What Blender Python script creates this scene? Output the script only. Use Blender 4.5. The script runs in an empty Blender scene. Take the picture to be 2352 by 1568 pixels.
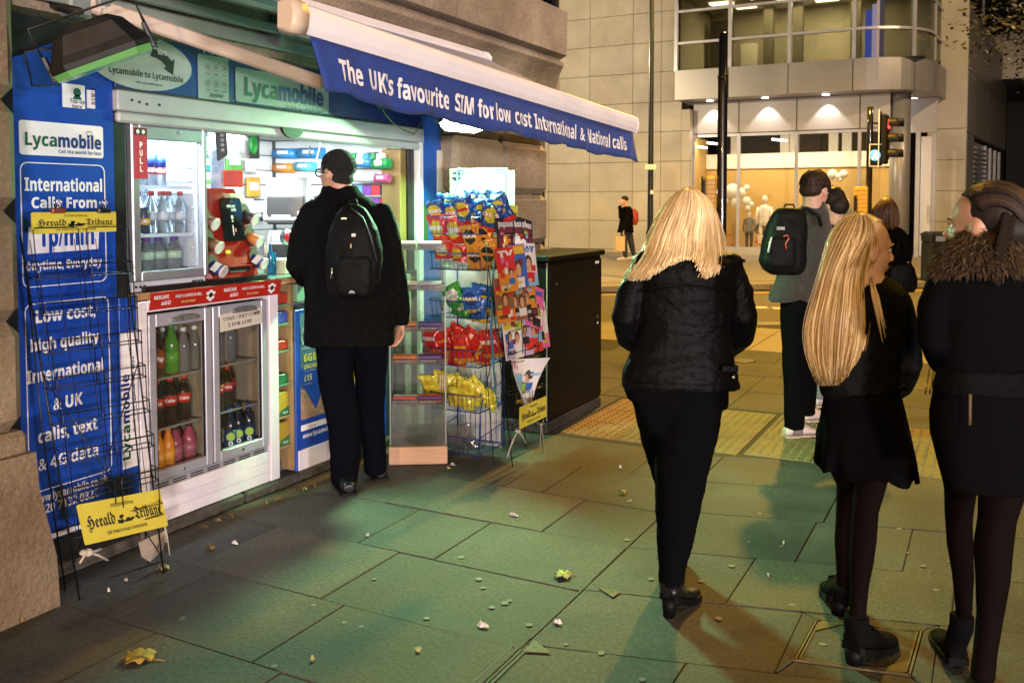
import bpy, bmesh, math, random
import numpy as np
from mathutils import Vector, noise, Matrix
random.seed(7)
SC = bpy.context.scene
COL = SC.collection
PI = math.pi
# ------------------------------------------------------------------ camera
YAW, PITCH, HC = math.radians(27.77), math.radians(2.65), 1.55
F0 = Vector((-math.sin(YAW), math.cos(YAW), 0)); R0 = Vector((math.cos(YAW), math.sin(YAW), 0)); Z0 = Vector((0, 0, 1))
FW = F0*math.cos(PITCH)-Z0*math.sin(PITCH); UP = Z0*math.cos(PITCH)+F0*math.sin(PITCH)
CAM = Vector((0, 0, HC))
cd = bpy.data.cameras.new('camera'); cam = bpy.data.objects.new('camera', cd); COL.objects.link(cam)
cd.sensor_width = 36; cd.lens = 32.0; cd.shift_y = -0.094; cd.clip_start = .05; cd.clip_end = 400
cam.matrix_world = Matrix((( R0.x, UP.x, -FW.x, 0), (R0.y, UP.y, -FW.y, 0), (R0.z, UP.z, -FW.z, HC), (0, 0, 0, 1)))
cd.dof.use_dof = True; cd.dof.focus_distance = 4.3; cd.dof.aperture_fstop = 6.5
SC.camera = cam
# ------------------------------------------------------------------ night sky and exposure
w = bpy.data.worlds.new('World'); SC.world = w; w.use_nodes = True
bg = w.node_tree.nodes['Background']; bg.inputs[0].default_value = (.9, .55, .3, 1); bg.inputs[1].default_value = .005
SC.view_settings.view_transform = 'Standard'; SC.view_settings.look = 'None'
SC.view_settings.exposure = 0; SC.view_settings.gamma = 1; SC.view_settings.use_curve_mapping = False
SC.render.engine = 'CYCLES'
SC.cycles.use_denoising = True; SC.cycles.max_bounces = 7; SC.cycles.transparent_max_bounces = 24
SC.cycles.diffuse_bounces = 3; SC.cycles.glossy_bounces = 3; SC.cycles.transmission_bounces = 4
SC.cycles.sample_clamp_indirect = 4; SC.cycles.caustics_reflective = False; SC.cycles.caustics_refractive = False
# ------------------------------------------------------------------ lamps of the street and the shop
SODIUM = (1, .56, .07)
def lamp(name, kind, loc, power, color, target=None, size=.2, size_y=None, spot=None, blend=.6):
    d = bpy.data.lights.new(name, kind); o = bpy.data.objects.new(name, d); COL.objects.link(o)
    o.location = loc; d.energy = power; d.color = color
    if kind == 'AREA':
        d.size = size
        if size_y: d.shape = 'RECTANGLE'; d.size_y = size_y
    else: d.shadow_soft_size = size
    if spot: d.spot_size = math.radians(spot); d.spot_blend = blend
    if target is not None:
        o.rotation_euler = (Vector(target)-Vector(loc)).to_track_quat('-Z', 'Y').to_euler()
    return o
lamp('street_light', 'SPOT', (5.2, -2.6, 8), 330, SODIUM, (.5, 4, 0), .12, spot=125)
lamp('street_light', 'SPOT', (1.6, -8.6, 3.3), 2700, (1, .64, .34), (-1, 4, 1.2), .18, spot=60)       # low lantern up the street, behind         # behind the photographer
lamp('street_light', 'SPOT', (6.5, 9.5, 8), 1250, SODIUM, (1, 9, 0), .15, spot=140)            # right, over the near kerb
lamp('low_unseen_light', 'AREA', (9.5, -3.2, 1.15), 1050, (1, .86, .88), (-3, 3.5, 1.4), 1.2, .7)
lamp('low_unseen_light', 'AREA', (7.2, -8.2, 1.3), 1350, (1, .88, .88), (-2, 3.4, 1.4), 1.2, .8)     # unseen light added to brighten the long haired woman's cheek      # lamp above: lit shop fronts across the street
lamp('street_light', 'SPOT', (-3.0, 15.5, 8.5), 8800, SODIUM, (-4, 15.5, 0), .2, spot=150)       # over the crossing street
lamp('street_light', 'SPOT', (-13.0, 16.5, 5.5), 4300, (1, .80, .50), (-9, 25, 1), .2, spot=150)
lamp('street_light', 'SPOT', (3.5, 21.5, 8.5), 2600, (1, .70, .38), (-2, 26, 1), .2, spot=140)
lamp('street_light', 'SPOT', (1.5, 9.0, 7.0), 800, (1, .80, .74), (-4.2, 6.4, 3.2), .3, spot=60)    # on the cornice of the corner building
# ------------------------------------------------------------------ pixel (photograph, 2352 px wide) to a point on a plane of the place
FV, CXV, CYV, SHV = 2090.5, 1176.0, 784.0, 221.0
def ray(x, y): return FW*FV+R0*(x-CXV)+UP*(CYV-y-SHV)
def on(x, y, ax, val):
    d = ray(x, y); return CAM+d*((val-CAM[ax])/d[ax])
def G(x, y, z=0): return on(x, y, 2, z)
def WX(x, y, X): return on(x, y, 0, X)
def WY(x, y, Y): return on(x, y, 1, Y)
def WD(x, y, d):
    rr = ray(x, y); return CAM+rr*(d/rr.dot(F0))
def LD(lat, dep, z=0): return R0*lat+F0*dep+Z0*z
# ------------------------------------------------------------------ mesh helpers
class MB:
    def __init__(s): s.v, s.f, s.m, s.s, s.cur, s.sm = [], [], [], [], 0, False
    def add(s, vs, fs, sm=None):
        o = len(s.v); s.v += [Vector(v) for v in vs]
        for f in fs: s.f.append([i+o for i in f]); s.m.append(s.cur); s.s.append(s.sm if sm is None else sm)
        return s
    def obox(s, c, ax, ay, az, b=0):
        c, ax, ay, az = Vector(c), Vector(ax), Vector(ay), Vector(az)
        if b <= 0:
            vs = [c+ax*i+ay*j+az*k for i in (-1, 1) for j in (-1, 1) for k in (-1, 1)]
            return s.add(vs, [(0, 1, 3, 2), (4, 6, 7, 5), (0, 4, 5, 1), (2, 3, 7, 6), (0, 2, 6, 4), (1, 5, 7, 3)])
        A = (ax, ay, az); L = [a.length for a in A]; b = min(b, *[l*.49 for l in L]); idx = {}; vs = []
        for i in (-1, 1):
            for j in (-1, 1):
                for k in (-1, 1):
                    sg = (i, j, k)
                    for fa in range(3):
                        p = c.copy()
                        for q in range(3): p += A[q]*sg[q]*(1 if q == fa else (1-b/L[q]))
                        idx[(sg, fa)] = len(vs); vs.append(p)
        fs = []
        for fa in range(3):
            o1, o2 = [q for q in range(3) if q != fa]
            for d in (-1, 1):
                q = []
                for (u, w_) in ((-1, -1), (1, -1), (1, 1), (-1, 1)):
                    sg = [0, 0, 0]; sg[fa] = d; sg[o1] = u; sg[o2] = w_; q.append(idx[(tuple(sg), fa)])
                fs.append(q)
        for e in range(3):
            o1, o2 = [q for q in range(3) if q != e]
            for u in (-1, 1):
                for w_ in (-1, 1):
                    a = [0, 0, 0]; a[o1] = u; a[o2] = w_; a[e] = -1; bb = list(a); bb[e] = 1
                    fs.append([idx[(tuple(a), o1)], idx[(tuple(bb), o1)], idx[(tuple(bb), o2)], idx[(tuple(a), o2)]])
        for i in (-1, 1):
            for j in (-1, 1):
                for k in (-1, 1): fs.append([idx[((i, j, k), q)] for q in range(3)])
        return s.add(vs, fs)
    def box(s, x0, y0, z0, x1, y1, z1, b=0):
        return s.obox(((x0+x1)/2, (y0+y1)/2, (z0+z1)/2), (abs(x1-x0)/2, 0, 0), (0, abs(y1-y0)/2, 0), (0, 0, abs(z1-z0)/2), b)
    def loft(s, rings, cap=True, closed=True, sm=True):
        n = len(rings[0]); vs = [p for r in rings for p in r]; fs = []
        for i in range(len(rings)-1):
            for j in range(n if closed else n-1):
                k = (j+1) % n; fs.append((i*n+j, i*n+k, (i+1)*n+k, (i+1)*n+j))
        s.add(vs, fs, sm)
        if cap and closed:
            o = len(s.v)-len(vs)
            s.f.append([o+j for j in range(n)][::-1]); s.m.append(s.cur); s.s.append(False)
            s.f.append([o+(len(rings)-1)*n+j for j in range(n)]); s.m.append(s.cur); s.s.append(False)
        return s
    def tube(s, pts, r, n=6, cap=True, sm=True, flat=1.0, side=None):
        pts = [Vector(p) for p in pts]; rings = []; prev = Vector(side) if side is not None else None
        rr = r if isinstance(r, (list, tuple)) else [r]*len(pts)
        for i, p in enumerate(pts):
            t = (pts[min(i+1, len(pts)-1)]-pts[max(i-1, 0)]).normalized()
            if prev is None: prev = Vector((0, 0, 1)) if abs(t.z) < .9 else Vector((1, 0, 0))
            u = prev-t*prev.dot(t)
            if u.length < 1e-5: u = t.orthogonal()
            u.normalize(); v = t.cross(u); prev = u
            rings.append([p+u*(math.cos(2*PI*k/n)*rr[i])+v*(math.sin(2*PI*k/n)*rr[i]*flat) for k in range(n)])
        return s.loft(rings, cap, True, sm)
    def cyl(s, p0, p1, r0, r1=None, n=14, sm=True): return s.tube([p0, p1], [r0, r0 if r1 is None else r1], n, True, sm)
    def lathe(s, prof, c, ax=(0, 0, 1), n=14, sm=True):
        c = Vector(c); ax = Vector(ax).normalized(); u = ax.orthogonal().normalized(); v = ax.cross(u)
        return s.loft([[c+ax*h+u*(math.cos(2*PI*k/n)*max(r, 1e-4))+v*(math.sin(2*PI*k/n)*max(r, 1e-4)) for k in range(n)] for r, h in prof], True, True, sm)
    def ell(s, c, rx, ry=None, rz=None, n=12, m=8, basis=None):
        ry = rx if ry is None else ry; rz = rx if rz is None else rz; c = Vector(c)
        bx, by, bz = basis if basis else (Vector((1, 0, 0)), Vector((0, 1, 0)), Vector((0, 0, 1)))
        rings = []
        for i in range(m+1):
            a = -PI/2+PI*i/m; ca = max(math.cos(a), 1e-3)
            rings.append([c+bx*(rx*ca*math.cos(2*PI*k/n))+by*(ry*ca*math.sin(2*PI*k/n))+bz*(rz*math.sin(a)) for k in range(n)])
        return s.loft(rings, True, True, True)
    def quad(s, a, b, c, d): return s.add([a, b, c, d], [(0, 1, 2, 3)])
    def plate(s, o, rt, up, pts, t):
        """polygon pts (2D) in the plane o + rt*x + up*y, thickness t towards rt x up"""
        o, rt, up = Vector(o), Vector(rt).normalized(), Vector(up).normalized(); nn = rt.cross(up); n = len(pts)
        a = [o+rt*p[0]+up*p[1] for p in pts]; b = [p+nn*t for p in a]
        fs = [list(range(n))[::-1], [n+i for i in range(n)]]+[(i, (i+1) % n, n+(i+1) % n, n+i) for i in range(n)]
        return s.add(a+b, fs)
def rrect(x0, y0, x1, y1, r, n=4):
    p = []
    for cx, cy, a0 in ((x1-r, y0+r, -PI/2), (x1-r, y1-r, 0), (x0+r, y1-r, PI/2), (x0+r, y0+r, PI)):
        p += [(cx+r*math.cos(a0+PI/2*i/n), cy+r*math.sin(a0+PI/2*i/n)) for i in range(n+1)]
    return p
def ellp(cx, cy, rx, ry, n=24): return [(cx+rx*math.cos(2*PI*i/n), cy+ry*math.sin(2*PI*i/n)) for i in range(n)]
WL = {}
def wl(o): return WL.get(o.name, Vector((0, 0, 0)))
def tag(o, label=None, cat=None, group=None, kind=None):
    if label: o['label'] = label
    if cat: o['category'] = cat
    if group: o['group'] = group
    if kind: o['kind'] = kind
    return o
def thing(name, label, cat, loc, group=None):
    o = bpy.data.objects.new(name, None); COL.objects.link(o); o.location = loc; o.empty_display_size = .1; WL[o.name] = Vector(loc)
    return tag(o, label, cat, group)
def mesh_from(mb, mats, off, name='mesh'):
    me = bpy.data.meshes.new(name); me.from_pydata([v-off for v in mb.v], [], mb.f)
    for m in (mats if isinstance(mats, (list, tuple)) else [mats]): me.materials.append(m)
    me.polygons.foreach_set('material_index', mb.m); me.polygons.foreach_set('use_smooth', mb.s)
    me.update()
    bm = bmesh.new(); bm.from_mesh(me); bmesh.ops.recalc_face_normals(bm, faces=bm.faces); bm.to_mesh(me); bm.free()
    return me
def part(name, mb, mats, parent=None, label=None, loc=None, kind=None):
    """one mesh object; vertices are given in world coordinates"""
    if loc is None:
        if mb.v:
            a = np.array(mb.v); loc = Vector(((a[:, 0].min()+a[:, 0].max())/2, (a[:, 1].min()+a[:, 1].max())/2, a[:, 2].min()))
        else: loc = Vector((0, 0, 0))
    loc = Vector(loc); me = mesh_from(mb, mats, loc, name)
    o = bpy.data.objects.new(name, me); COL.objects.link(o); WL[o.name] = loc
    if parent is not None: o.parent = parent; o.location = loc-wl(parent)
    else: o.location = loc
    return tag(o, label, kind=kind)
def single(name, mb, mats, label, cat, group=None, kind=None): return tag(part(name, mb, mats), label, cat, group, kind)
def dup(root, loc=None, rotz=None, label=None, group=None):
    r = root.copy(); COL.objects.link(r)
    if loc is not None: r.location = loc; WL[r.name] = Vector(loc)
    if rotz is not None: r.rotation_euler = (0, 0, rotz)
    if label: r['label'] = label
    if group: r['group'] = group
    for ch in list(root.children):
        c = ch.copy(); COL.objects.link(c); c.parent = r
        for g in list(ch.children):
            d = g.copy(); COL.objects.link(d); d.parent = c
    return r
TMP = bpy.data.scenes.new('work')
def evaluate(o):
    TMP.collection.objects.link(o)
    vl = TMP.view_layers[0]; vl.update(); dg = vl.depsgraph
    me = bpy.data.meshes.new_from_object(o.evaluated_get(dg)); TMP.collection.objects.unlink(o)
    return me
def _map(s, up, lo, dg):
    r = ''
    for ch in s:
        if 'A' <= ch <= 'Z': r += chr(up+ord(ch)-65)
        elif 'a' <= ch <= 'z': r += chr(lo+ord(ch)-97)
        elif '0' <= ch <= '9' and dg: r += chr(dg+ord(ch)-48)
        else: r += ch
    return r
STY = {'b': (0x1D5D4, 0x1D5EE, 0x1D7EC), 'f': (0x1D56C, 0x1D586, 0), 's': (0x1D400, 0x1D41A, 0x1D7CE)}
TXC = {}
def glyphs(s, style, bold):
    k = (s, style, bold)
    if k not in TXC:
        c = bpy.data.curves.new('lettering', 'FONT'); c.body = _map(s, *STY[style]) if style in STY else s
        c.size = 1; c.resolution_u = 2; c.offset = bold
        o = bpy.data.objects.new('lettering', c); me = evaluate(o)
        n = len(me.vertices); co = np.zeros(n*3); me.vertices.foreach_get('co', co); co = co.reshape(-1, 3)
        TXC[k] = (co[:, :2].copy(), [tuple(p.vertices) for p in me.polygons])
        bpy.data.objects.remove(o); bpy.data.curves.remove(c); bpy.data.meshes.remove(me)
    return TXC[k]
def text(s, mat, parent, o, rt, up, h, w=None, style='b', align='L', bold=0.0, curve=None, name='lettering', lift=.0012):
    """lettering with cap height h (and total width w) whose baseline starts at o; curve(x, y) -> offset along the normal"""
    co, fs = glyphs(s, style, bold)
    if len(co) == 0: return None
    o, rt, up = Vector(o), Vector(rt).normalized(), Vector(up).normalized(); nn = rt.cross(up)
    x0, x1 = co[:, 0].min(), co[:, 0].max(); sy = h/.70; sx = sy if w is None else w/(x1-x0)
    W = (x1-x0)*sx; dx = {'L': 0, 'C': -W/2, 'R': -W}[align]
    mb = MB(); vs = []
    for x, y in co:
        X, Y = (x-x0)*sx+dx, y*sy
        vs.append(o+rt*X+up*Y+nn*(lift+(curve(X, Y) if curve else 0)))
    mb.add(vs, fs)
    return part(name, mb, mat, parent)
def fused(mb, voxel, smooth=4, noise_fn=None):
    """one continuous surface out of overlapping shapes"""
    me = mesh_from(mb, [], Vector((0, 0, 0)), 'body'); o = bpy.data.objects.new('body', me)
    r = o.modifiers.new('r', 'REMESH'); r.mode = 'VOXEL'; r.voxel_size = voxel
    s_ = o.modifiers.new('s', 'SMOOTH'); s_.factor = .5; s_.iterations = smooth
    em = evaluate(o); n = len(em.vertices); co = np.zeros(n*3); em.vertices.foreach_get('co', co); co = co.reshape(-1, 3)
    if noise_fn:
        no = np.zeros(n*3); em.vertices.foreach_get('normal', no); no = no.reshape(-1, 3)
        d = np.array([noise_fn(Vector(p)) for p in co]); co = co+no*d[:, None]
    out = MB(); out.v = [Vector(p) for p in co]; out.f = [list(p.vertices) for p in em.polygons]
    out.m = [0]*len(out.f); out.s = [True]*len(out.f)
    bpy.data.objects.remove(o); bpy.data.meshes.remove(me); bpy.data.meshes.remove(em)
    return out
# ------------------------------------------------------------------ materials
MT = {}
def mat(name, col, rough=.6, metal=0, var=0, scale=8, bump=0, bscale=40, stretch=(1, 1, 1), spec=.5, col2=None, coat=0, trans=0, emit=None, es=0, thr=None, detail=4, sheen=0, speck=0):
    if name in MT: return MT[name]
    m = bpy.data.materials.new(name); m.use_nodes = True; nt = m.node_tree; b = nt.nodes['Principled BSDF']; L = nt.links
    I = b.inputs
    I['Base Color'].default_value = (*col, 1); I['Roughness'].default_value = rough; I['Metallic'].default_value = metal
    I['Specular IOR Level'].default_value = spec; I['Coat Weight'].default_value = coat; I['Transmission Weight'].default_value = trans
    I['Sheen Weight'].default_value = sheen
    if emit: I['Emission Color'].default_value = (*emit, 1); I['Emission Strength'].default_value = es
    if var or bump or col2:
        tc = nt.nodes.new('ShaderNodeTexCoord'); mp = nt.nodes.new('ShaderNodeMapping'); mp.inputs['Scale'].default_value = stretch
        geo = nt.nodes.new('ShaderNodeNewGeometry'); L.new(geo.outputs['Position'], mp.inputs[0])
        if var or col2:
            nz = nt.nodes.new('ShaderNodeTexNoise'); nz.inputs['Scale'].default_value = scale; nz.inputs['Detail'].default_value = detail; L.new(mp.outputs[0], nz.inputs['Vector'])
            cr = nt.nodes.new('ShaderNodeValToRGB'); e = cr.color_ramp.elements
            lo = thr[0] if thr else .3; hi = thr[1] if thr else .7
            e[0].position = lo; e[1].position = hi
            c2 = col2 if col2 else tuple(min(1, c*(1+var)) for c in col); c1 = col if col2 else tuple(c*(1-var) for c in col)
            e[0].color = (*c1, 1); e[1].color = (*c2, 1)
            L.new(nz.outputs[0], cr.inputs[0]); last = cr.outputs[0]
            if speck:      # grit and blotchy stains on top of the slow colour change
                for sc_, lo_, hi_, dep_ in ((260, .36, .62, speck), (62, .40, .66, speck*.7), (1.1, .38, .62, speck*.8)):
                    n3 = nt.nodes.new('ShaderNodeTexNoise'); n3.inputs['Scale'].default_value = sc_; n3.inputs['Detail'].default_value = 6; L.new(geo.outputs['Position'], n3.inputs['Vector'])
                    m3 = nt.nodes.new('ShaderNodeMapRange'); m3.inputs[1].default_value = lo_; m3.inputs[2].default_value = hi_; m3.inputs[3].default_value = 1-dep_; m3.inputs[4].default_value = 1+dep_*.6; L.new(n3.outputs[0], m3.inputs[0])
                    vm = nt.nodes.new('ShaderNodeVectorMath'); vm.operation = 'SCALE'; L.new(last, vm.inputs[0]); L.new(m3.outputs[0], vm.inputs['Scale']); last = vm.outputs[0]
            L.new(last, I['Base Color'])
            mr = nt.nodes.new('ShaderNodeMapRange'); mr.inputs[3].default_value = rough*.82; mr.inputs[4].default_value = min(1, rough*1.18)
            L.new(nz.outputs[0], mr.inputs[0]); L.new(mr.outputs[0], I['Roughness'])
        if bump:
            n2 = nt.nodes.new('ShaderNodeTexNoise'); n2.inputs['Scale'].default_value = bscale; n2.inputs['Detail'].default_value = 5; L.new(mp.outputs[0], n2.inputs['Vector'])
            bp = nt.nodes.new('ShaderNodeBump'); bp.inputs['Strength'].default_value = bump; bp.inputs['Distance'].default_value = .02
            L.new(n2.outputs[0], bp.inputs['Height']); L.new(bp.outputs[0], I['Normal'])
    MT[name] = m; return m
def clear(name, tint=(1, 1, 1), gloss=.08, rough=.03, dirt=0, dcol=(.5, .5, .5)):
    """thin glass or acrylic: see-through with a fixed share of mirror reflection"""
    if name in MT: return MT[name]
    m = bpy.data.materials.new(name); m.use_nodes = True; nt = m.node_tree; L = nt.links
    nt.nodes.remove(nt.nodes['Principled BSDF']); out = nt.nodes['Material Output']
    tr = nt.nodes.new('ShaderNodeBsdfTransparent'); tr.inputs[0].default_value = (*tint, 1)
    gl = nt.nodes.new('ShaderNodeBsdfGlossy'); gl.inputs['Roughness'].default_value = rough
    mx = nt.nodes.new('ShaderNodeMixShader'); mx.inputs[0].default_value = gloss
    L.new(tr.outputs[0], mx.inputs[1]); L.new(gl.outputs[0], mx.inputs[2]); last = mx
    if dirt:
        df = nt.nodes.new('ShaderNodeBsdfDiffuse'); df.inputs[0].default_value = (*dcol, 1)
        nz = nt.nodes.new('ShaderNodeTexNoise'); nz.inputs['Scale'].default_value = 5; nz.inputs['Detail'].default_value = 6
        mr = nt.nodes.new('ShaderNodeMapRange'); mr.inputs[1].default_value = .35; mr.inputs[2].default_value = .75; mr.inputs[4].default_value = dirt
        geo = nt.nodes.new('ShaderNodeNewGeometry'); L.new(geo.outputs['Position'], nz.inputs['Vector']); L.new(nz.outputs[0], mr.inputs[0])
        m2 = nt.nodes.new('ShaderNodeMixShader'); L.new(mr.outputs[0], m2.inputs[0]); L.new(mx.outputs[0], m2.inputs[1]); L.new(df.outputs[0], m2.inputs[2]); last = m2
    L.new(last.outputs[0], out.inputs[0]); MT[name] = m; return m
def glow(name, col, s): return mat(name, (.0, .0, .0), .5, emit=col, es=s)
white = mat('white_paint', (.76, .76, .78), .45, var=.06, scale=6)
black = mat('black_metal', (.012, .012, .013), .38, var=.3, scale=12)
blackpl = mat('black_plastic', (.009, .009, .0095), .45, spec=.2)
blue = mat('sign_blue', (.005, .042, .30), .38, col2=(.010, .068, .42), scale=5, detail=10, coat=.1, bump=.04, bscale=3)
prnt = mat('print_white', (.80, .78, .80), .45, var=.05, scale=9)
chrome = mat('bright_metal', (.6, .6, .6), .25, metal=1, var=.1)
grey = mat('grey_metal', (.26, .26, .29), .42, metal=.4, var=.1, scale=5)
silver = mat('silver_frame', (.42, .42, .48), .36, metal=.35, var=.08, scale=4)
wood = mat('bare_wood', (.42, .24, .11), .55, var=.25, scale=6, stretch=(1, 1, 9))
yel = mat('sign_yellow', (.58, .50, .06), .42, var=.06)
ink = mat('ink_black', (.01, .01, .012), .6)
lyg = mat('print_green', (.004, .085, .045), .5)
lyb = mat('print_navy', (.006, .02, .15), .5)
glass = clear('clear_glass', (1, 1, 1), .06)
acrylic = clear('clear_acrylic', (.96, .97, .96), .10, .05, dirt=.10, dcol=(.55, .55, .55))
RY, RZ = Vector((0, 1, 0)), Vector((0, 0, 1))      # reading direction and up on the shop front
# ================================================================== GROUND
slabm = mat('york_stone', (0.0441, 0.0410, 0.0347), .8, col2=(0.1071, 0.0976, 0.0819), scale=2.3, bump=.26, bscale=46, detail=9, speck=.36)
slabm2 = mat('york_stone_dark', (0.0365, 0.0340, 0.0297), .78, col2=(0.0895, 0.0819, 0.0680), scale=3.1, bump=.26, bscale=46, detail=9, speck=.36)
slabm3 = mat('york_stone_warm', (0.0725, 0.0630, 0.0491), .8, col2=(0.1165, 0.1021, 0.0806), scale=2.0, bump=.26, bscale=46, detail=9, speck=.36)
joint = mat('joint_grit', (.028, .025, .021), .9, var=.4, scale=60)
asphalt = mat('asphalt', (.105, .092, .07), .7, var=.35, scale=30, bump=.5, bscale=220)
paleslab = mat('far_paving', (.20, .175, .14), .6, var=.14, scale=1.3, bump=.1, bscale=14)
kerbm = mat('granite_kerb', (.20, .18, .16), .6, var=.2, scale=20)
yline = mat('yellow_line', (.42, .27, .03), .6, var=.2, scale=20)
wline = mat('road_white', (.55, .5, .42), .6, var=.2, scale=20)
def sheet(poly, z, m, name, kind='structure', parent=None, t=.0):
    mb = MB(); mb.add([Vector((p[0], p[1], z)) for p in poly], [tuple(range(len(poly)))]); return part(name, mb, m, parent, kind=kind)
# the base under everything; the near pavement lies 0.12 m above the road
K0, K1 = LD(-14, 11.83), LD(14, 11.83)          # near kerb line
Fk0, Fk1 = LD(-12, 15.1), LD(22, 19.9)          # far kerb line
road = sheet([(-60, -40), (60, -40), (60, 80), (-60, 80)], -.13, asphalt, 'road')
pav = MB(); nrm = -F0
poly = [LD(-30, 11.83), LD(30, 11.83), LD(30, -12), LD(-30, -12)]
pav.plate((0, 0, -.125), (1, 0, 0), (0, 1, 0), [(p.x, p.y) for p in poly], .119); pavement = part('pavement', pav, joint, kind='structure')
# slabs, course by course (Y of the joints, X of the cross joints), each a stone of its own
rows = [.2, .72, 1.22, 1.74, 2.25, 2.75, 3.29, 3.81, 4.33, 4.88, 5.47]
fixed = {4: [-3.38, -2.86, -2.18, -1.42], 5: [-3.38, -3.0, -2.30, -1.42], 6: [-3.38, -2.53, -2.12, -1.42], 7: [-3.38, -2.75, -1.85, -1.42], 8: [-3.38, -2.78, -2.1, -1.42]}
def slab(q, m, name='paving_slab', z=0.0, th=.012, gap=.0018):
    """q: four corners counter-clockwise"""
    c = sum((Vector(p) for p in q), Vector((0, 0)))/4
    def ins(d): return [Vector(p)+((c-Vector(p)).normalized()*d*1.4) for p in q]
    a, b = ins(gap), ins(gap+.003); dz = random.uniform(-.0022, .0022); tx, ty = random.uniform(-.003, .003), random.uniform(-.003, .003)
    H = lambda p: z+dz+(p.x-c.x)*tx+(p.y-c.y)*ty
    mb = MB(); vs = [Vector((p.x, p.y, z-th)) for p in a]+[Vector((p.x, p.y, H(p)-.004)) for p in a]+[Vector((p.x, p.y, H(p))) for p in b]
    fs = [(8, 9, 10, 11)]
    for i in range(4): j = (i+1) % 4; fs += [(i, j, 4+j, 4+i), (4+i, 4+j, 8+j, 8+i)]
    mb.add(vs, fs); return part(name, mb, m, pavement)
pick = lambda: random.choices([slabm, slabm2, slabm3], [5, 3, 2])[0]
V2 = lambda x, y: Vector((x, y))
for i in range(len(rows)-1):
    xs = fixed.get(i)
    if xs is None:
        xs = [-3.38]
        while xs[-1] < -2.1: xs.append(xs[-1]+random.uniform(.5, .85))
        if -1.42-xs[-1] < .3: xs[-1] = -1.42
        else: xs.append(-1.42)
    for a, b in zip(xs, xs[1:]): slab([V2(a, rows[i]), V2(b, rows[i]), V2(b, rows[i+1]), V2(a, rows[i+1])], pick())
# right of the long joint the courses run skew
sk = lambda x, y: V2(x, y+.25*(x+1.42))
rows2 = [1.35, 1.85, 2.33, 2.80, 3.31, 3.82, 4.38, 4.92, 5.50]
fix2 = {2: [-1.42, -.88, -.20, .4, 1.1], 3: [-1.42, -.6, -.14, .5, 1.2], 4: [-1.42, -.88, -.1, .55, 1.2], 5: [-1.42, -.72, -.30, .4, 1.1], 6: [-1.42, -.69, -.05, .6, 1.2]}
HATCH = (-.58, -.19)
for i in range(len(rows2)-1):
    xs = fix2.get(i, [-1.42, -.8+.2*(i % 2), -.15+.2*(i % 2), .5, 1.2])
    for a, b in zip(xs, xs[1:]):
        if i == 3 and abs(a+.6) < .01: continue
        y0, y1 = rows2[i], rows2[i+1]
        slab([sk(a, y0), sk(b, y0), sk(b, y1), sk(a, y1)], pick())
# beyond: larger courses up to the kerb, with tactile paving in a broad band
tactm = mat('tactile_buff', (.20, .145, .06), .8, var=.16, scale=9, bump=.2, bscale=50)
tactr = mat('tactile_red', (.20, .10, .05), .6, var=.18, scale=9, bump=.2, bscale=50)
def tactile(x0, y0, x1, y1, m, nd=7, shear=0.0):
    s_ = lambda x, y: V2(x, y+shear*(x+1.42))
    o = slab([s_(x0, y0), s_(x1, y0), s_(x1, y1), s_(x0, y1)], m, 'tactile_slab', .001)
    mb = MB()
    for i in range(nd):
        for j in range(nd):
            p = s_(x0+(x1-x0)*(i+.5)/nd, y0+(y1-y0)*(j+.5)/nd); n = 6; r = .0145
            A = [Vector((p.x+r*math.cos(2*PI*k/n), p.y+r*math.sin(2*PI*k/n), .0)) for k in range(n)]
            B = [Vector((p.x+r*.62*math.cos(2*PI*k/n), p.y+r*.62*math.sin(2*PI*k/n), .0075)) for k in range(n)]
            mb.add(A+B, [tuple(range(n, 2*n))]+[(k, (k+1) % n, n+(k+1) % n, n+k) for k in range(n)], True)
    q = part('studs', mb, m, o, kind='stuff'); return o
for iy in range(3):
    for ix in range(3): tactile(-2.56+ix*.4, 5.55+iy*.4, -2.16+ix*.4, 5.95+iy*.4, tactr if ix == 0 else tactm)
for iy in range(3):
    for ix in range(5): tactile(-1.33+ix*.4, 5.55+iy*.4+.05, -.93+ix*.4, 5.95+iy*.4+.05, tactm)
for y0, y1 in ((6.82, 7.5), (7.5, 8.2), (8.2, 8.9), (8.9, 9.6)):
    x = -3.4-random.uniform(0, .4)
    while x < 1.8:
        x2 = x+random.uniform(.75, 1.1)
        slab([V2(x, y0), V2(x2, y0), V2(x2, y1), V2(x, y1)], pick()); x = x2
for (x0, x1, y0, y1) in ((-3.38, -2.58, 5.55, 6.78), (.7, 1.6, 5.6, 6.8)):
    slab([V2(x0, y0), V2(x1, y0), V2(x1, y1), V2(x0, y1)], slabm)
near = mat('near_paving_far', (.24, .20, .13), .6, var=.12, scale=1.5, bump=.1, bscale=14)
edge_y = lambda x: (11.60-(-math.sin(YAW))*x)/math.cos(YAW)
mb = MB()
for i in range(13):
    x0, x1 = -6+i*.75, -6+(i+1)*.75
    y = 9.62
    while y < edge_y(x0)-.25:
        y2 = min(y+.6, edge_y((x0+x1)/2)-.05)
        if y2-y > .15: mb.box(x0+.005, y, -.02, x1-.005, y2-.01, -.001+random.uniform(0, .002), .004)
        y += .6
part('paving_slab', mb, near, pavement, kind='stuff')
for i in range(8):
    for j in range(2):
        c = LD(-3.0+i*.42+.2, 10.35+j*.42); mb = MB(); mb.obox((c.x, c.y, -.004), R0*.205, F0*.205, Z0*.012, .003); o = part('tactile_slab', mb, tactm, pavement)
        m2 = MB()
        for a in range(6):
            for b in range(6):
                p = c+R0*((a-2.5)*.066)+F0*((b-2.5)*.066); m2.lathe([(.014, .008), (.009, .0145)], (p.x, p.y, 0), n=5)
        part('studs', m2, tactm, o, kind='stuff')
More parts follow.
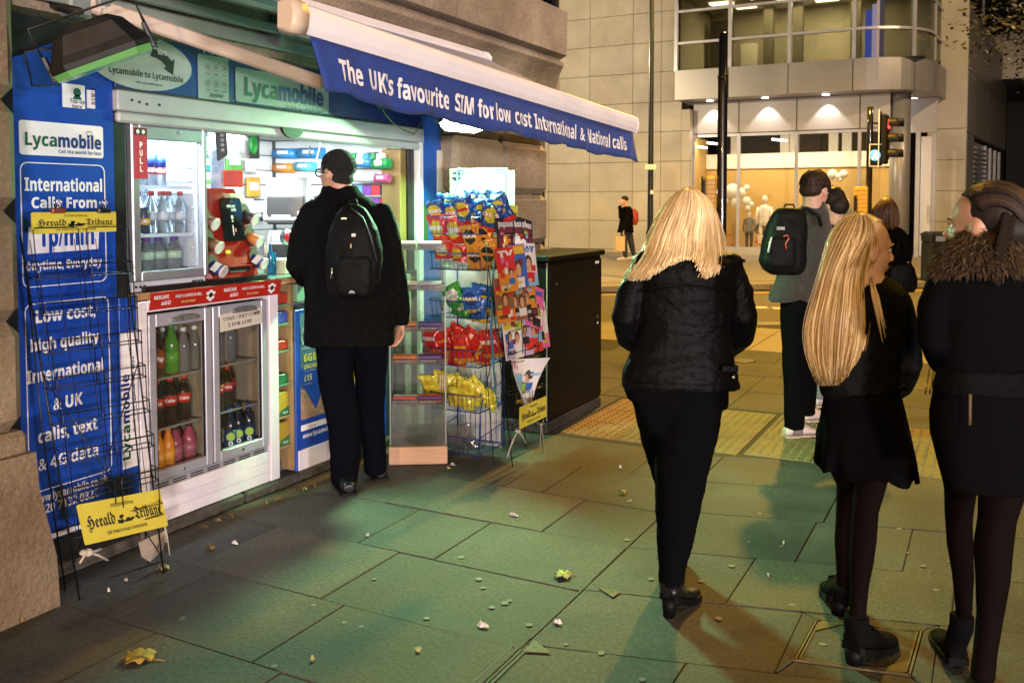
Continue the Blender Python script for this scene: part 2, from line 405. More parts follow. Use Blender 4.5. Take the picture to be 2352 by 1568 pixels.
# kerbs
for k in range(-9, 11):
    c = LD(k*.92+.46, 11.70); mb = MB(); mb.obox((c.x, c.y, -.06), R0*.455, F0*.13, Z0*.062, .015); part('kerb_stone', mb, kerbm, pavement)
far_dir = (Fk1-Fk0).normalized(); far_n = Vector((-far_dir.y, far_dir.x, 0))
fp = MB(); q = [Fk0-far_dir*20, Fk1+far_dir*15, Fk1+far_dir*15+far_n*40, Fk0-far_dir*20+far_n*40]
fp.plate((0, 0, -.12), (1, 0, 0), (0, 1, 0), [(p.x, p.y) for p in q], .11); fpav = part('far_pavement', fp, paleslab, kind='structure')
for k in range(-4, 36):
    c = Fk0+far_dir*(k*.95+.47); mb = MB(); mb.obox((c.x, c.y, -.05), far_dir*.47, far_n*.14, Z0*.065, .015); part('kerb_stone', mb, kerbm, fpav)
# far paving courses as joined slabs (too small to tell apart)
mb = MB()
for i in range(-6, 26):
    for j in range(1, 7):
        c = Fk0+far_dir*(i*.9+(j % 2)*.4)+far_n*(j*.75+.2); mb.obox((c.x, c.y, -.006), far_dir*.443, far_n*.368, Z0*.008, .003)
part('paving_slab', mb, paleslab, fpav, kind='stuff')
for off in (.38, .55):
    mb = MB(); mb.obox(tuple((Fk0+Fk1)/2-far_n*off+Z0*-.126), far_dir*22, far_n*.045, Z0*.002); part('road_marking', mb, yline, road)
mb = MB(); mb.obox(tuple(LD(0, 12.22, -.126)), R0*14, F0*.045, Z0*.002); part('road_marking', mb, yline, road)
for (x, y) in ((1482, 729), (1530, 728), (1835, 756), (1862, 750), (1888, 745), (1747, 706), (1430, 740), (2150, 742), (2190, 748), (1790, 708)):
    p = G(x, y, -.128); mb = MB(); mb.obox(p, R0*.11, F0*.11, Z0*.004, .002); part('road_stud', mb, wline, road)
# access covers with brass corner plates, drain slot
brass = mat('brass', (.10, .075, .034), .7, metal=.0, var=.25, scale=30)
def cover(corners, label, tri=(0, 1, 2, 3)):
    c = sum((Vector(p) for p in corners), Vector((0, 0)))/4
    t = thing('access_cover', label, 'manhole cover', (c.x, c.y, 0))
    q = [Vector(p) for p in corners]; qi = [p+(c-p).normalized()*.028 for p in q]; qo = q
    for i in range(4):
        j = (i+1) % 4; d = (qo[j]-qo[i]).normalized(); n = Vector((-d.y, d.x)); mid = (qo[i]+qo[j])/2; L = (qo[j]-qo[i]).length/2
        mb = MB(); mb.obox((mid.x+n.x*.007, mid.y+n.y*.007, -.002), (d.x*(L-.001), d.y*(L-.001), 0), (n.x*.0035, n.y*.0035, 0), Z0*.006); part('frame', mb, brass, t)
        mb = MB(); mb.obox((mid.x+n.x*.0185, mid.y+n.y*.0185, -.002), (d.x*(L-.02), d.y*(L-.02), 0), (n.x*.003, n.y*.003, 0), Z0*.0055); part('inner_frame', mb, brass, t)
    mb = MB(); mb.plate((0, 0, -.02), (1, 0, 0), (0, 1, 0), [(p.x, p.y) for p in qi], .0205); part('paving_inset', mb, slabm2, t)
    for i in tri:
        a = qi[i]; d1 = (qi[(i+1) % 4]-a).normalized()*.085; d2 = (qi[i-1]-a).normalized()*.085
        mb = MB(); mb.plate((0, 0, .0015), (1, 0, 0), (0, 1, 0), [(p.x, p.y) for p in (a, a+d1, a+d2)], .0025); pl = part('corner_plate', mb, brass, t)
        ce = a+(d1+d2)*.3; mb = MB(); mb.cyl((ce.x, ce.y, .003), (ce.x, ce.y, .0045), .007, n=8); part('keyhole', mb, ink, pl)
    return t
mb = MB(); a, b, c, d = sk(-.6, 2.80), sk(-.14, 2.80), sk(-.14, 3.31), sk(-.6, 3.31)
def ringslab(o4, i4):
    for i in range(4):
        j = (i+1) % 4; slab([o4[i], o4[j], i4[j], i4[i]], slabm2, gap=.002)
H4 = [V2(-.565, 3.115), V2(-.20, 3.19), V2(-.185, 3.565), V2(-.55, 3.475)]
ringslab([sk(-.6, 2.80), sk(-.14, 2.80), sk(-.14, 3.31), sk(-.6, 3.31)], H4)
cover(H4, 'square access cover in the paving with brass corner plates, under the long haired woman', (1, 3))
t = thing('drain_channel', 'narrow slotted drain channel of parallel metal rails in the pavement', 'drain', (-1.42, 2.1, 0))
for k, dx in enumerate((-.034, -.016, .002, .020)):
    mb = MB(); mb.box(-1.42+dx, 1.2, -.005, -1.412+dx, 2.76, .0035 if k in (0, 3) else .001); part('rail', mb, mat('worn_steel', (.035, .034, .03), .7, metal=.0, var=.4, scale=40), t)
mb = MB(); mb.box(-1.462, 1.2, -.028, -1.392, 2.76, -.0165); part('channel', mb, ink, t)
t = thing('corner_plate', 'triangular brass plate at the end of the slotted drain', 'plate', (-1.36, 2.78, 0))
mb = MB(); mb.plate((0, 0, .0025), (1, 0, 0), (0, 1, 0), [(-1.40, 2.74), (-1.31, 2.775), (-1.40, 2.83)], .003); pl = part('plate', mb, brass, t); mb = MB(); mb.cyl((-1.375, 2.785, .005), (-1.375, 2.785, .0065), .007, n=8); part('keyhole', mb, ink, t)
t = thing('corner_plate', 'brass triangle set in the paving left of the ankle boot', 'plate', (-1.31, 3.35, 0))
mb = MB(); mb.plate((0, 0, .0025), (1, 0, 0), (0, 1, 0), [(-1.37, 3.345), (-1.275, 3.35), (-1.285, 3.29)], .003); part('plate', mb, brass, t); mb = MB(); mb.cyl((-1.305, 3.333, .005), (-1.305, 3.333, .0065), .006, n=8); part('keyhole', mb, ink, t)
for (x0, y0, x1, y1) in ((-1.405, 2.84, -1.395, 3.4),):
    mb = MB(); mb.box(x0-.022, y0, -.012, x1-.024, y1, .0015); single('edging_strip', mb, mat('edging_dark', (.05, .042, .028), .75), 'thin dull metal edging strip running along the long paving joint', 'edging')
for (a, b) in ((2135, 845), (2145, 845)):
    p, q = G(a, b), G(a-10, 905); mb = MB(); mb.tube([p+Z0*.0045, q+Z0*.0045], .006, 4); single('slot_rail', mb, black, 'thin dark metal rail, the %s of the pair let into the pavement beyond the women' % ('left' if a == 2135 else 'right'), 'drain', 'rails of the pavement slot')
p = G(1705, 828); mb = MB(); mb.lathe([(.13, .001), (.13, .004), (.11, .006), (.02, .004)], p, n=16); single('valve_cover', mb, mat('cast_iron', (.05, .045, .04), .5, metal=.5), 'small round iron cover in the pavement between the women and the kerb', 'manhole cover')
# chewing gum trodden flat
gum = mat('gum', (.15, .142, .125), .7, var=.1)
mb = MB()
for (x, y) in ((1680, 1300), (1820, 1390), (1795, 1255), (1880, 1388), (1570, 1220), (1940, 1245), (1830, 1330), (1160, 1385), (1130, 1395), (1215, 1435), (790, 1430), (1720, 1245), (1960, 1080), (1770, 1125), (2085, 1270), (2065, 1215), (2150, 1355), (2220, 1240), (2290, 1228), (2255, 1355), (1495, 1330), (1610, 1335), (1570, 1190), (1100, 1330), (1110, 1350), (1170, 1380), (830, 1440), (980, 1420), (720, 1390), (1060, 1280), (960, 1490), (1300, 1480), (1590, 1590), (1890, 1480), (1745, 1180), (1650, 1420), (420, 1420), (630, 1530), (860, 1330), (1380, 1500), (1475, 1560), (2120, 1300), (2180, 1290), (1440, 1240), (2260, 1460)):
    p = G(x, y); r = random.uniform(.008, .017); n = 8
    mb.add([Vector((p.x+r*random.uniform(.8, 1.15)*math.cos(2*PI*k/n), p.y+r*random.uniform(.8, 1.15)*math.sin(2*PI*k/n), .0028)) for k in range(n)]+[Vector((p.x, p.y, .0032))], [(k, (k+1) % n, n) for k in range(n)], True)
single('gum_spots', mb, gum, 'pale trodden chewing gum spots all over the paving', 'gum', kind='stuff')
# ================================================================== CORNER BUILDING (stone)
stone = mat('portland_stone', (.25, .19, .13), .8, col2=(.40, .32, .23), scale=2.2, bump=.45, bscale=34, detail=10, speck=.22)
pierm = mat('pier_stone', (.15, .10, .055), .8, col2=(.25, .185, .115), scale=3.0, bump=.45, bscale=34, detail=10, speck=.22)
stoned = mat('portland_stone_soot', (.22, .175, .13), .8, col2=(.36, .30, .22), scale=2.8, bump=.4, bscale=26, detail=10)
sb = thing('stone_building', 'stone corner building with grooved blocks and a heavy cornice above the kiosk', 'building', (-3.6, 4, 0))
mb = MB(); mb.box(-9, -6, 0, -4.75, 6.9, 9); part('wall', mb, stoned, sb)
mb = MB(); mb.box(-4.75, -6, 0, -3.42, 1.6, 9); mb.box(-4.74, 5.75, 0, -3.45, 6.87, 2.5); mb.box(-4.74, 1.61, 2.31, -3.42, 7.40, 9); part('wall', mb, stoned, sb)
zc = [-.02, .29, .70, 1.11, 1.52, 1.93, 2.34, 2.75]
for i in range(len(zc)-1):      # left pier, block on block with chamfered joints
    mb = MB(); mb.box(-3.48, 1.2, zc[i], -3.18, 2.15+(.05 if i == 0 else 0.0), zc[i+1], .05 if i > 1 else .02); part('stone_block', mb, pierm, sb)
    mb = MB(); mb.box(-3.48, .2, zc[i], -3.185, 1.195, zc[i+1], .05); part('stone_block', mb, pierm, sb)
mb = MB(); mb.loft([[Vector((-3.165+.02*(1-k), y, z)) for y, z in ((1.2, 0), (2.235, 0), (2.225, .2), (2.16, .48), (2.15, .62), (1.2, .62))] for k in (0, 1)]+[[Vector((-3.44, y, z)) for y, z in ((1.2, 0), (2.235, 0), (2.225, .2), (2.16, .48), (2.15, .62), (1.2, .62))]], sm=False); part('plinth', mb, pierm, sb)
zr = [.0, .36, .80, 1.21, 1.62, 2.03, 2.44]
for i in range(len(zr)-1):      # right of the kiosk
    for (y0, y1) in ((5.44, 6.16), (6.163, 6.93)):
        mb = MB(); mb.box(-3.6, y0, zr[i]+.004, -3.30, y1, zr[i+1]-.004, .045); part('stone_block', mb, stone, sb)
mb = MB(); mb.tube([(-3.43, 6.99, 0), (-3.43, 6.99, 2.5)], .06, 10); single('drainpipe', mb, black, 'black drainpipe down the corner of the stone building', 'pipe')
# cornice: layered mouldings along the front, returned at the corner
prof = [(-3.30, 2.30), (-3.30, 2.42), (-3.265, 2.44), (-3.25, 2.50), (-3.225, 2.545), (-3.19, 2.59), (-3.15, 2.63), (-3.11, 2.66), (-3.11, 2.69), (-3.16, 2.695), (-3.16, 2.725), (-3.06, 2.735), (-3.05, 3.08), (-3.10, 3.10), (-3.5, 3.13), (-3.5, 2.30)]
def cring(y, k): return [Vector((x, y-(-3.3-x)*k, z)) for x, z in prof]
seg = [-5.0, -3.5, -2.0, -.6, .8, 2.2, 3.6, 5.05]
for a, b in zip(seg, seg[1:]):
    mb = MB(); mb.loft([cring(a+.003, 0), cring(b-.003, 0)], sm=False); part('cornice_stone', mb, stone, sb)
mb = MB(); mb.loft([cring(5.053, 0), cring(7.0, -1)], sm=False); part('cornice_stone', mb, stone, sb)
mb = MB()
for dz in (.02, ): mb.box(-3.44, 1.9, 2.32, -3.302, 6.95, 2.50)
part('frieze', mb, stoned, sb)
# window of the first floor over the cornice
f = MB(); f.box(-3.52, 6.2, 3.14, -3.38, 7.3, 3.2); f.box(-3.5, 6.2, 3.2, -3.38, 6.26, 5.2); f.box(-3.5, 7.24, 3.2, -3.38, 7.3, 5.2); wn = part('window', f, black, sb)
g_ = MB(); g_.box(-3.412, 6.27, 3.21, -3.402, 7.23, 5.2); part('pane', g_, clear('dark_pane', (.3, .3, .32), .2), wn)
# ================================================================== FAR BUILDING (shop across the crossing street)
FY = 27.2
fst = mat('far_stone', (.40, .365, .30), .65, col2=(.51, .475, .40), scale=.9, bump=.1, bscale=9, detail=10, speck=.10)
fst2 = mat('far_stone_grey', (.37, .34, .285), .65, col2=(.48, .445, .38), scale=1.3, bump=.1, bscale=9, detail=10, speck=.10); fst3 = mat('far_stone_warm', (.41, .365, .29), .65, col2=(.50, .455, .375), scale=1.1, bump=.1, bscale=9, detail=10, speck=.10)
fpan = mat('metal_cladding', (.26, .25, .25), .38, metal=.35, var=.06, scale=1)
fpan2 = mat('pale_cladding', (.36, .345, .345), .5, var=.05, scale=1)
seamm = mat('dark_seam', (.03, .028, .026), .8)
wglass = clear('window_glass', (.55, .53, .44), .16, .05)
sglass = clear('shop_glass', (.93, .93, .93), .05, .02)
fb = thing('shop_building', 'pale stone shop building across the street with a curved metal clad corner', 'building', (-6, FY, 0))
def fbx(name, m, *a, b=0.0, parent=fb):
    mb = MB(); mb.box(*a, b); return part(name, mb, m, parent)
fbx('wall', seamm, -34, FY+.12, -.1, -8.5, FY+1, 14)
cols = [-33.4+1.46*k for k in range(17)]; cols += [-9.12, -8.46]
zz = [-.1]+[.07+.92*k for k in range(0, 13)]
for i in range(len(cols)-1):
    for j in range(1, len(zz)-1):
        if cols[i] < -17: continue
        fbx('stone_panel', random.choice([fst, fst, fst2, fst3]), cols[i]+.006, FY+random.uniform(0, .004), zz[j]+.006, cols[i+1]-.006, FY+.1, zz[j+1]-.006, b=.006)
fbx('plinth', fst, -34, FY-.02, -.1, -8.46, FY+.1, .065)
for j in range(1, 6):
    fbx('stone_panel', fst, -8.46, FY+.005, zz[j]+.006, -8.2, FY+.5, zz[j+1]-.006 if j < 5 else 4.4, b=.006)
# shop front: header panels, mullions, panes, sill
HX = [-8.2, -6.79, -5.10, -3.36, -2.55]
for a, b in zip(HX, HX[1:]): fbx('header_panel', fpan2, a+.012, FY+.35, 3.66, b-.012, FY+.45, 4.62, b=.01)
fbx('header_backing', seamm, -8.2, FY+.452, 3.6, -2.5, FY+.55, 4.62)
for i, (a, b) in enumerate(zip(HX[:-1], HX[1:-1]+[-2.75])):
    wn = fbx('shop_window', silver, a-.045, FY+.34, .14, a+.045, FY+.46, 3.64)
    fbx('transom', silver, a+.045, FY+.36, 3.56, b-.045, FY+.44, 3.64, parent=wn); fbx('sill', silver, a+.045, FY+.34, .14, b-.045, FY+.46, .22, parent=wn)
    fbx('pane', sglass, a+.046, FY+.39, .221, b-.046, FY+.40, 3.559, parent=wn)
fbx('shop_sill', fpan2, -8.2, FY+.25, -.1, -2.6, FY+.5, .138)
# overhanging band with a round corner, and the window band above it
def band_path(off=0.0, n=10):
    R = 2.0+off; c = Vector((-3.4, FY+1.4, 0)); p = []
    p += [Vector((-8.50, FY-.6-off, 0))]
    p += [c+Vector((R*math.sin(a), -R*math.cos(a), 0)) for a in [PI/2*.97*i/n for i in range(n+1)]]
    e = p[-1]; p.append(e+Vector((.25, 3.2, 0))); return p
def along(path, d):
    for a, b in zip(path, path[1:]):
        L = (b-a).length
        if d <= L: return a+(b-a)*(d/L)
        d -= L
    return path[-1]
def sub_path(path, d0, d1):
    q = [along(path, d0)]; acc = 0
    for a, b in zip(path, path[1:]):
        acc += (b-a).length
        if d0+1e-4 < acc < d1-1e-4: q.append(b)
    return q+[along(path, d1)]
def strip(path, z0, z1, t, b=0):
    mb = MB(); inn = []
    for i, p in enumerate(path):
        d = (path[min(i+1, len(path)-1)]-path[max(i-1, 0)]).normalized(); inn.append(p+Vector((-d.y, d.x, 0))*t)
    rings = [[Vector((p.x, p.y, z0)), Vector((q.x, q.y, z0)), Vector((q.x, q.y, z1)), Vector((p.x, p.y, z1))] for p, q in zip(path, inn)]
    mb.loft(rings, sm=False); return mb
BP = band_path(); cuts = [0, 1.62, 3.32, 5.05, 6.75, 8.3, 11.2]
for a, b in zip(cuts, cuts[1:]): part('fascia_panel', strip(sub_path(BP, a+.012, b-.012), 4.63, 5.50, .1), fpan, fb)
B2 = band_path(-.10); part('fascia_backing', strip(B2, 4.66, 5.46, .08), seamm, fb)
so = MB(); P = band_path(-.02); so.add([Vector((p.x, p.y, 4.635)) for p in P]+[Vector((-1.4, FY+4.6, 4.635)), Vector((-8.5, FY+4.6, 4.635))], [tuple(range(len(P)+2))]); part('soffit', so, fpan2, fb)
zr_ = [5.52, 6.36, 7.30, 8.24, 9.2]
WP = band_path(-.12)
for j in range(len(zr_)-1):
    for a, b in zip(cuts, cuts[1:]):
        pth = sub_path(WP, a+.05, b-.05)
        wn = part('window', strip(sub_path(WP, a-.0, b-.0) if False else sub_path(WP, b-.05, b+.05 if b < 11 else b), zr_[j], zr_[j+1], .12), silver, fb)
        part('transom', strip(pth, zr_[j+1]-.07, zr_[j+1], .12), silver, wn)
        q = [p for p in sub_path(band_path(-.17), a+.05, b-.05)]; part('pane', strip(q, zr_[j]+.001, zr_[j+1]-.071, .01), wglass, wn)
fbx('window_jamb', silver, -8.56, FY-.48, 5.5, -8.46, FY+.2, 9.2)
# office floor behind the window band
om = mat('office_wall', (.50, .44, .30), .8, var=.12, scale=.7)
fbx('office_floor', seamm, -8.4, FY-.2, 5.50, -1.7, FY+4.4, 5.515); fbx('office_wall', om, -8.4, FY+3.0, 5.52, -1.7, FY+3.1, 9.2)
fbx('office_ceiling', om, -8.4, FY-.2, 7.75, -1.7, FY+3.0, 7.85)
fbx('office_side', om, -8.5, FY-.3, 5.52, -8.42, FY+3.0, 9.2)
for i_, (x0, y0, w_) in enumerate(((-7.9, FY+.9, .3), (-7.3, FY+1.8, .26), (-5.9, FY+1.2, .3), (-4.9, FY+1.9, .28), (-4.2, FY+1.0, .3), (-6.6, FY+.6, .26), (-3.2, FY+1.2, .24))):
    t = MB(); t.box(x0, y0, 7.68, x0+w_*2.4, y0+w_, 7.745, .01)
    single('ceiling_light', t, glow('office_tube', (1, .95, .78), 9), 'lit office ceiling light, number %s seen from the left behind the upper windows' % ('one', 'two', 'four', 'five', 'six', 'three', 'seven')[i_], 'ceiling light', 'lit office ceiling lights')
for (x0, x1, h, m) in ((-8.2, -7.5, 1.9, mat('curtain_dark', (.07, .055, .035), .8)), (-6.5, -6.2, 2.2, mat('office_post', (.10, .085, .05), .7)), (-5.6, -5.3, 2.2, mat('office_post', (.1, .085, .05), .7)), (-3.9, -3.6, 2.2, mat('office_post', (.1, .085, .05), .7)), (-7.2, -6.7, 1.1, mat('blind', (.6, .55, .42), .7))):
    fbx('office_screen', m, x0, FY+2.2, 5.52, x1, FY+2.4, 5.52+h)
lamp('office_light', 'AREA', (-5.2, FY+1.4, 7.6), 420, (1, .9, .66), (-5.2, FY+1.6, 5), 3.5, 1.5)
# glowing panels added in place of a screen's reflection in the corner window
t = thing('screen_reflection', 'tall blue and violet glowing panels standing for a reflection in the curved corner window', 'screen', (-3.35, FY+.5, 5.53))
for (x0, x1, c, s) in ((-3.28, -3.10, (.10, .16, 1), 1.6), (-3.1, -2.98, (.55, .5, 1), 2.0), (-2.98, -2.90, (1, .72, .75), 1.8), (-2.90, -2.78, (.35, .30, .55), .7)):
    mb = MB(); mb.box(x0, FY+.5, 5.55, x1, FY+.56, 7.0+(x1+3.1)*1.2); part('reflection_panel', mb, glow('screen_%d' % int(-x0*100), c, s), t)
# downlights under the overhang
for i, x in enumerate((-7.55, -5.92, -4.22)):
    t = thing('downlight', ('lit round downlight in the soffit nearest the stone wall', 'lit round downlight over the middle of the shop window', 'lit round downlight in the soffit just left of the round corner')[i], 'downlight', (x, FY-.12, 4.60), 'downlights under the overhang')
    mb = MB(); mb.cyl((x, FY-.12, 4.615), (x, FY-.12, 4.634), .13); part('rim', mb, silver, t); mb = MB(); mb.cyl((x, FY-.12, 4.598), (x, FY-.12, 4.614), .10); part('lens', mb, glow('downlight', (1, .9, .8), 14), t)
    lamp('downlight_beam', 'SPOT', (x, FY+.12, 4.56), 90, (1, .88, .76), (x, FY+.30, 3.0), .03, spot=88, blend=.35)
for i, (x, y) in enumerate(((-2.52, FY+1.2), (-2.30, FY+1.75), (-2.1, FY+2.3))):
    mb = MB(); mb.cyl((x, y, 4.598), (x, y, 4.63), .09); single('downlight', mb, glow('downlight', (1, .9, .8), 14), ('nearest of three lit downlights under the round corner', 'middle one of three lit downlights under the round corner', 'farthest of three lit downlights under the round corner')[i], 'downlight', 'downlights under the round corner')
    lamp('downlight_beam', 'SPOT', (x-.1, y+.1, 4.56), 50, (.9, 1, .9), (x-.3, y+.25, 2.5), .03, spot=70, blend=.5)
# corner column, side entrance, stone pier and the flank beyond
mb = MB(); mb.cyl((-2.32, FY+.62, -.1), (-2.32, FY+.62, 4.632), .27, n=20); part('column', mb, fpan, fb)
fbx('door_frame', silver, -1.98, FY+1.6, -.08, -1.86, FY+1.75, 3.6); fbx('door_frame', silver, -1.62, FY+2.6, -.08, -1.5, FY+2.75, 3.6)
fbx('entrance_header', fpan2, -2.2, FY+2.2, 3.62, -1.45, FY+2.35, 4.62)
dr = fbx('door', mat('door_white', (.62, .60, .62), .4), -1.88, FY+2.3, -.05, -1.60, FY+2.36, 3.5); fbx('handle', chrome, -1.66, FY+2.24, 1.0, -1.63, FY+2.29, 1.5, parent=dr)
X0, X1 = WY(2127, 466, FY+2.9).x, WY(2216, 466, FY+2.9).x
for j in range(0, 5): fbx('stone_panel', fst, X0, FY+2.9, zz[j+1]+.006 if j else -.1, X1, FY+3.5, zz[j+2]-.006, b=.008)
fbx('stone_panel', fst, X0-.3, FY+2.95, 4.6, X1, FY+3.5, 9.2, b=.008)
# flank: clad wall running away up the side street, louvre grille and dark shop windows
sd = Vector((.095, .995, 0)).normalized(); sn = Vector((-sd.y, sd.x, 0)); S0 = Vector((X1+.02, FY+2.95, 0))
def flank(name, m, d0, d1, z0, z1, off=0, t=.2, parent=fb, b=.006):
    c = S0+sd*((d0+d1)/2)+sn*(-off+t/2); mb = MB(); mb.obox((c.x, c.y, (z0+z1)/2), sd*((d1-d0)/2), sn*(t/2), Z0*((z1-z0)/2), b); return part(name, mb, m, parent)
for i in range(7):
    for j in range(4):
        if 1 <= i and j < 2: continue
        flank('clad_panel', fpan, i*1.7+.012, i*1.7+1.688, -.05+j*1.85, 1.78+j*1.85)
lv = flank('louvre_frame', silver, 1.75, 5.0, -.05, 3.5, -.1)
for k in range(16): flank('slat', grey, 1.8, 4.9, 1.0+k*.15, 1.07+k*.15, .02, .05, lv, 0)
wn = flank('shop_window', black, 5.1, 12, -.05, 3.5, -.12)
for k in range(4): flank('mullion', silver, 5.1+k*1.6, 5.2+k*1.6, -.05, 3.5, 0, .1, wn)
for k in range(2):
    p = S0+sd*(2.3+k*1.3)-sn*.5; lamp('wall_washer', 'SPOT', (p.x, p.y, 4.6), 55, (.9, 1, .85), (p.x-.2, p.y, 2), .03, spot=50)
# dark glass building beyond
db = thing('office_building', 'dark glazed office block beyond the shop building with an overhanging upper storey', 'building', (4, 44, 0))
def dbx(name, m, *a, b=0.0, parent=db):
    mb = MB(); mb.box(*a, b); return part(name, mb, m, parent)
dbx('wall', seamm, .5, 44.3, -.1, 16, 52, 18)
dx0 = WY(2252, 200, 44).x
dbx('soffit_band', fpan, dx0, 40, 6.3, 18, 44.3, 8.0); dbx('ground_floor', mat('dim_clad', (.14, .12, .10), .6), 1.5, 44, -.1, 18, 44.28, 6.28)
for i in range(5):
    for j in range(4):
        wn = dbx('window', silver, dx0+i*2.6, 43.9, 8.02+j*2.2, dx0+i*2.6+2.58, 44.28, 8.1+j*2.2); dbx('mullion', silver, dx0+i*2.6, 43.9, 8.1+j*2.2, dx0+i*2.6+.1, 44.28, 10.2+j*2.2, parent=wn)
        dbx('pane', mat('dark_reflective', (.02, .02, .018), .08, spec=.6), dx0+i*2.6+.1, 44.05, 8.1+j*2.2, dx0+i*2.6+2.58, 44.1, 10.2+j*2.2, parent=wn)
# shop interior and its display
shop_y = mat('display_yellow', (.50, .33, .11), .7, var=.06, scale=.6)
fbx('display_wall', shop_y, -8.3, FY+2.3, -.05, -2.6, FY+2.4, 2.65); fbx('display_floor', mat('display_floor', (.6, .5, .34), .5), -8.3, FY+.5, -.1, -2.6, FY+2.3, .10)
fbx('ceiling_panel', mat('ceiling_white', (.78, .74, .66), .6), -8.3, FY+2.2, 2.652, -2.6, FY+2.45, 3.12)
fbx('back_wall', mat('dark_back', (.10, .085, .065), .8), -8.3, FY+4.6, 2.4, -2.6, FY+4.7, 4.6); fbx('side_wall', shop_y, -8.42, FY+.52, -.1, -8.31, FY+2.4, 3.6)
for x in (-7.7, -6.1, -5.8, -4.6, -4.2): fbx('pier', mat('ceiling_white', (.78, .74, .66), .6), x, FY+3.0, 2.6, x+.28, FY+3.2, 4.6)
lamp('display_light', 'AREA', (-7.0, FY+.75, 3.45), 72, (1, .80, .48), (-7.0, FY+2.2, 1.4), 2.6, .3)
lamp('display_light', 'AREA', (-4.6, FY+.75, 3.45), 82, (1, .80, .48), (-4.6, FY+2.2, 1.2), 2.6, .3)
for i, (x, y) in enumerate(((1640, 330), (1790, 322), (1608, 338))):
    p = WY(x, y, FY+1.2); mb = MB(); mb.tube([p-Vector((.22, 0, -.03)), p+Vector((.22, 0, -.03))], .03, 6)
    single('ceiling_light', mb, glow('shop_tube', (1, .97, .9), 12), ('lit tube light behind the shop glass beside the thick black post', 'lit tube light high behind the shop glass right of the middle mullion', 'lit tube light high in the leftmost shop pane')[i], 'ceiling light', 'tube lights in the shop')
NUM = ('first', 'second', 'third', 'fourth', 'fifth', 'sixth', 'seventh', 'eighth', 'ninth')
ball = mat('white_ball', (.78, .74, .66), .4); dball = mat('dark_ball', (.03, .03, .03), .4); rball = mat('red_ball', (.45, .04, .02), .4)
def balls(lst, m, label, Yp, kk):
    for i, (x, y, r) in enumerate(sorted(lst)):
        p = WY(x, y, Yp); mb = MB(); mb.ell(p, r*.0128, n=14, m=10); single('bauble', mb, m, label % NUM[i], 'bauble', kk)
balls([(1683, 440, 20), (1703, 442, 12), (1668, 462, 10), (1690, 465, 14), (1715, 432, 8), (1715, 462, 11), (1726, 470, 7), (1718, 478, 8), (1662, 440, 9)], ball, 'white bauble, %s from the left in the cluster beside the thick black post', FY+1.4, 'white baubles by the post')
balls([(1912, 401, 12), (1925, 405, 8), (1938, 400, 10), (1930, 412, 6), (1920, 413, 5)], ball, 'white bauble, %s from the left in the cluster above the man in grey', FY+1.4, 'white baubles on the right')
balls([(1905, 420, 3), (1919, 437, 3.2), (1928, 432, 3), (1912, 428, 3), (1931, 447, 3.2), (1924, 452, 2.8), (1937, 455, 2.8)], dball, 'small black ball, %s from the left of the string in the shop window', FY+1.5, 'black balls on a string')
balls([(1662, 548, 4), (1680, 560, 4), (1692, 555, 3.6), (1690, 572, 4), (1667, 566, 3.5), (1738, 555, 4), (1742, 572, 3.6), (1676, 540, 3), (1745, 562, 3)], rball, 'small red ball, %s from the left at the foot of the shop display', FY+1.2, 'red balls of the display')
mq = mat('mannequin_white', (.80, .76, .70), .4); cg = mat('cloth_grey', (.18, .17, .17), .8); cn = mat('cloth_navy', (.03, .035, .06), .8); cw = mat('cloth_cream', (.62, .55, .42), .8)
def mannequin(x, yh, yf, top, bot, label, bag=None):
    p = WY(x, yf, FY+1.5); h = WY(x, yh, FY+1.5).z-p.z; s = h/1.75; q = lambda dx, dz, dy=0: Vector((p.x+dx*s, p.y+dy*s, p.z+dz*s))
    t = thing('mannequin', label, 'mannequin', p)
    mb = MB(); mb.ell(q(0, 1.62), .09*s, .11*s, .13*s); mb.cyl(q(0, 1.42), q(0, 1.55), .05*s); part('head', mb, mq, t)
    mb = MB(); mb.loft([[q(rx*math.cos(a*PI/5), z, ry*math.sin(a*PI/5)) for a in range(10)] for z, rx, ry in ((.80, .17, .12), (.95, .16, .11), (1.1, .15, .11), (1.3, .19, .12), (1.42, .15, .09), (1.46, .06, .06))]); part('jacket', mb, top, t)
    for sx in (-1, 1):
        mb = MB(); mb.tube([q(sx*.18, 1.38), q(sx*.25, 1.1), q(sx*.23, .85)], [.055*s, .05*s, .04*s], 8); part('sleeve', mb, top, t)
        mb = MB(); mb.tube([q(sx*.09, .85), q(sx*.10, .45), q(sx*.09, .05)], [.085*s, .065*s, .05*s], 8); part('trouser_leg', mb, bot, t)
    return t
mannequin(1755, 448, 580, mq, cw, 'white mannequin standing behind the second shop pane')
mannequin(1720, 484, 578, cg, cn, 'child mannequin in a grey jacket at the second shop mullion')
mannequin(1748, 500, 572, cn, mq, 'small mannequin in a dark jacket beside the grey one')
mannequin(1942, 455, 590, cg, cn, 'mannequin in pale grey behind the man in grey coat')
mannequin(1772, 488, 590, mq, mq, 'short white mannequin low in the shop window beside the black backpack')
# ================================================================== STREET FURNITURE
postm = mat('post_black', (.010, .010, .011), .22, coat=.5, spec=.5)
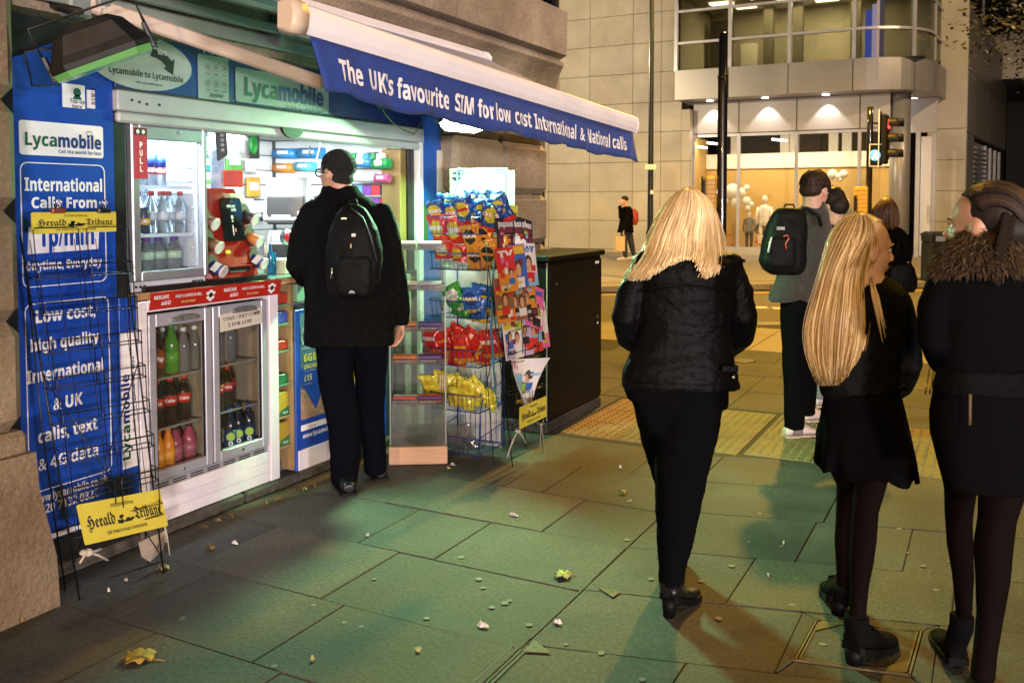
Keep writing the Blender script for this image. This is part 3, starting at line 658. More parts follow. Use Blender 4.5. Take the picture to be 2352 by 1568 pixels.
# thick post at the near kerb with the back of a push button unit
B = WD(1655, 700, 11.3); B.z = -.02; topz = WD(1648, 72, 11.3).z
t = thing('signal_post', 'thick black post at the kerb behind the blonde woman, carrying an amber box', 'post', B)
mb = MB(); mb.lathe([(.062, 0), (.062, 1.2), (.060, topz-.75), (.060, topz-.55), (.056, topz-.54), (.056, topz-.01), (.04, topz)], B, n=18); part('post', mb, postm, t)
mb = MB(); mb.lathe([(.066, topz-.56), (.066, topz-.52)], B, n=18); part('collar', mb, postm, t)
def amber(parent, c, s=1.0):
    amb = mat('amber_plastic', (.50, .24, .02), .45, emit=(1, .5, .06), es=.25)
    mb = MB(); mb.obox(c, R0*.075*s, F0*.07*s, Z0*.19*s, .03); o = part('amber_box', mb, amb, parent)
    mb = MB(); mb.plate(tuple(c-R0*.08*s-F0*.02*s-Z0*.19*s), -F0, Z0, [(0, .02), (.05, 0), (.09, .05), (.10, .33), (.05, .38), (0, .36)], .03); part('hood', mb, blackpl, o)
    for k in range(6): mb = MB(); mb.obox(c+Z0*(-.14+k*.055)*s, R0*.077*s, F0*.072*s, Z0*.003); part('ridge', mb, mat('amber_dark', (.2, .09, .01), .5), o)
    mb = MB(); mb.obox(c+R0*.10*s, R0*.04*s, F0*.02, Z0*.03); part('bracket', mb, postm, parent)
c = WD(1630, 440, 11.3); amber(t, c)
# thin lamp post at the far kerb
B = WD(1493, 600, 18.2); B.z = -.0
t = thing('lamp_post', 'slim tall dark lamp post with a small white plate, in front of the stone wall', 'lamp post', B)
mb = MB(); mb.lathe([(.085, 0), (.085, .95), (.06, 1.05), (.052, 3.0), (.045, 6.5), (.04, 8)], B, n=14); part('post', mb, mat('post_blue_black', (.012, .015, .022), .3, coat=.4), t)
mb = MB(); mb.lathe([(.095, .82), (.095, .86)], B, n=14); part('collar', mb, brass, t)
p = WD(1494, 384, 18.08); mb = MB(); mb.obox(p, R0*.105, F0*.008, Z0*.048, .01); part('plate', mb, prnt, t); text('27 A 14', ink, t, p-R0*.07-F0*.009-Z0*.015, R0, Z0, .035, .14, style='n')
p = WD(1497, 442, 18.1); mb = MB(); mb.obox(p, R0*.03, F0*.006, Z0*.035, .005); part('label', mb, prnt, t)
mb = MB(); mb.tube([B+Z0*7.9, B+Z0*8.3+F0*-.2, B+Z0*8.4-F0*.8], .035, 8); mb.ell(B+Z0*8.4-F0*1.1, .3, .16, .07); part('lantern', mb, grey, t)
# traffic light
D = 17.3; B = WD(1991, 700, D); B.z = 0; topz = WD(1990, 246, D).z
t = thing('traffic_light', 'black traffic light showing red above and a lit green man below', 'traffic light', B)
mb = MB(); mb.lathe([(.058, 0), (.058, topz-.3), (.055, topz)], B, n=14); part('post', mb, postm, t)
hc = WD(2031, 320, D); ang = math.radians(28); fx = (R0*math.cos(ang)-F0*math.sin(ang)).normalized(); fy = Z0.cross(fx)
mb = MB(); mb.obox(hc, fx*.07, fy*.14, Z0*.47, .03); hd = part('signal_head', mb, blackpl, t)
mb = MB(); mb.obox(hc-fx*.075, fx*.006, fy*.20, Z0*.53, .01); part('backing_board', mb, blackpl, hd)
mb = MB()
for (u, v, a, b) in ((0, .535, .205, .008), (0, -.535, .205, .008), (.2, 0, .008, .535), (-.2, 0, .008, .535)): mb.obox(hc-fx*.075+fy*u+Z0*v, fx*.008, fy*a, Z0*b)
part('white_border', mb, prnt, hd)
for k, (nm, m) in enumerate((('red_lens', glow('signal_red', (1, .03, .02), 9)), ('amber_lens', blackpl), ('green_lens', blackpl))):
    c = hc+fx*.075+Z0*(.29-.29*k); mb = MB(); mb.cyl(c-fx*.01, c+fx*.012, .095, n=16); part(nm, mb, m, hd)
    mb = MB(); n = 14; ring = lambda d, r, dz: [c+fx*d+fy*(r*math.cos(PI*(-.15+1.3*i/n)))+Z0*(r*math.sin(PI*(-.15+1.3*i/n))+dz) for i in range(n+1)]
    mb.loft([ring(0, .112, 0), ring(.12, .108, -.004), ring(.26, .10, -.012), ring(.255, .094, -.012), ring(.12, .102, -.004), ring(0, .106, 0)], False, False); part('visor', mb, blackpl, hd)
lamp('red_signal', 'POINT', tuple(hc+fx*.16+Z0*.27), 1.2, (1, .03, .02), size=.05)
pc = WD(2013, 357, D-.1); mb = MB(); mb.obox(pc+F0*.06, R0*.125, F0*.06, Z0*.20, .02); pd = part('pedestrian_head', mb, blackpl, t)
mb = MB()
for (u, v, a, b) in ((0, .205, .135, .008), (0, -.205, .135, .008), (.13, 0, .008, .2), (-.13, 0, .008, .2)): mb.obox(pc-F0*.002+R0*u+Z0*v, R0*a, F0*.005, Z0*b)
part('white_border', mb, prnt, pd)
lc = pc-R0*.03; mb = MB(); mb.lathe([(.105, 0), (.105, .006), (.09, .012)], lc-F0*.0, -F0, 20); lens = part('green_man_lens', mb, mat('lens_blue', (.02, .09, .14), .3, emit=(.25, .75, 1), es=1.1), pd)
mb = MB(); q = lambda x, z: lc-F0*.016+R0*x+Z0*z
mb.ell(q(.005, .062), .016, .006, .018, basis=(R0, F0, Z0)); mb.tube([q(.0, .045), q(-.002, -.005)], .02, 6); mb.tube([q(-.004, 0), q(-.03, -.04), q(-.045, -.075)], .011, 6); mb.tube([q(.004, 0), q(.02, -.04), q(.035, -.075)], .011, 6); mb.tube([q(0, .04), q(-.035, .01)], .009, 6); mb.tube([q(0, .04), q(.03, .01)], .009, 6)
part('green_man', mb, glow('green_man', (.55, 1, .92), 7), pd)
for dz in (.3, -.2):
    mb = MB(); mb.tube([Vector((B.x, B.y, hc.z+dz)), hc-fx*.07+Z0*dz], .018, 6); part('bracket', mb, postm, t)
c = WD(1977, 462, D); amber(t, c, 1.45)
p = WD(2006, 462, D+.3)
# litter bin on the far pavement
b0 = G(2155, 648); t = thing('litter_bin', 'black street litter bin with a pale slot on the far pavement', 'bin', (b0.x, b0.y, 0))
zt = WD(2155, 532, (Vector((b0.x, b0.y, 0))).dot(F0)).z
mb = MB(); mb.obox((b0.x, b0.y, zt*.40), R0*.25, F0*.25, Z0*zt*.40, .03); part('body', mb, blackpl, t)
for sx in (-.215, .215): mb = MB(); mb.obox(Vector((b0.x, b0.y, zt*.86))+R0*sx, R0*.035, F0*.24, Z0*zt*.06); part('pillar', mb, blackpl, t)
mb = MB(); mb.loft([[Vector((b0.x, b0.y, 0))+R0*(sx*k)+F0*(sy*k)+Z0*z for sx, sy in ((-1, -1), (1, -1), (1, 1), (-1, 1))] for k, z in ((.26, zt*.92), (.26, zt*.95), (.2, zt*1.0))], sm=False); part('lid', mb, blackpl, t)
mb = MB(); mb.obox(Vector((b0.x, b0.y, zt*.86))+F0*.1, R0*.17, F0*.01, Z0*zt*.055); part('inner_panel', mb, mat('bin_pale', (.6, .55, .45), .5), t)
# black street cabinet beside the kiosk
cabm = mat('cabinet_black', (.0032, .003, .0027), .45, col2=(.006, .0055, .0045), scale=7, bump=.06, bscale=60, spec=.12)
t = thing('street_cabinet', 'tall black utility cabinet standing on the pavement beyond the magazine rack', 'cabinet', (-2.79, 5.9, 0))
mb = MB(); mb.box(-2.99, 5.45, .08, -2.61, 6.40, 1.155, .008); part('body', mb, cabm, t)
mb = MB(); mb.box(-2.995, 5.44, .0, -2.605, 6.41, .078, .01); part('base', mb, mat('cabinet_base', (.03, .027, .024), .8, var=.5, scale=25), t)
mb = MB(); mb.box(-3.01, 5.42, 1.158, -2.585, 6.43, 1.20, .008); part('top', mb, cabm, t)
dr = MB(); dr.box(-2.608, 5.47, .10, -2.598, 6.385, 1.135, .003); dr = part('door', dr, cabm, t)
mb = MB(); mb.lathe([(.011, 0), (.011, .006), (.006, .008)], (-2.598, 6.30, .70), (1, 0, 0), 10); part('lock', mb, brass, dr); mb = MB(); mb.lathe([(.012, 0), (.011, .01)], (-2.598, 6.30, .655), (1, 0, 0), 10); part('lock', mb, chrome, dr)
mb = MB(); mb.lathe([(.010, 0), (.009, .003)], (-2.598, 5.58, 1.0), (1, 0, 0), 8); part('lock', mb, brass, dr)
mb = MB(); mb.box(-2.598, 6.26, 1.10, -2.5965, 6.33, 1.118); part('label_plate', mb, prnt, dr)
mb = MB(); mb.box(-2.612, 5.448, .09, -2.604, 5.456, 1.15); part('edge_strip', mb, mat('worn_edge', (.22, .19, .15), .5), t)
# tree overhanging at the upper right
bark = mat('bark', (.06, .045, .03), .9, var=.4, scale=30); leafm = mat('leaf_dark', (.012, .0105, .004), .6, var=.5, scale=3)
tb = LD(12.3, 17.5); t = thing('street_tree', 'dark leafy plane tree reaching over the far pavement at the upper right', 'tree', tb)
mb = MB(); mb.tube([tb, tb+Z0*2.5+R0*.1, tb+Z0*5.0], [.22, .17, .13], 10)
tips = []
for k in range(12):
    a = random.uniform(0, 2*PI); p0 = tb+Z0*random.uniform(3.2, 5); e = p0+Vector((math.cos(a), math.sin(a), 0))*random.uniform(1.2, 2.6)-R0*.35+Z0*random.uniform(.1, 2.2); mid = (p0+e)/2+Z0*.25
    mb.tube([p0, mid, e], [.07, .045, .02], 6); tips += [e, mid, (mid+e)/2]
part('trunk', mb, bark, t)
mb = MB(); rr = random.Random(3)
for e in tips:
    for q in range(330):
        p = e+Vector((rr.gauss(0, .42), rr.gauss(0, .42), rr.gauss(0, .34))); a = rr.uniform(.03, .075); u = Vector((rr.gauss(0, 1), rr.gauss(0, 1), rr.gauss(0, .6))).normalized(); v = u.orthogonal().normalized()
        mb.add([p-u*a, p+v*a*.6, p+u*a, p-v*a*.6], [(0, 1, 2, 3)])
part('crown', mb, leafm, t, kind='stuff')
# ================================================================== THE KIOSK
FX = -3.42
def fy(x, X=FX, y=600): return WX(x, y, X).y
def fz(x, y, X=FX): return WX(x, y, X).z
def ftext(s, m, par, x0, y0, x1, yt, X=FX, style='b', lift=.002, bold=0.0):
    a = WX(x0, y0, X); return text(s, m, par, a, RY, RZ, WX(x0, yt, X).z-a.z, WX(x1, y0, X).y-a.y, style, bold=bold, lift=lift)
kiosk = thing('kiosk', 'small street kiosk built into the wall with blue advertising panels and an open lit counter', 'kiosk', (-3.42, 3.9, 0))
def kb(name, m, x0, y0, z0, x1, y1, z1, b=0.0, parent=kiosk, label=None):
    mb = MB(); mb.box(x0, y0, z0, x1, y1, z1, b); return part(name, mb, m, parent, label)
def fplate(name, m, Y0, Z0_, Y1, Z1_, X, t=.003, r=0.0, parent=kiosk):
    mb = MB(); mb.plate((X, 0, 0), RY, RZ, rrect(Y0, Z0_, Y1, Z1_, r) if r else [(Y0, Z0_), (Y1, Z0_), (Y1, Z1_), (Y0, Z1_)], t); return part(name, mb, m, parent)
inw = mat('inside_white', (.66, .67, .68), .5, var=.05); ins = mat('slat_grey', (.58, .60, .62), .4, var=.05)
stepm = mat('step_stone', (.06, .052, .042), .75, var=.5, scale=14, bump=.3)
for i in range(5): kb('step_stone', stepm, -4.7, 2.16+i*.66, -.01, -3.385-.004*(i % 2), 2.16+i*.66+.655, .048, .012)
kb('side_panel_core', black, -3.9, 2.16, .05, FX-.004, 2.80, 2.4)
# left blue advertising panel
bp = MB(); bp.plate((FX-.003, 0, 0), RY, RZ, [(2.275, .16), (2.735, .15), (2.735, 2.2), (2.44, 2.2), (2.275, 2.12)], .006); panel = part('sign_panel', bp, blue, kiosk, 'tall blue advertising panel with white lettering')
kb('plaster', mat('warm_plaster', (.26, .15, .05), .8, var=.35, scale=5), -3.44, 2.10, .05, -3.432, 2.74, 2.6)
kb('footing', mat('dark_footing', (.02, .02, .022), .8), -3.5, 2.15, .04, FX-.006, 2.80, .15)
PX = FX+.0045
def heart(par, m, c, s):
    mb = MB(); pts = [Vector((0, (16*math.sin(a)**3)*s, (13*math.cos(a)-5*math.cos(2*a)-2*math.cos(3*a)-math.cos(4*a))*s))+c for a in [PI*.93-PI*1.86*i/18 for i in range(19)]]
    mb.tube(pts, s*1.3, 4, True); return part('heart_mark', mb, m, par)
def lyca(par, x0, yb, x1, yt, X, tag_y, tag_x0, tag_yt, g=lyg, n=lyb):
    """two-colour word mark: green Lyca, navy mobile, tagline below"""
    xm = x0+(x1-x0)*.43; yb2 = yb+(WXs(x0, yb, xm, X)-yb); ftext('Lyca', g, par, x0, yb, xm-2, yt, X, bold=.012)
    ym = WXs(x0, yb, xm, X); ftext('mobile', n, par, xm+1, ym, x1, ym-(yb-yt)*.98, X, bold=.026)
    ye = WXs(x0, yb, x1, X); c = WX(xm+(x1-xm)*.72, ym-(yb-yt)*1.18+(ye-ym)*.7, X); c.x += .003; heart(par, g, c, .0009*(x1-x0)/180)
    ftext('Call the world for less', n, par, tag_x0, tag_y, x1, tag_yt, X, bold=.004)
def WXs(x0, y0, x1, X):
    """picture height at x1 of the level line through (x0, y0) on plane X"""
    z = WX(x0, y0, X).z; lo, hi = y0-300, y0+300
    for _ in range(30):
        m_ = (lo+hi)/2
        if WX(x1, m_, X).z > z: lo = m_
        else: hi = m_
    return lo
s1 = fplate('sign_plate', prnt, fy(49), fz(145, 360), fy(240), fz(145, 284), PX-.001, .004, .012, panel)
lyca(s1, 57, 333, 232, 304, PX+.003, 352, 134, 344)
def outline(par, Y0, Z0_, Y1, Z1_, r, t=.004, X=PX, m=prnt):
    mb = MB(); p = rrect(Y0, Z0_, Y1, Z1_, r); q = rrect(Y0+t, Z0_+t, Y1-t, Z1_-t, r-t*.5); n = len(p)
    V = [Vector((X, a, b)) for a, b in p]+[Vector((X, a, b)) for a, b in q]+[Vector((X+.0015, a, b)) for a, b in p]+[Vector((X+.0015, a, b)) for a, b in q]
    fs = []
    for i in range(n): j = (i+1) % n; fs += [(2*n+i, 2*n+j, 3*n+j, 3*n+i), (i, j, 2*n+j, 2*n+i), (n+i, n+j, 3*n+j, 3*n+i)]
    mb.add(V, fs); return part('outline', mb, m, par)
outline(panel, fy(49), fz(145, 654), fy(243), fz(145, 376), .03)
outline(panel, fy(52), fz(145, 1112), fy(246), fz(145, 690), .03)
for s_, x0, yb, x1, yt in (('International', 56, 438, 234, 409), ('Calls From', 72, 478, 222, 454), ('Anytime, Everyday', 58, 622, 234, 602), ('Low cost,', 82, 742, 219, 714), ('high quality', 70, 808, 228, 782), ('International', 62, 882, 238, 853),
    ('& UK', 122, 942, 190, 915), ('calls, text', 87, 1018, 224, 990), ('& 4G data', 88, 1082, 226, 1054)): ftext(s_, prnt, panel, x0, yb, x1, yt, PX, bold=0 if '4' in s_ else .016)
ftext('www.lycamobile.co.uk', prnt, panel, 74, 1160, 248, 1142, PX, bold=.005); ftext('020 7132 0322', prnt, panel, 92, 1182, 226, 1162, PX, bold=.005)
ftext('and Lycamobile network', ink, panel, 120, 1225, 226, 1220, PX)
s2 = MB(); s2.plate((PX-.001, 0, 0), RY, RZ, [(fy(62), fz(140, 580)), (fy(224), fz(140, 576)), (fy(228), fz(140, 520)), (fy(66), fz(140, 520))], .003); s2 = part('price_plate', s2, prnt, panel); ftext('1p/min', blue, s2, 88, 566, 216, 520, PX+.002, bold=.02)
fplate('foot_strip', prnt, 2.29, .162, 2.73, .182, PX-.001, .002, 0, panel)
st = fplate('sticker', prnt, fy(150), fz(180, 250), fy(201), fz(180, 196), PX-.001, .003, .003, panel); ftext('Top-up', ink, st, 160, 236, 194, 227, PX+.002); ftext('here', ink, st, 166, 248, 188, 240, PX+.002)
mb = MB(); c = WX(177, 213, PX+.003); mb.plate(tuple(c), RY, RZ, ellp(0, 0, .018, .019), .002); mb.plate(tuple(c-RZ*.03), RY, RZ, [(-.022, 0), (.022, 0), (.01, .02), (-.01, .02)], .002); part('head_mark', mb, lyg, st)
st = fplate('barcode_label', prnt, fy(206), fz(210, 250), fy(224), fz(210, 208), PX-.001, .003, .002, panel); mb = MB(); a = WX(210, 240, PX+.003)
for k in range(12): mb.box(a.x, a.y, a.z+k*.006, a.x+.001, a.y+.022, a.z+k*.006+random.choice([.0018, .003, .004]))
part('bars', mb, ink, st)
# narrow upright banner beside the panel
bn = kb('upright_banner', blue, -3.46, 2.742, .12, FX+.008, 2.835, 1.13, .003); fplate('banner_field', prnt, 2.745, .36, 2.832, .975, FX+.008, .002, 0, bn)
text('Lyca', lyg, bn, (FX+.0105, 2.785, .40), RZ, -RY, .040, .155, bold=.012); text('mobile', lyb, bn, (FX+.0105, 2.785, .565), RZ, -RY, .040, .22, bold=.012); text('Call the world for less', lyb, bn, (FX+.0105, 2.815, .52), RZ, -RY, .013, .34)
# signboard over the opening
SX = -3.405
sbd = kb('signboard', mat('sign_blue_dark', (.004, .024, .16), .4, var=.1), -3.60, 2.74, 2.055, SX, 5.17, 2.44, .004, label='dark blue signboard above the opening')
shaded_mint = mat('sign_pale_shaded', (.30, .37, .33), .5, var=.04)  # pale mint sign colour, darkened to stand for the awning's shade
mb = MB(); cy, cz = fy(335, SX), fz(335, 145, SX); mb.plate((SX, 0, 0), RY, RZ, ellp(cy, cz, .285, .125, 40), .003); ov = part('oval_sign', mb, shaded_mint, sbd); OX = SX+.003
ftext('FREE', ink, ov, 328, 104, 362, 86, OX, bold=.02); ftext('Lycamobile to Lycamobile', ink, ov, 250, 166, 420, 152, OX, bold=.01); ftext('with Lycamobile Brand', ink, ov, 312, 191, 372, 186, OX); ftext('&', ink, ov, 346, 128, 358, 114, OX)
a = [WX(x, y, OX+.001) for x, y in ((350, 112), (366, 116), (381, 126), (394, 141))]; b = [WX(x, y, OX+.001) for x, y in ((346, 130), (360, 134), (372, 142), (384, 156))]
mb = MB(); mb.loft([[p, q, q+Vector((.0015, 0, 0)), p+Vector((.0015, 0, 0))] for p, q in zip(a, b)], sm=False); t0 = [WX(x, y, OX+.001) for x, y in ((376, 158), (401, 136), (398, 174))]; mb.add(t0, [(0, 1, 2)]); part('arrow', mb, ink, ov); ftext('TEXTS', prnt, ov, 361, 125, 383, 116, OX+.003)
pz = fplate('payment_notice', shaded_mint, fy(461, SX), fz(490, 232, SX), fy(530, SX), fz(490, 130, SX), SX, .003, .002, sbd); ftext('& Top Up Here', prnt, sbd, 466, 122, 528, 112, SX+.001, style='n'); ftext('payzone', ink, pz, 482, 222, 512, 213, OX)
for r_ in range(2):
    for k in range(3):
        c = WX(478+k*19, 155+k*2.5+r_*37, OX); mb = MB(); n = 14
        mb.add([Vector((c.x+.0012, c.y+rr*math.cos(2*PI*q/n), c.z+rr*math.sin(2*PI*q/n))) for rr in (.017, .0145) for q in range(n)], [(q, (q+1) % n, n+(q+1) % n, n+q) for q in range(n)]); mb.box(c.x, c.y-.006, c.z-.004, c.x+.0012, c.y+.005, c.z+.006); mb.box(c.x, c.y-.013, c.z-.034, c.x+.001, c.y+.012, c.z-.029); part('pictogram', mb, mat('faint_print', (.16, .13, .13), .6), pz)
ls = fplate('word_mark_sign', shaded_mint, fy(546, SX), fz(640, 246, SX), fy(757, SX), fz(640, 172, SX), SX, .004, .012, sbd); lyca(ls, 562, 219, 742, 178, OX+.002, 252, 657, 243)
# lintel with roller shutter slot
lm = mat('lintel_grey', (.42, .43, .42), .42, var=.12, scale=4, bump=.05)
kb('lintel', lm, -3.55, 2.735, 1.955, -3.385, 5.165, 2.045, .006); kb('shutter_slat', lm, -3.52, 2.75, 1.905, -3.40, 5.14, 1.953, .01)
for dy, z in ((.05, 2.005), (.09, 2.0), (.13, 1.995), (.2, 1.998)): mb = MB(); mb.lathe([(.007, 0), (.006, .003)], (-3.385, 2.76+dy, z), (1, 0, 0), 8); part('bolt', mb, black, kiosk)
mb = MB(); mb.plate((-3.397, fy(664), 1.957), RY, RZ, [(-.085, 0)]+[(.085*math.cos(PI+PI*i/10), .055*math.sin(PI+PI*i/10)) for i in range(11)]+[(.085, 0)], .016); part('shutter_lock', mb, blackpl, kiosk)
kb('gutter_strip', mat('soot', (.03, .04, .03), .8), -3.5, 2.74, 2.047, -3.395, 5.17, 2.055)
# right jamb and blue panel beyond the opening
kb('jamb', mat('jamb_wood', (.22, .13, .04), .5, var=.3, stretch=(1, 1, .2)), -3.60, fy(929), .9, -3.45, fy(943), 1.905, .004); kb('jamb_black', black, -3.6, fy(944), .05, -3.44, fy(958), 1.905, .002); kb('jamb_white', white, -3.55, fy(959), .05, -3.40, fy(968), 2.0, .003)
kb('end_panel', mat('panel_blue_light', (.02, .10, .42), .35, var=.1), -3.55, fy(969), .05, FX, 5.435, 2.35, .01, label='blue end panel right of the opening')
ns = fplate('no_smoking_sign', mat('notice', (.66, .62, .52), .5), fy(1004), fz(1020, 450), fy(1039), fz(1020, 347), FX, .004, .002); c = WX(1022, 385, FX+.005)
mb = MB(); n = 20; mb.add([Vector((c.x, c.y+rr*math.cos(2*PI*q/n), c.z+rr*math.sin(2*PI*q/n))) for rr in (.046, .039) for q in range(n)], [(q, (q+1) % n, n+(q+1) % n, n+q) for q in range(n)]); d = Vector((0, .03, -.03)); mb.tube([c-d, c+d], .003, 4); part('prohibition_ring', mb, mat('print_red', (.5, .06, .03), .5), ns)
mb = MB(); mb.box(FX, fy(972), 1.25, FX+.004, fy(982), 1.53); part('green_label', mb, mat('label_green', (.05, .10, .04), .6), kiosk)
# inside: floor, walls of slats, ceiling
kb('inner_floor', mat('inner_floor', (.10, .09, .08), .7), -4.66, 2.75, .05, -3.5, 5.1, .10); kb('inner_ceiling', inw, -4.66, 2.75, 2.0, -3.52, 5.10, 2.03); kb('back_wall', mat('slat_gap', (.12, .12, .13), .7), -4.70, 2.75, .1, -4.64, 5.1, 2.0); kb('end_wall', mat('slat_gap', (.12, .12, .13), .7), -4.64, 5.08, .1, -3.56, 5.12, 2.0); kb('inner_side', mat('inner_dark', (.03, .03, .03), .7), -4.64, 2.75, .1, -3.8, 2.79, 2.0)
for k in range(13):
    z0 = .62+k*.106; kb('slat', ins, -4.64, 2.8, z0, -4.622, 5.05, z0+.10, .004); kb('slat', ins, -4.60, 5.055, z0, -3.64, 5.078, z0+.10, .004)
kb('reveal', inw, -3.64, 5.03, .9, -3.60, 5.085, 1.92)
tubem = glow('shop_tube_white', (.94, 1, 1), 7)
for (y0, y1, x) in ((2.85, 4.0, -3.66), (4.05, 4.95, -3.70)):
    mb = MB(); mb.cyl((x, y0, 1.955), (x, y1, 1.955), .013); o = part('strip_light', mb, tubem, kiosk); mb = MB(); mb.box(x-.03, y0-.02, 1.97, x+.03, y1+.02, 1.998, .005); part('light_batten', mb, white, o)
lamp('kiosk_tube', 'AREA', (-3.62, 3.95, 1.935), 46, (.90, 1, .98), (-4.45, 4.1, 1.15), 2.0, .10)
lamp('kiosk_tube', 'AREA', (-4.0, 4.3, 1.97), 20, (.92, 1, .98), (-4.4, 4.75, 1.0), .3, .9)
# counter, its red strip, and the panels below
kb('counter', wood, -3.95, 2.79, 1.105, -3.425, 5.0, 1.138, .003); kb('counter_glass', mat('glass_edge', (.20, .36, .28), .15, coat=.4), -3.93, 3.70, 1.140, -3.41, 4.98, 1.152, .002); kb('counter_edge', black, -3.6, 2.9, 1.140, -3.43, 3.70, 1.165)
red = mat('coffee_red', (.42, .02, .012), .35, var=.1, scale=3)
rs = MB(); rs.obox((-3.398, (fy(336)+fy(636))/2, 1.098), (0, (fy(636)-fy(336))/2, 0), Vector((.008, 0, .040)), Vector((.002, 0, -.0004)), 0); rs = part('price_rail', rs, red, kiosk, 'red printed strip along the counter edge')
ru = Vector((.008, 0, .04)).normalized(); ro = lambda y, dz: Vector((-3.398, y, 1.098))+ru*dz+Vector((.0035, 0, 0))
y0 = fy(336); W = fy(636)-y0
for k in (0, 1):
    b = y0+.015+k*W*.50; text('NESCAFE', prnt, rs, ro(b, .008), RY, ru, .017, .085, bold=.01); text('&GO', prnt, rs, ro(b+.045, -.022), RY, ru, .018, .055, bold=.01)
    text('FANCY A COFFEE AS WELL...', prnt, rs, ro(b+.125, .006), RY, ru, .014, .17); text('Go on then!', mat('print_gold', (.7, .55, .2), .5), rs, ro(b+.165, -.022), RY, ru, .012, .085)
    mb = MB()
    for (dy, dz) in ((-.018, .01), (.0, .018), (.018, .01), (-.014, -.012), (.014, -.012), (0, -.022)): mb.plate(tuple(ro(b+.345+dy, dz)), RY, ru, ellp(0, 0, .011, .009, 10), .002)
    mk = part('cup_emblem', mb, prnt, rs); mb = MB(); mb.plate(tuple(ro(b+.345, 0)+Vector((.001, 0, 0))), RY, ru, ellp(0, 0, .013, .013, 10), .002); part('emblem_centre', mb, mat('coffee_brown', (.03, .012, .006), .5), mk)
cyan = mat('surround_white', (.74, .70, .75), .42, var=.05, scale=7)
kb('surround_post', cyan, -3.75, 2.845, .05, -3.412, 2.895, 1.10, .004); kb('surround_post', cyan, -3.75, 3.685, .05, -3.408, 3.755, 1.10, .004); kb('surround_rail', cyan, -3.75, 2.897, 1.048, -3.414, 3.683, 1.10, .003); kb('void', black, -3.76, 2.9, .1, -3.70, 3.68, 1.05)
for r_ in range(3):
    for k in range(3):
        o_ = .0 if r_ % 2 == 0 else .0
        kb('white_tile', cyan, -3.45, 2.897+k*.262+.0004, .052+r_*.054, -3.416+random.uniform(-.0004, .0004), 2.897+(k+1)*.262-.0004, .052+(r_+1)*.054-.0008, .0008)
# shelf column of sweets and the poster panel
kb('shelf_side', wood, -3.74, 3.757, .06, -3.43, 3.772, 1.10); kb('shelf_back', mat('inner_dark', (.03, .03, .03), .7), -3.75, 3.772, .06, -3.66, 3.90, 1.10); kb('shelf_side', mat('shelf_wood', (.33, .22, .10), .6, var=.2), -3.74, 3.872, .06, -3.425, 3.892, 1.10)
ge = mat('shelf_edge_green', (.12, .28, .18), .25, coat=.3)
for k, z in enumerate((.20, .365, .545, .73, .88, .985)): kb('shelf', ge if k > 1 else mat('shelf_wood', (.33, .22, .10), .6), -3.70, 3.774, z, -3.43, 3.870, z+.010)
fp_ = kb('front_panel', blue, -3.62, 3.895, .03, FX+.004, 4.36, .955, .004, label='blue front panel with a data offer poster'); kb('front_panel_top', mat('glass_edge', (.20, .36, .28), .15), -3.62, 3.895, 1.0, FX+.02, 4.36, 1.10, .004); kb('kick_board', cyan, -3.5, 3.91, .045, FX+.010, 4.36, .16, .003)
poster = mat('poster_blue', (.05, .10, .20), .45, col2=(.08, .16, .26), scale=3); sand = mat('poster_sand', (.34, .22, .15), .5, var=.35, scale=18); pyl = mat('poster_yellow', (.55, .50, .06), .5)
fplate('poster', poster, 3.935, .40, 4.35, .93, FX+.004, .002, 0, fp_); fplate('poster_photo', sand, 3.935, .33, 4.35, .50, FX+.0055, .0015, 0, fp_)
mb = MB(); mb.plate((FX+.008, 0, 0), RY, RZ, [(3.935, .545), (4.06, .37), (4.17, .55), (4.17, .62), (3.935, .62)], .001); part('arrow_field', mb, blue, fp_)
fplate('poster_band', blue, 3.935, .30, 4.35, .33, FX+.0055, .0015, 0, fp_); fplate('poster_strip', prnt, 3.935, .265, 4.35, .298, FX+.0055, .0015, 0, fp_); fplate('poster_foot', blue, 3.935, .205, 4.35, .262, FX+.0055, .0015, 0, fp_)
for s_, m_, y_, z_, h_, w_ in (('A FANTASTIC', shaded_mint, 3.94, .815, .035, .30), ('WORLD', shaded_mint, 3.94, .755, .045, .22), ('WITH OUR 4G', shaded_mint, 3.94, .725, .012, .12), ('6GB', pyl, 3.96, .655, .042, .11), ('UNLIMITED', pyl, 3.96, .612, .025, .17), ('LIMITED TIME TEXTS', shaded_mint, 3.965, .597, .007, .10), ('£15', pyl, 3.96, .545, .033, .065), ('per month offer', shaded_mint, 3.965, .525, .005, .07)): text(s_, m_, fp_, (FX+.0092, y_, z_), RY, RZ, h_, w_)
text('www.lycamobile.co.uk', prnt, fp_, (FX+.0075, 3.945, .222), RY, RZ, .026, .36); text('more info', ink, fp_, (FX+.0075, 4.0, .277), RY, RZ, .007, .06)
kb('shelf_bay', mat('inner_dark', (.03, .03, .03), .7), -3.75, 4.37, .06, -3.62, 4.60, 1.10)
for z in (.25, .43, .62, .8): kb('shelf', ge, -3.62, 4.37, z, -3.43, 4.60, z+.01)
kb('bay_side', mat('shelf_wood', (.33, .22, .10), .6), -3.62, 4.362, .06, -3.425, 4.369, 1.1); kb('front_panel', blue, -3.62, 4.61, .03, FX+.003, 4.76, 1.10, .004); kb('front_panel', mat('inner_dark', (.03, .03, .03), .7), -3.62, 4.765, .03, FX-.006, 5.16, 1.10, .004); kb('pilaster', mat('pilaster_grey', (.30, .30, .28), .5, var=.1), FX-.004, 4.95, .04, FX+.02, 5.02, 1.08, .004); fplate('sign_strip', prnt, 4.66, .62, 4.70, .93, FX+.004, .002); text('Call the world for less', lyb, kiosk, (FX+.0065, 4.672, .92), -RZ, RY, .012, .28)
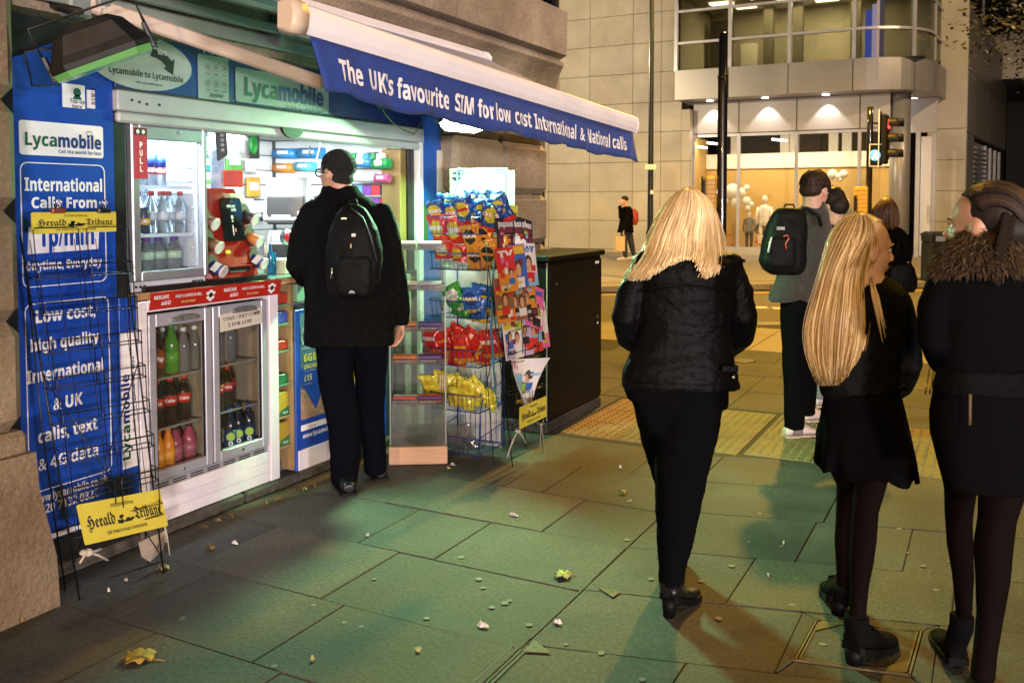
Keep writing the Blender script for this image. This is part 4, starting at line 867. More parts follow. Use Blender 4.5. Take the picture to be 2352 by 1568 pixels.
# ------------------------------------------------------------------ awning
awn = thing('awning', 'folding arm awning with a white front rail and a blue lettered valance over the kiosk', 'awning', (-3.2, 4, 2.1))
awm = mat('awning_white', (.80, .76, .79), .38, var=.05, scale=4); navy = mat('awning_navy', (.005, .035, .22), .75, var=.2, scale=6, bump=.15, bscale=14, sheen=.1)
mb = MB(); cpf = [(-3.21, 2.495), (-3.21, 2.575), (-3.15, 2.60), (-3.09, 2.58), (-3.065, 2.54), (-3.08, 2.495), (-3.13, 2.485)]
mb.loft([[Vector((x, y, z)) for x, z in cpf] for y in (1.9, 5.49)], sm=False); part('cassette', mb, awm, awn)
mb = MB(); mb.loft([[Vector((x+(.012 if k else 0)*(1 if x > -3.14 else -1), y, z)) for x, z in cpf] for k, y in ((1, 5.49), (1, 5.51))], sm=False); part('end_cap', mb, awm, awn)
BA, BB = Vector((-2.2, 2.50, 2.205)), Vector((-2.2, 5.945, 2.085)); bd = (BB-BA).normalized(); bu = Vector((1, 0, 0)).cross(bd).normalized()
bprof = [(-.035, -.050), (.03, -.055), (.042, -.03), (.046, .01), (.035, .045), (.0, .062), (-.035, .055)]
mb = MB(); mb.loft([[BA+bd*d+Vector((x, 0, 0))+bu*z for x, z in bprof] for d in (.05, (BB-BA).length)], sm=False); part('front_rail', mb, awm, awn)
mb = MB(); mb.loft([[BA+bd*d+Vector((x*k, 0, 0))+bu*z*k for x, z in bprof] for d, k in ((-.03, .85), (-.01, 1.1), (.045, 1.12))]); part('end_cap', mb, mat('awning_cream', (.60, .48, .36), .45), awn)
mb = MB(); mb.loft([[BB+bd*d+Vector((x*k, 0, 0))+bu*z*k for x, z in bprof] for d, k in ((.0, 1.06), (.02, 1.06), (.03, .9))]); part('end_cap', mb, awm, awn)
mb = MB(); NS = 14
for sgn in (0, 1):
    pass
rows_ = []
for i in range(NS+1):
    u = i/NS; a = Vector((-3.10, 2.15+(5.48-2.15)*u, 2.545)); b = BA+bd*(.06+((BB-BA).length-.07)*u)+bu*.05; rows_.append([a+(b-a)*k/6-Z0*(.03*math.sin(PI*k/6)) for k in range(7)])
mb.loft(rows_, False, False); part('fabric', mb, navy, awn)
# valance: hangs from the rail in slight waves
def vpt(u, k):
    p = BA+bd*(.10+((BB-BA).length-.11)*u)-bu*(.05+.20*k)+Vector((.01, 0, 0)); wv = k*(.010*math.sin(u*34)+.014*math.sin(u*13+1)+.006*math.sin(u*71)+.004*math.sin(u*143+2*k)+.003*math.sin(u*211))
    return p+Vector((wv+.02*k, 0, (.012*math.sin(u*29+.5)+.008*math.sin(u*61))*k*k*.6))+bd*(.05*k*(1-u)**6)
mb = MB(); N = 120
fr = [[vpt(i/N, k/8) for k in range(9)] for i in range(N+1)]; bk = [[p+Vector((-.003, 0, 0)) for p in r] for r in fr]
mb.loft([a+b[::-1] for a, b in zip(fr, bk)], True, True); val = part('valance', mb, navy, awn)
mb = MB(); mb.loft([[vpt(i/N, .985)+Vector((.002, 0, 0)), vpt(i/N, .955)+Vector((.002, 0, 0))] for i in range(N+1)], False, False); part('hem', mb, mat('hem_navy', (.02, .035, .09), .7), val)
VX = BA.x+.03
L_ = (BB-BA).length
def vtext(s_, x0, x1):
    a = WX(x0, 300, VX).y; b = WX(x1, 300, VX).y; u0 = ((a-BA.y)/bd.y-.10)/(L_-.11); p = vpt(u0, .72); o = Vector((p.x, a, p.z))
    def cv(X, Y):
        u = u0+X/(L_-.11); k = .72-Y/.20; q = vpt(min(max(u, 0), 1), min(max(k, 0), 1)); return q.x-o.x+.0015
    text(s_, prnt, val, o, bd, bu, .078, (b-a)/bd.y, 'b', curve=cv, bold=.012)
for s_, x0, x1 in (('The', 778, 834), ("UK's", 849, 910), ('favourite', 919, 1036), ('SIM', 1052, 1095), ('for', 1102, 1135), ('low', 1142, 1172), ('cost', 1184, 1222), ('International', 1228, 1329), ('&', 1337, 1347), ('National', 1354, 1406), ('calls', 1411, 1440)): vtext(s_, x0, x1)
# arms
arm = mat('arm_beige', (.50, .40, .31), .45, var=.06); armd = mat('arm_grey', (.22, .24, .22), .45)
a, b = WX(215, 12, -3.24), WX(742, 192, -2.74); d = (b-a).normalized(); n1 = d.cross(Z0).normalized(); n2 = n1.cross(d)
mb = MB(); mb.obox((a+b)/2, d*(b-a).length/2, n1*.02, n2*.031, .008); part('arm', mb, arm, awn); c = a+d*.01
mb = MB(); mb.obox(a-d*.03, d*.07, n1*.028, n2*.037, .01); kn = part('shoulder', mb, arm, awn); mb = MB(); q_ = a+d*.035; mb.cyl(q_-n1*.03, q_-n1*.022, .008, n=10); part('bolt', mb, chrome, kn); mb = MB(); mb.cyl(q_+n1*.022, q_+n1*.03, .008, n=10); part('bolt', mb, chrome, kn)
mb = MB(); mb.box(-3.30, a.y-.12, a.z-.06, -3.22, a.y-.02, a.z+.07, .01); part('wall_bracket', mb, armd, awn)
e = Vector((-2.25, 2.86, 2.135)); d = (e-b).normalized(); n1 = d.cross(Z0).normalized(); mb = MB(); mb.obox((b+e)/2, d*(e-b).length/2, n1*.016, n1.cross(d)*.024, .006); part('forearm', mb, armd, awn)
mb = MB(); mb.obox((-3.20, 3.85, 2.42), (.02, 0, 0), (0, 1.6, 0), (0, 0, .022), .004); part('torsion_bar', mb, armd, awn); mb = MB(); mb.obox((-3.25, 3.85, 2.36), (.012, 0, 0), (0, 1.6, 0), (0, 0, .03), .004); part('torsion_bar', mb, armd, awn)
for y in (2.5, 3.55, 4.6): mb = MB(); mb.box(-3.298, y, 2.345, -3.19, y+.06, 2.53, .006); part('bracket', mb, armd, awn)
a2, b2 = Vector((-3.22, 5.45, 2.40)), Vector((-2.72, 4.75, 2.16)); d = (b2-a2).normalized(); n1 = d.cross(Z0).normalized(); mb = MB(); mb.obox((a2+b2)/2, d*(b2-a2).length/2, n1*.018, n1.cross(d)*.028, .006); part('arm', mb, armd, awn)
e = Vector((-2.25, 5.45, 2.06)); d = (e-b2).normalized(); n1 = d.cross(Z0).normalized(); mb = MB(); mb.obox((b2+e)/2, d*(e-b2).length/2, n1*.016, n1.cross(d)*.024, .006); part('forearm', mb, armd, awn)
# ------------------------------------------------------------------ floodlights
flm = mat('flood_black', (.009, .008, .007), .5, var=.4, scale=14)
def flood(c, ax, nn, label, gmat, wallp, s=1.0):
    c = Vector(c); ax = Vector(ax).normalized(); nn = Vector(nn); nn = (nn-ax*nn.dot(ax)).normalized(); sd_ = ax.cross(nn)
    t = thing('floodlight', label, 'floodlight', c)
    R_ = lambda a, b, h: [c+ax*x*a*s+sd_*y*b*s-nn*h*s for x, y in ((-1, -.6), (-.7, -1), (.7, -1), (1, -.6), (1, .6), (.7, 1), (-.7, 1), (-1, .6))]
    mb = MB(); mb.loft([R_(.185, .125, 0), R_(.19, .13, .02), R_(.17, .115, .05), R_(.13, .09, .12), R_(.085, .06, .15)], sm=False); part('housing', mb, flm, t)
    mb = MB(); mb.loft([R_(.178, .118, -.026), R_(.183, .123, -.002)], sm=False); part('glass', mb, gmat, t)
    for k in (-1, 1):
        mb = MB(); mb.obox(c+ax*k*.19*s-nn*.03*s, ax*.008*s, sd_*.03*s, nn*.05*s, .003); part('side_plate', mb, flm, t)
    br = [c+ax*.195*s-nn*.03*s, c+ax*.195*s-nn*.19*s, c-ax*.195*s-nn*.19*s, c-ax*.195*s-nn*.03*s]; mb = MB(); mb.tube(br, .012*s, 4, flat=.4); mb.tube([c-nn*.19*s, Vector(wallp)], .016*s, 6); part('bracket', mb, flm, t)
    mb = MB(); q = c-ax*.14*s-nn*.1*s; mb.tube([q, q-ax*.10*s-nn*.02, q-ax*.13*s+nn*.10*s, q-ax*.05*s+nn*.13*s+sd_*.05*s, q+ax*.03*s+nn*.02*s+sd_*.06*s], .0045, 5); part('cable', mb, flm, t)
    return t, c, nn
gl1 = mat('flood_glass_green_glow', (.10, .28, .08), .25, emit=(.15, .55, .12), es=.10)  # light from the other floodlight put into this glass as green colour and glow
flood(WX(238, 138, -3.02), (.24, .25, .15), (.34, .50, -.76), 'unlit black floodlight, glass painted with green light, at the left end of the kiosk', gl1, (-3.42, 2.40, 2.36))
gl2 = glow('flood_glass_lit', (.82, 1, .88), 22)
t, c, nn = flood(WX(1068, 276, -2.93), (.55, .80, -.04), (.20, -.58, -.78), 'glaring lit floodlight under the awning near its far end', gl2, (-3.40, 5.1, 2.30), .82)
FLC = c
lamp('floodlight_beam', 'AREA', tuple(c+nn*.035), 155, (.42, 1, .47), tuple(c+nn), .26, .17)
# loose cable and bunch of ties hanging at the lintel
mb = MB(); gr = mat('cable_green', (.10, .16, .08), .6)
P = lambda x, y, X=-3.33: WX(x, y, X)
mb.tube([P(872, 236), P(884, 262), P(905, 285), P(930, 300), P(952, 308)], .004, 5); mb.tube([P(968, 250), P(970, 275), P(957, 300), P(950, 312)], .003, 5)
for k in range(9): mb.tube([P(850+k*10, 236+k*2.2), P(868+k*11+random.uniform(-8, 8), 243+k*2+random.uniform(-3, 6)), P(890+k*9, 247+k*2)], .0035, 4)
single('loose_cable', mb, gr, 'tangle of thin cables and ties hanging below the valance at the lintel', 'cable')
# ================================================================== FRIDGES, COFFEE MACHINE, GOODS
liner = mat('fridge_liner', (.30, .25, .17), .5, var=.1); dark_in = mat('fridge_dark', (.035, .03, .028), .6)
fr = thing('drinks_fridge', 'double door under-counter drinks fridge with silver frames and glass doors', 'fridge', (-3.5, 3.29, .21))
def bx(par, name, m, *a, b=0.0):
    mb = MB(); mb.box(*a, b); return part(name, mb, m, par)
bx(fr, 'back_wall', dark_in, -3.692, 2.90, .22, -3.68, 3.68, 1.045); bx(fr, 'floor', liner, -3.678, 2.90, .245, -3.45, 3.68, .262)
for y in (2.898, 3.272, 3.672): bx(fr, 'liner_wall', liner, -3.678, y, .264, -3.45, y+.014, 1.04)
mb = MB(); mb.box(-3.47, 2.90, .182, -3.425, 3.682, .246, .003); vg = part('vent_strip', mb, silver, fr)
for k in range(7):
    for z in (.194, .206, .218, .230):
        bx(vg, 'slot', ink, -3.426, 2.93+k*.107, z, -3.4235, 2.93+k*.107+.08, z+.006)
def door(y0, y1, hinge):
    mb = MB(); t = .042
    mb.box(-3.447, y0, .25, -3.412, y0+t, 1.036, .004); mb.box(-3.447, y1-t, .25, -3.412, y1, 1.036, .004); mb.box(-3.4465, y0+t, .25, -3.4125, y1-t, .25+.05, .003); mb.box(-3.4465, y0+t, .975, -3.4125, y1-t, 1.036, .003)
    d = part('door', mb, silver, fr)
    mb = MB(); mb.box(-3.434, y0+t, .30, -3.428, y1-t, .975); part('pane', mb, clear('fridge_pane', (.95, .95, .94), .06, .03, dirt=.012), d)
    for (a, b) in ((y0+t, y0+t+.006), (y1-t-.006, y1-t)): bx(d, 'gasket', ink, -3.427, a, .30, -3.418, b, .975)
    yc = (y0+y1)/2+.02; mb = MB(); n = 10
    mb.plate((-3.4115, yc, .990), RY, RZ, [(.085*math.cos(PI*i/n), .030*math.sin(PI*i/n)**.6) for i in range(n+1)], .014); mb.plate((-3.3975, yc, .992), RY, RZ, [(.076*math.cos(PI*i/n), .023*math.sin(PI*i/n)**.6) for i in range(n+1)], .006); part('handle', mb, mat('handle_grey', (.30, .30, .30), .3, metal=.6, var=.2, scale=30), d)
    mb = MB(); mb.lathe([(.008, 0), (.007, .006)], (-3.412, yc-.02, .275), (1, 0, 0), 8); part('lock', mb, chrome, d)
door(2.901, 3.280, 0); door(3.290, 3.672, 1)
for y0, y1 in ((2.915, 3.268), (3.288, 3.668)):
    for z in (.475, .715):
        mb = MB(); mb.box(-3.67, y0, z, -3.665, y1, z+.005); mb.box(-3.468, y0, z-.003, -3.462, y1, z+.008)
        for k in range(9): yy = y0+(y1-y0)*(k+.5)/9; mb.box(-3.664, yy-.002, z+.001, -3.469, yy+.002, z+.004)
        part('wire_shelf', mb, mat('shelf_wire', (.35, .34, .32), .4, metal=.5), fr)
cdm = mat('card_cream', (.60, .55, .45), .5)
t = thing('price_card', 'cream card taped to the right fridge door reading COKE / DIET COKE', 'card', (-3.41, 3.5, .88)); o_ = WX(505, 763, -3.41); r_ = (WX(601, 742, -3.41)-o_); u_ = RZ
mb = MB(); mb.plate(tuple(o_), r_, u_, [(0, 0), (r_.length, 0), (r_.length, .088), (0, .088)], .002); part('card', mb, cdm, t)
rr_ = r_.normalized(); off = Vector((.0022, 0, 0)); text('COKE / DIET COKE', ink, t, o_+rr_*.022+RZ*.052+off, rr_, RZ, .018, r_.length-.04, 's'); text('2 FOR £2.00', ink, t, o_+rr_*.055+RZ*.018+off, rr_, RZ, .018, r_.length*.55, 's')
mb = MB(); a = WX(582, 722, -3.411); mb.box(a.x, a.y, a.z-.005, a.x+.002, a.y+.052, a.z+.020); t = single('maker_badge', mb, cdm, 'small badge at the top corner of the right fridge door reading HUSKY', 'badge'); text('HUSKY', ink, t, a+Vector((.0025, .005, .001)), RY, RZ, .012, .042, bold=.02)
# --- bottles and cans
def btl_prof(r, h): return [(r*.8, 0), (r, h*.04), (r, h*.55), (r*.96, h*.64), (r*.55, h*.80), (r*.40, h*.86), (r*.40, h*.90)]
BOT = {}
def bottle(kind, loc, label, r, h, liquid, capm, labm=None, lz=(.30, .52), group=None, extra=None):
    if kind in BOT: return dup(BOT[kind], loc, None, label, group)
    t = thing('bottle', label, 'bottle', loc, group); L = Vector(loc)
    mb = MB(); mb.lathe(btl_prof(r, h), L, n=12); part('body', mb, liquid, t)
    mb = MB(); mb.lathe([(r*.46, h*.90), (r*.48, h*.97), (r*.40, h)], L, n=10); part('cap', mb, capm, t)
    if labm:
        mb = MB(); mb.lathe([(r*1.02, h*lz[0]), (r*1.02, h*lz[1])], L, n=12); lb = part('label', mb, labm, t)
        if extra: extra(lb, L)
    BOT[kind] = t; return t
cola = mat('cola', (.018, .007, .004), .12, coat=.3); redl = mat('label_red', (.45, .02, .015), .4); redc = mat('cap_red', (.42, .02, .015), .4); mar = mat('label_maroon', (.22, .03, .02), .4); greenb = mat('bottle_green', (.05, .22, .02), .15); grl = mat('label_white', (.6, .62, .6), .4)
pet = mat('clear_bottle', (.75, .80, .80), .08, trans=.85, spec=.5); org = mat('orange_bottle', (.72, .24, .01), .3); orc = mat('cap_orange', (.65, .20, .01), .4); pink = mat('pink_drink', (.30, .05, .10), .2); dkb = mat('dark_bottle', (.012, .014, .03), .15); bluc = mat('cap_blue', (.01, .09, .45), .4); dkl = mat('label_darkblue', (.012, .03, .13), .4); lime = mat('label_lime', (.32, .55, .05), .4); purc = mat('cap_purple', (.14, .03, .30), .4)
face = Vector((.75, -.66, 0)).normalized(); fside = Vector((.66, .75, 0))
def wordlab(s_, m_, h_, w_, zf, r, hh):
    def f(par, L):
        text(s_, m_, par, L+face*(r*1.03)-fside*w_/2+RZ*hh*zf, fside, RZ, h_, w_, bold=.01, curve=lambda X, Y: -(r-math.sqrt(max(r*r-(X-w_/2)**2, 0))))
    return f
BX = -3.52
NTH = ('first', 'second', 'third', 'fourth', 'fifth')
for k in range(2): bottle('pepper', (BX, 2.955+k*.085, .722), 'dark soda bottle with maroon label, %s from the left on the top left fridge shelf' % NTH[k], .034, .225, cola, mat('cap_maroon', (.1, .02, .02), .4), mar, (.18, .58), 'maroon label bottles', wordlab('Dr Pep', prnt, .022, .055, .33, .034, .225))
bottle('green', (BX, 3.125, .722), 'bright green soda bottle on the top left fridge shelf', .034, .24, greenb, greenb, mat('label_green2', (.06, .30, .03), .4), (.2, .45))
for k in range(2): bottle('clear', (BX+.01, 3.195+k*.07-.005, .722), 'clear bottle, the %s of the pair on the top left fridge shelf' % ('left', 'right')[k], .032, .22, pet, grl, None, group='clear bottles in the left fridge')
for k in range(4): bottle('cola', (BX+.005*(k % 2), 2.945+k*.083, .482), 'cola bottle with red label, %s from the left on the middle left fridge shelf' % NTH[k], .033, .225, cola, redc, redl, (.40, .60), 'cola bottles left', wordlab('Cola', prnt, .014, .045, .47, .033, .225))
for k in range(3): bottle('orange', (BX+(.03 if k else .0), 2.948+k*.06, .263), 'orange juice bottle, %s from the left at the bottom of the left fridge' % NTH[k], .031, .21, org, orc, mat('label_orange', (.75, .32, .03), .4), (.25, .5), 'orange bottles')
for k in range(2): bottle('pink', (BX, 3.135+k*.09, .263), ('dark pink drink bottle beside the orange bottles in the left fridge', 'dark pink drink bottle at the right end of the left fridge floor')[k], .036, .20, pink, mat('cap_black', (.02, .02, .02), .4), mat('label_pink', (.35, .10, .14), .4), (.25, .5), 'pink bottles')
for k in range(3): bottle('clear', (BX, 3.345+k*.083, .722), 'clear bottle, %s from the left on the top right fridge shelf' % NTH[k], .033, .22, pet, grl, None, group='clear bottles in the right fridge')
for k in range(3): bottle('cola', (BX+.01*(k % 2), 3.335+k*.075, .482), 'cola bottle with red label, %s from the left on the middle right fridge shelf' % NTH[k], .033, .225, cola, redc, redl, (.4, .6), 'cola bottles right')
def lime_dot(par, L):
    for zf, m_, r1 in ((.36, lime, .022), (.20, prnt, .012)):
        c = L+face*.0345+RZ*.225*zf; mb = MB(); mb.plate(tuple(c-face*.001), fside, RZ, ellp(0, 0, r1, r1, 14), .002); part('emblem', mb, m_, par)
    c = L+face*.036+RZ*.225*.20; mb = MB(); mb.plate(tuple(c), fside, RZ, ellp(0, 0, .006, .006, 10), .002); part('emblem', mb, dkl, par)
bottle('pinkr', (BX+.02, 3.335, .263), 'lilac pink sports bottle at the left of the right fridge floor', .025, .19, mat('lilac', (.42, .12, .26), .3), mat('lilac', (.42, .12, .26), .3), None)
for k in range(4): bottle('bluecap', (BX+.01*(k % 2)+(.03 if k else 0), 3.395+k*.067, .263), 'dark bottle with blue cap and lime dot, %s from the left in the right fridge' % NTH[k], .031, .225, dkb, bluc, dkl, (.08, .5), 'blue capped bottles', lime_dot)
# second rows, half hidden behind the first
for k in range(4): bottle('cola', (BX-.075, 2.975+k*.075, .482), 'cola bottle, %s from the left in the back row of the middle left fridge shelf' % NTH[k], .03, .22, cola, redc, redl, group='cola bottles left')
for k in range(4): bottle('cola', (BX-.075, 3.335+k*.08, .482), 'cola bottle, %s from the left in the back row of the middle right fridge shelf' % NTH[k], .03, .22, cola, redc, redl, group='cola bottles right')
for k in range(4): bottle('pepper' if k < 2 else 'clear', (BX-.075, 2.975+k*.08, .722), '%s bottle, %s from left in the back row, top left fridge shelf' % (('dark soda', 'clear')[k > 1], NTH[k]), .03, .22, cola, redc, group='back row of the left fridge')
for k in range(4): bottle('clear', (BX-.075, 3.33+k*.08, .722), 'clear bottle, %s from the left in the back row of the top right fridge shelf' % NTH[k], .03, .22, pet, grl, group='clear bottles in the right fridge')
for k in range(4): bottle('orange' if k < 2 else 'pink', (BX-.075, 2.965+k*.08, .263), '%s bottle, %s from left in the back row, left fridge floor' % (('orange', 'pink')[k > 1], NTH[k]), .03, .2, org, orc, group='back row of the left fridge')
for k in range(4): bottle('bluecap', (BX-.065, 3.36+k*.072, .263), 'blue capped bottle, %s from the left in the back row of the right fridge floor' % NTH[k], .03, .2, dkb, bluc, group='blue capped bottles')
# --- countertop display cooler
ck = thing('display_cooler', 'grey countertop cooler with a lit glass door standing on the kiosk counter', 'cooler', (-3.6, 3.06, 1.14))
cg_ = mat('cooler_grey', (.20, .21, .24), .4, metal=.3, var=.08); cw_ = mat('cooler_white', (.62, .68, .74), .4)
y0, y1 = 2.845, 3.292
bx(ck, 'side_wall', cg_, -3.86, y0, 1.19, -3.475, y0+.02, 1.905, b=.004); bx(ck, 'side_wall', cg_, -3.86, y1-.02, 1.19, -3.475, y1, 1.905, b=.004); bx(ck, 'top', cg_, -3.86, y0, 1.907, -3.475, y1, 1.93, b=.004); bx(ck, 'back_wall', cw_, -3.86, y0+.021, 1.19, -3.845, y1-.021, 1.905); bx(ck, 'floor', cw_, -3.843, y0+.021, 1.19, -3.476, y1-.021, 1.205)
bx(ck, 'base', mat('cooler_base', (.55, .55, .60), .4), -3.86, y0+.004, 1.142, -3.455, y1-.004, 1.188, b=.003)
for y in (y0+.022, y1-.030): bx(ck, 'liner_wall', cw_, -3.842, y, 1.206, -3.478, y+.008, 1.905)
for k in range(9): bx(ck, 'shelf_rib', cw_, -3.842, y1-.046, 1.26+k*.066, -3.50, y1-.0305, 1.268+k*.066, b=.002)
mb = MB(); mb.box(-3.4745, y0, 1.19, -3.435, y0+.045, 1.93, .006); mb.box(-3.4745, y1-.028, 1.19, -3.435, y1, 1.93, .006); mb.box(-3.474, y0+.045, 1.19, -3.436, y1-.028, 1.235, .004); mb.box(-3.474, y0+.045, 1.842, -3.436, y1-.028, 1.93, .004); cdoor = part('door', mb, mat('cooler_frame', (.34, .35, .37), .35, metal=.5, var=.06), ck)
mb = MB(); mb.box(-3.456, y0+.046, 1.236, -3.452, y1-.029, 1.841); part('pane', mb, clear('cooler_pane', (.96, .98, 1), .05, .02, dirt=.03, dcol=(.7, .8, .9)), cdoor)
mb = MB(); mb.lathe([(.010, 0), (.008, .006)], (-3.436, 3.125, 1.885), (1, 0, 0), 10); part('lock', mb, chrome, cdoor); bx(cdoor, 'power_light', glow('led_green', (.05, 1, .3), 6), -3.436, 3.225, 1.912, -3.434, 3.235, 1.918)
st = bx(cdoor, 'pull_sticker', mat('sticker_red', (.42, .02, .06), .4), -3.436, y0+.010, 1.66, -3.433, y0+.085, 1.892, b=.001)
for k, c in enumerate('PULL'): text(c, prnt, cdoor, (-3.4325, y0+.048, 1.80-k*.036), RY, RZ, .026, .017, align='C', bold=.02)
bx(cdoor, 'sticker_head', mat('cap_black', (.02, .02, .02), .4), -3.433, y0+.014, 1.858, -3.4315, y0+.081, 1.888)
for k in range(2): mb = MB(); mb.plate((-3.4315, y0+.032+k*.03, 1.873), RY, RZ, ellp(0, 0, .009, .010, 12), .001); part('pictogram', mb, prnt, cdoor)
bx(ck, 'badge', ink, -3.455, 3.20, 1.150, -3.4525, 3.27, 1.172, b=.001); text('GDC', prnt, ck, (-3.452, 3.212, 1.155), RY, RZ, .011, .045)
for k in range(3): mb = MB(); mb.lathe([(.007, 0), (.006, .004)], (-3.455, 2.87+k*.024, 1.165), (1, 0, 0), 8); part('knob', mb, ink, ck)
mb = MB(); mb.cyl((-3.50, y0+.06, 1.885), (-3.50, y1-.06, 1.885), .011); part('strip_light', mb, glow('cooler_tube', (.72, .86, 1), 9), ck)
lamp('cooler_tube', 'AREA', (-3.50, 3.06, 1.872), 20, (.68, .86, 1), (-3.62, 3.06, 1.2), .34, .05)
lamp('cooler_tube', 'AREA', (-3.835, 3.06, 1.55), 4.5, (.70, .87, 1), (-3, 3.06, 1.5), .3, .6)
for z in (1.395, 1.622): mb = MB(); mb.box(-3.84, y0+.031, z, -3.50, y1-.047, z+.006); mb.box(-3.497, y0+.031, z-.006, -3.49, y1-.047, z+.010); part('glass_shelf', mb, mat('shelf_white', (.66, .72, .78), .3), ck)
def can(loc, label, r, h, m, band, group=None, s_=None):
    L = Vector(loc); t = thing('drink_can', label, 'can', loc, group); mb = MB(); mb.lathe([(r*.8, 0), (r, .006), (r, h-.012), (r*.85, h)], L, n=14); part('body', mb, m, t)
    mb = MB(); mb.lathe([(r*1.01, h*.35), (r*1.01, h*.6)], L, n=14); part('label', mb, band, t); mb = MB(); mb.lathe([(r*.84, h), (r*.84, h+.002)], L, n=12); part('lid', mb, chrome, t)
    if s_: text(s_, prnt, t, L+face*r*1.04-fside*.022+RZ*h*.42, fside, RZ, .014, .044, bold=.02, curve=lambda X, Y: -(r-math.sqrt(max(r*r-(X-.022)**2, 0))))
    return t
silc = mat('can_silver', (.45, .48, .55), .3, metal=.5); bluecan = mat('can_blue', (.02, .05, .25), .3, metal=.3)
for k in range(4):
    t = can((-3.56+.01*(k % 2), 2.925+k*.06, 1.628), 'slim blue and silver can, %s from the left on the top cooler shelf' % NTH[k], .026, .165, silc, redl, 'slim cans in the cooler', 'Red')
    mb = MB(); mb.lathe([(.0264, .09), (.0264, .155)], Vector((-3.56+.01*(k % 2), 2.925+k*.06, 1.628)), n=14); part('upper_band', mb, bluecan, t)
can((-3.54, 2.92, 1.402), 'red energy drink can on the middle cooler shelf', .033, .115, mat('can_red', (.55, .03, .03), .3), grl, None, 'RIZE'); can((-3.55, 2.995, 1.402), 'black can with yellow letters on the middle cooler shelf', .033, .125, mat('can_black', (.02, .02, .05), .3), mat('label_gold', (.70, .38, .02), .35), None, 'KA')
can((-3.60, 2.925, 1.518), 'yellow and blue can stacked on the red can in the cooler', .033, .10, mat('can_navy', (.02, .05, .22), .3), mat('label_gold', (.70, .38, .02), .35))
for k in range(4): bottle('waterred', (-3.56+.02*(k % 2), 3.055+k*.052, 1.402), 'clear soft drink bottle with red cap, %s from the left on the middle cooler shelf' % NTH[k], .029, .205, pet, redc, mat('label_pale', (.55, .62, .68), .35), (.32, .50), 'red capped clear bottles')
for k in range(4): bottle('big', (-3.57+.015*(k % 2), 2.935+k*.082, 1.207), 'wide clear water bottle with purple cap, %s from the left on the cooler floor' % NTH[k], .038, .178, pet, purc, mat('label_leaf', (.40, .55, .40), .35), (.42, .62), 'purple capped bottles')
for k in range(5): bottle('waterred', (-3.66, 2.93+k*.066, 1.402), 'red capped clear bottle, %s from the left in the back row of the cooler' % NTH[k], .029, .205, pet, redc, group='red capped clear bottles')
for k in range(4): bottle('big', (-3.68, 2.95+k*.082, 1.207), 'purple capped bottle, %s from the left in the back row of the cooler floor' % NTH[k], .038, .178, pet, purc, group='purple capped bottles')
for k in range(4): can((-3.64, 2.94+k*.072, 1.628), 'slim can, %s from the left in the back row of the top cooler shelf' % NTH[k], .026, .165, silc, bluecan, 'slim cans in the cooler')
# --- coffee machine
cm = thing('coffee_machine', 'red coffee-to-go machine with cups in its sides and a black middle panel', 'coffee machine', (-3.55, 3.53, 1.165))
A = [Vector(p) for p in ((-3.50, 3.315, 1.166), (-3.53, 3.312, 1.30), (-3.57, 3.32, 1.60), (-3.59, 3.325, 1.625))]
cmred = mat('machine_red', (.26, .014, .008), .28, var=.08, scale=3, coat=.3); cmor = mat('machine_orange', (.42, .07, .01), .32)
def crow(p, w, bulge=.02): return [Vector((p.x+bulge*math.sin(PI*k/8)-(.05 if k in (0, 8) else 0), p.y+w*k/8, p.z)) for k in range(9)]+[Vector((p.x-.22, p.y+w, p.z)), Vector((p.x-.22, p.y, p.z))]
mb = MB(); mb.loft([crow(p, w) for p, w in zip(A, (.435, .43, .375, .345))], sm=False); part('body', mb, cmred, cm)
cf = lambda u, v: (lambda a, b: a+(b-a)*u)(A[0]+(A[2]-A[0])*v, Vector((A[0].x, A[0].y+.435, A[0].z))+(Vector((A[2].x, A[2].y+.375, A[2].z))-Vector((A[0].x, A[0].y+.435, A[0].z)))*v)+Vector((.022*math.sin(PI*min(max(u, 0), 1))+.001, 0, 0))
cup_ = (A[2]-A[0]).normalized(); cn_ = RY.cross(cup_)
mb = MB(); mb.plate(tuple(cf(.36, .42)+cn_*.002), RY, cup_, rrect(0, 0, .145, .23, .022), .010); bpn = part('black_panel', mb, mat('gloss_black', (.008, .008, .009), .1, coat=.5), cm)
c = cf(.36, .42)+cn_*.0135; text('NESCAFE', prnt, bpn, c+RY*.038+cup_*.178, RY, cup_, .013, .058, bold=.01); text('&GO', prnt, bpn, c+RY*.066+cup_*.158, RY, cup_, .014, .034, bold=.01)
mb = MB(); mb.plate(tuple(c+RY*.066+cup_*.125), RY, cup_, ellp(0, 0, .006, .012, 12), .002); part('bean_mark', mb, prnt, bpn); mb = MB(); mb.plate(tuple(c+RY*.066+cup_*.105), RY, cup_, ellp(0, 0, .003, .003, 8), .002); part('indicator', mb, glow('led_lime', (.5, 1, .3), 3), bpn); mb = MB(); mb.plate(tuple(c+RY*.062+cup_*.03), RY, cup_, [(0, 0), (.004, 0), (.004, .055), (0, .055)], .002); part('light_strip', mb, prnt, bpn); mb = MB(); mb.plate(tuple(c+RY*.074+cup_*.05), RY, cup_, [(0, 0), (.012, 0), (.012, .018), (0, .018)], .002); part('red_light', mb, redl, bpn)
mb = MB(); mb.plate(tuple(cf(.36, .28)), RY, cup_, rrect(0, 0, .03, .018, .002), .006); part('yellow_sticker', mb, mat('sticker_yellow', (.7, .5, .02), .4), cm)
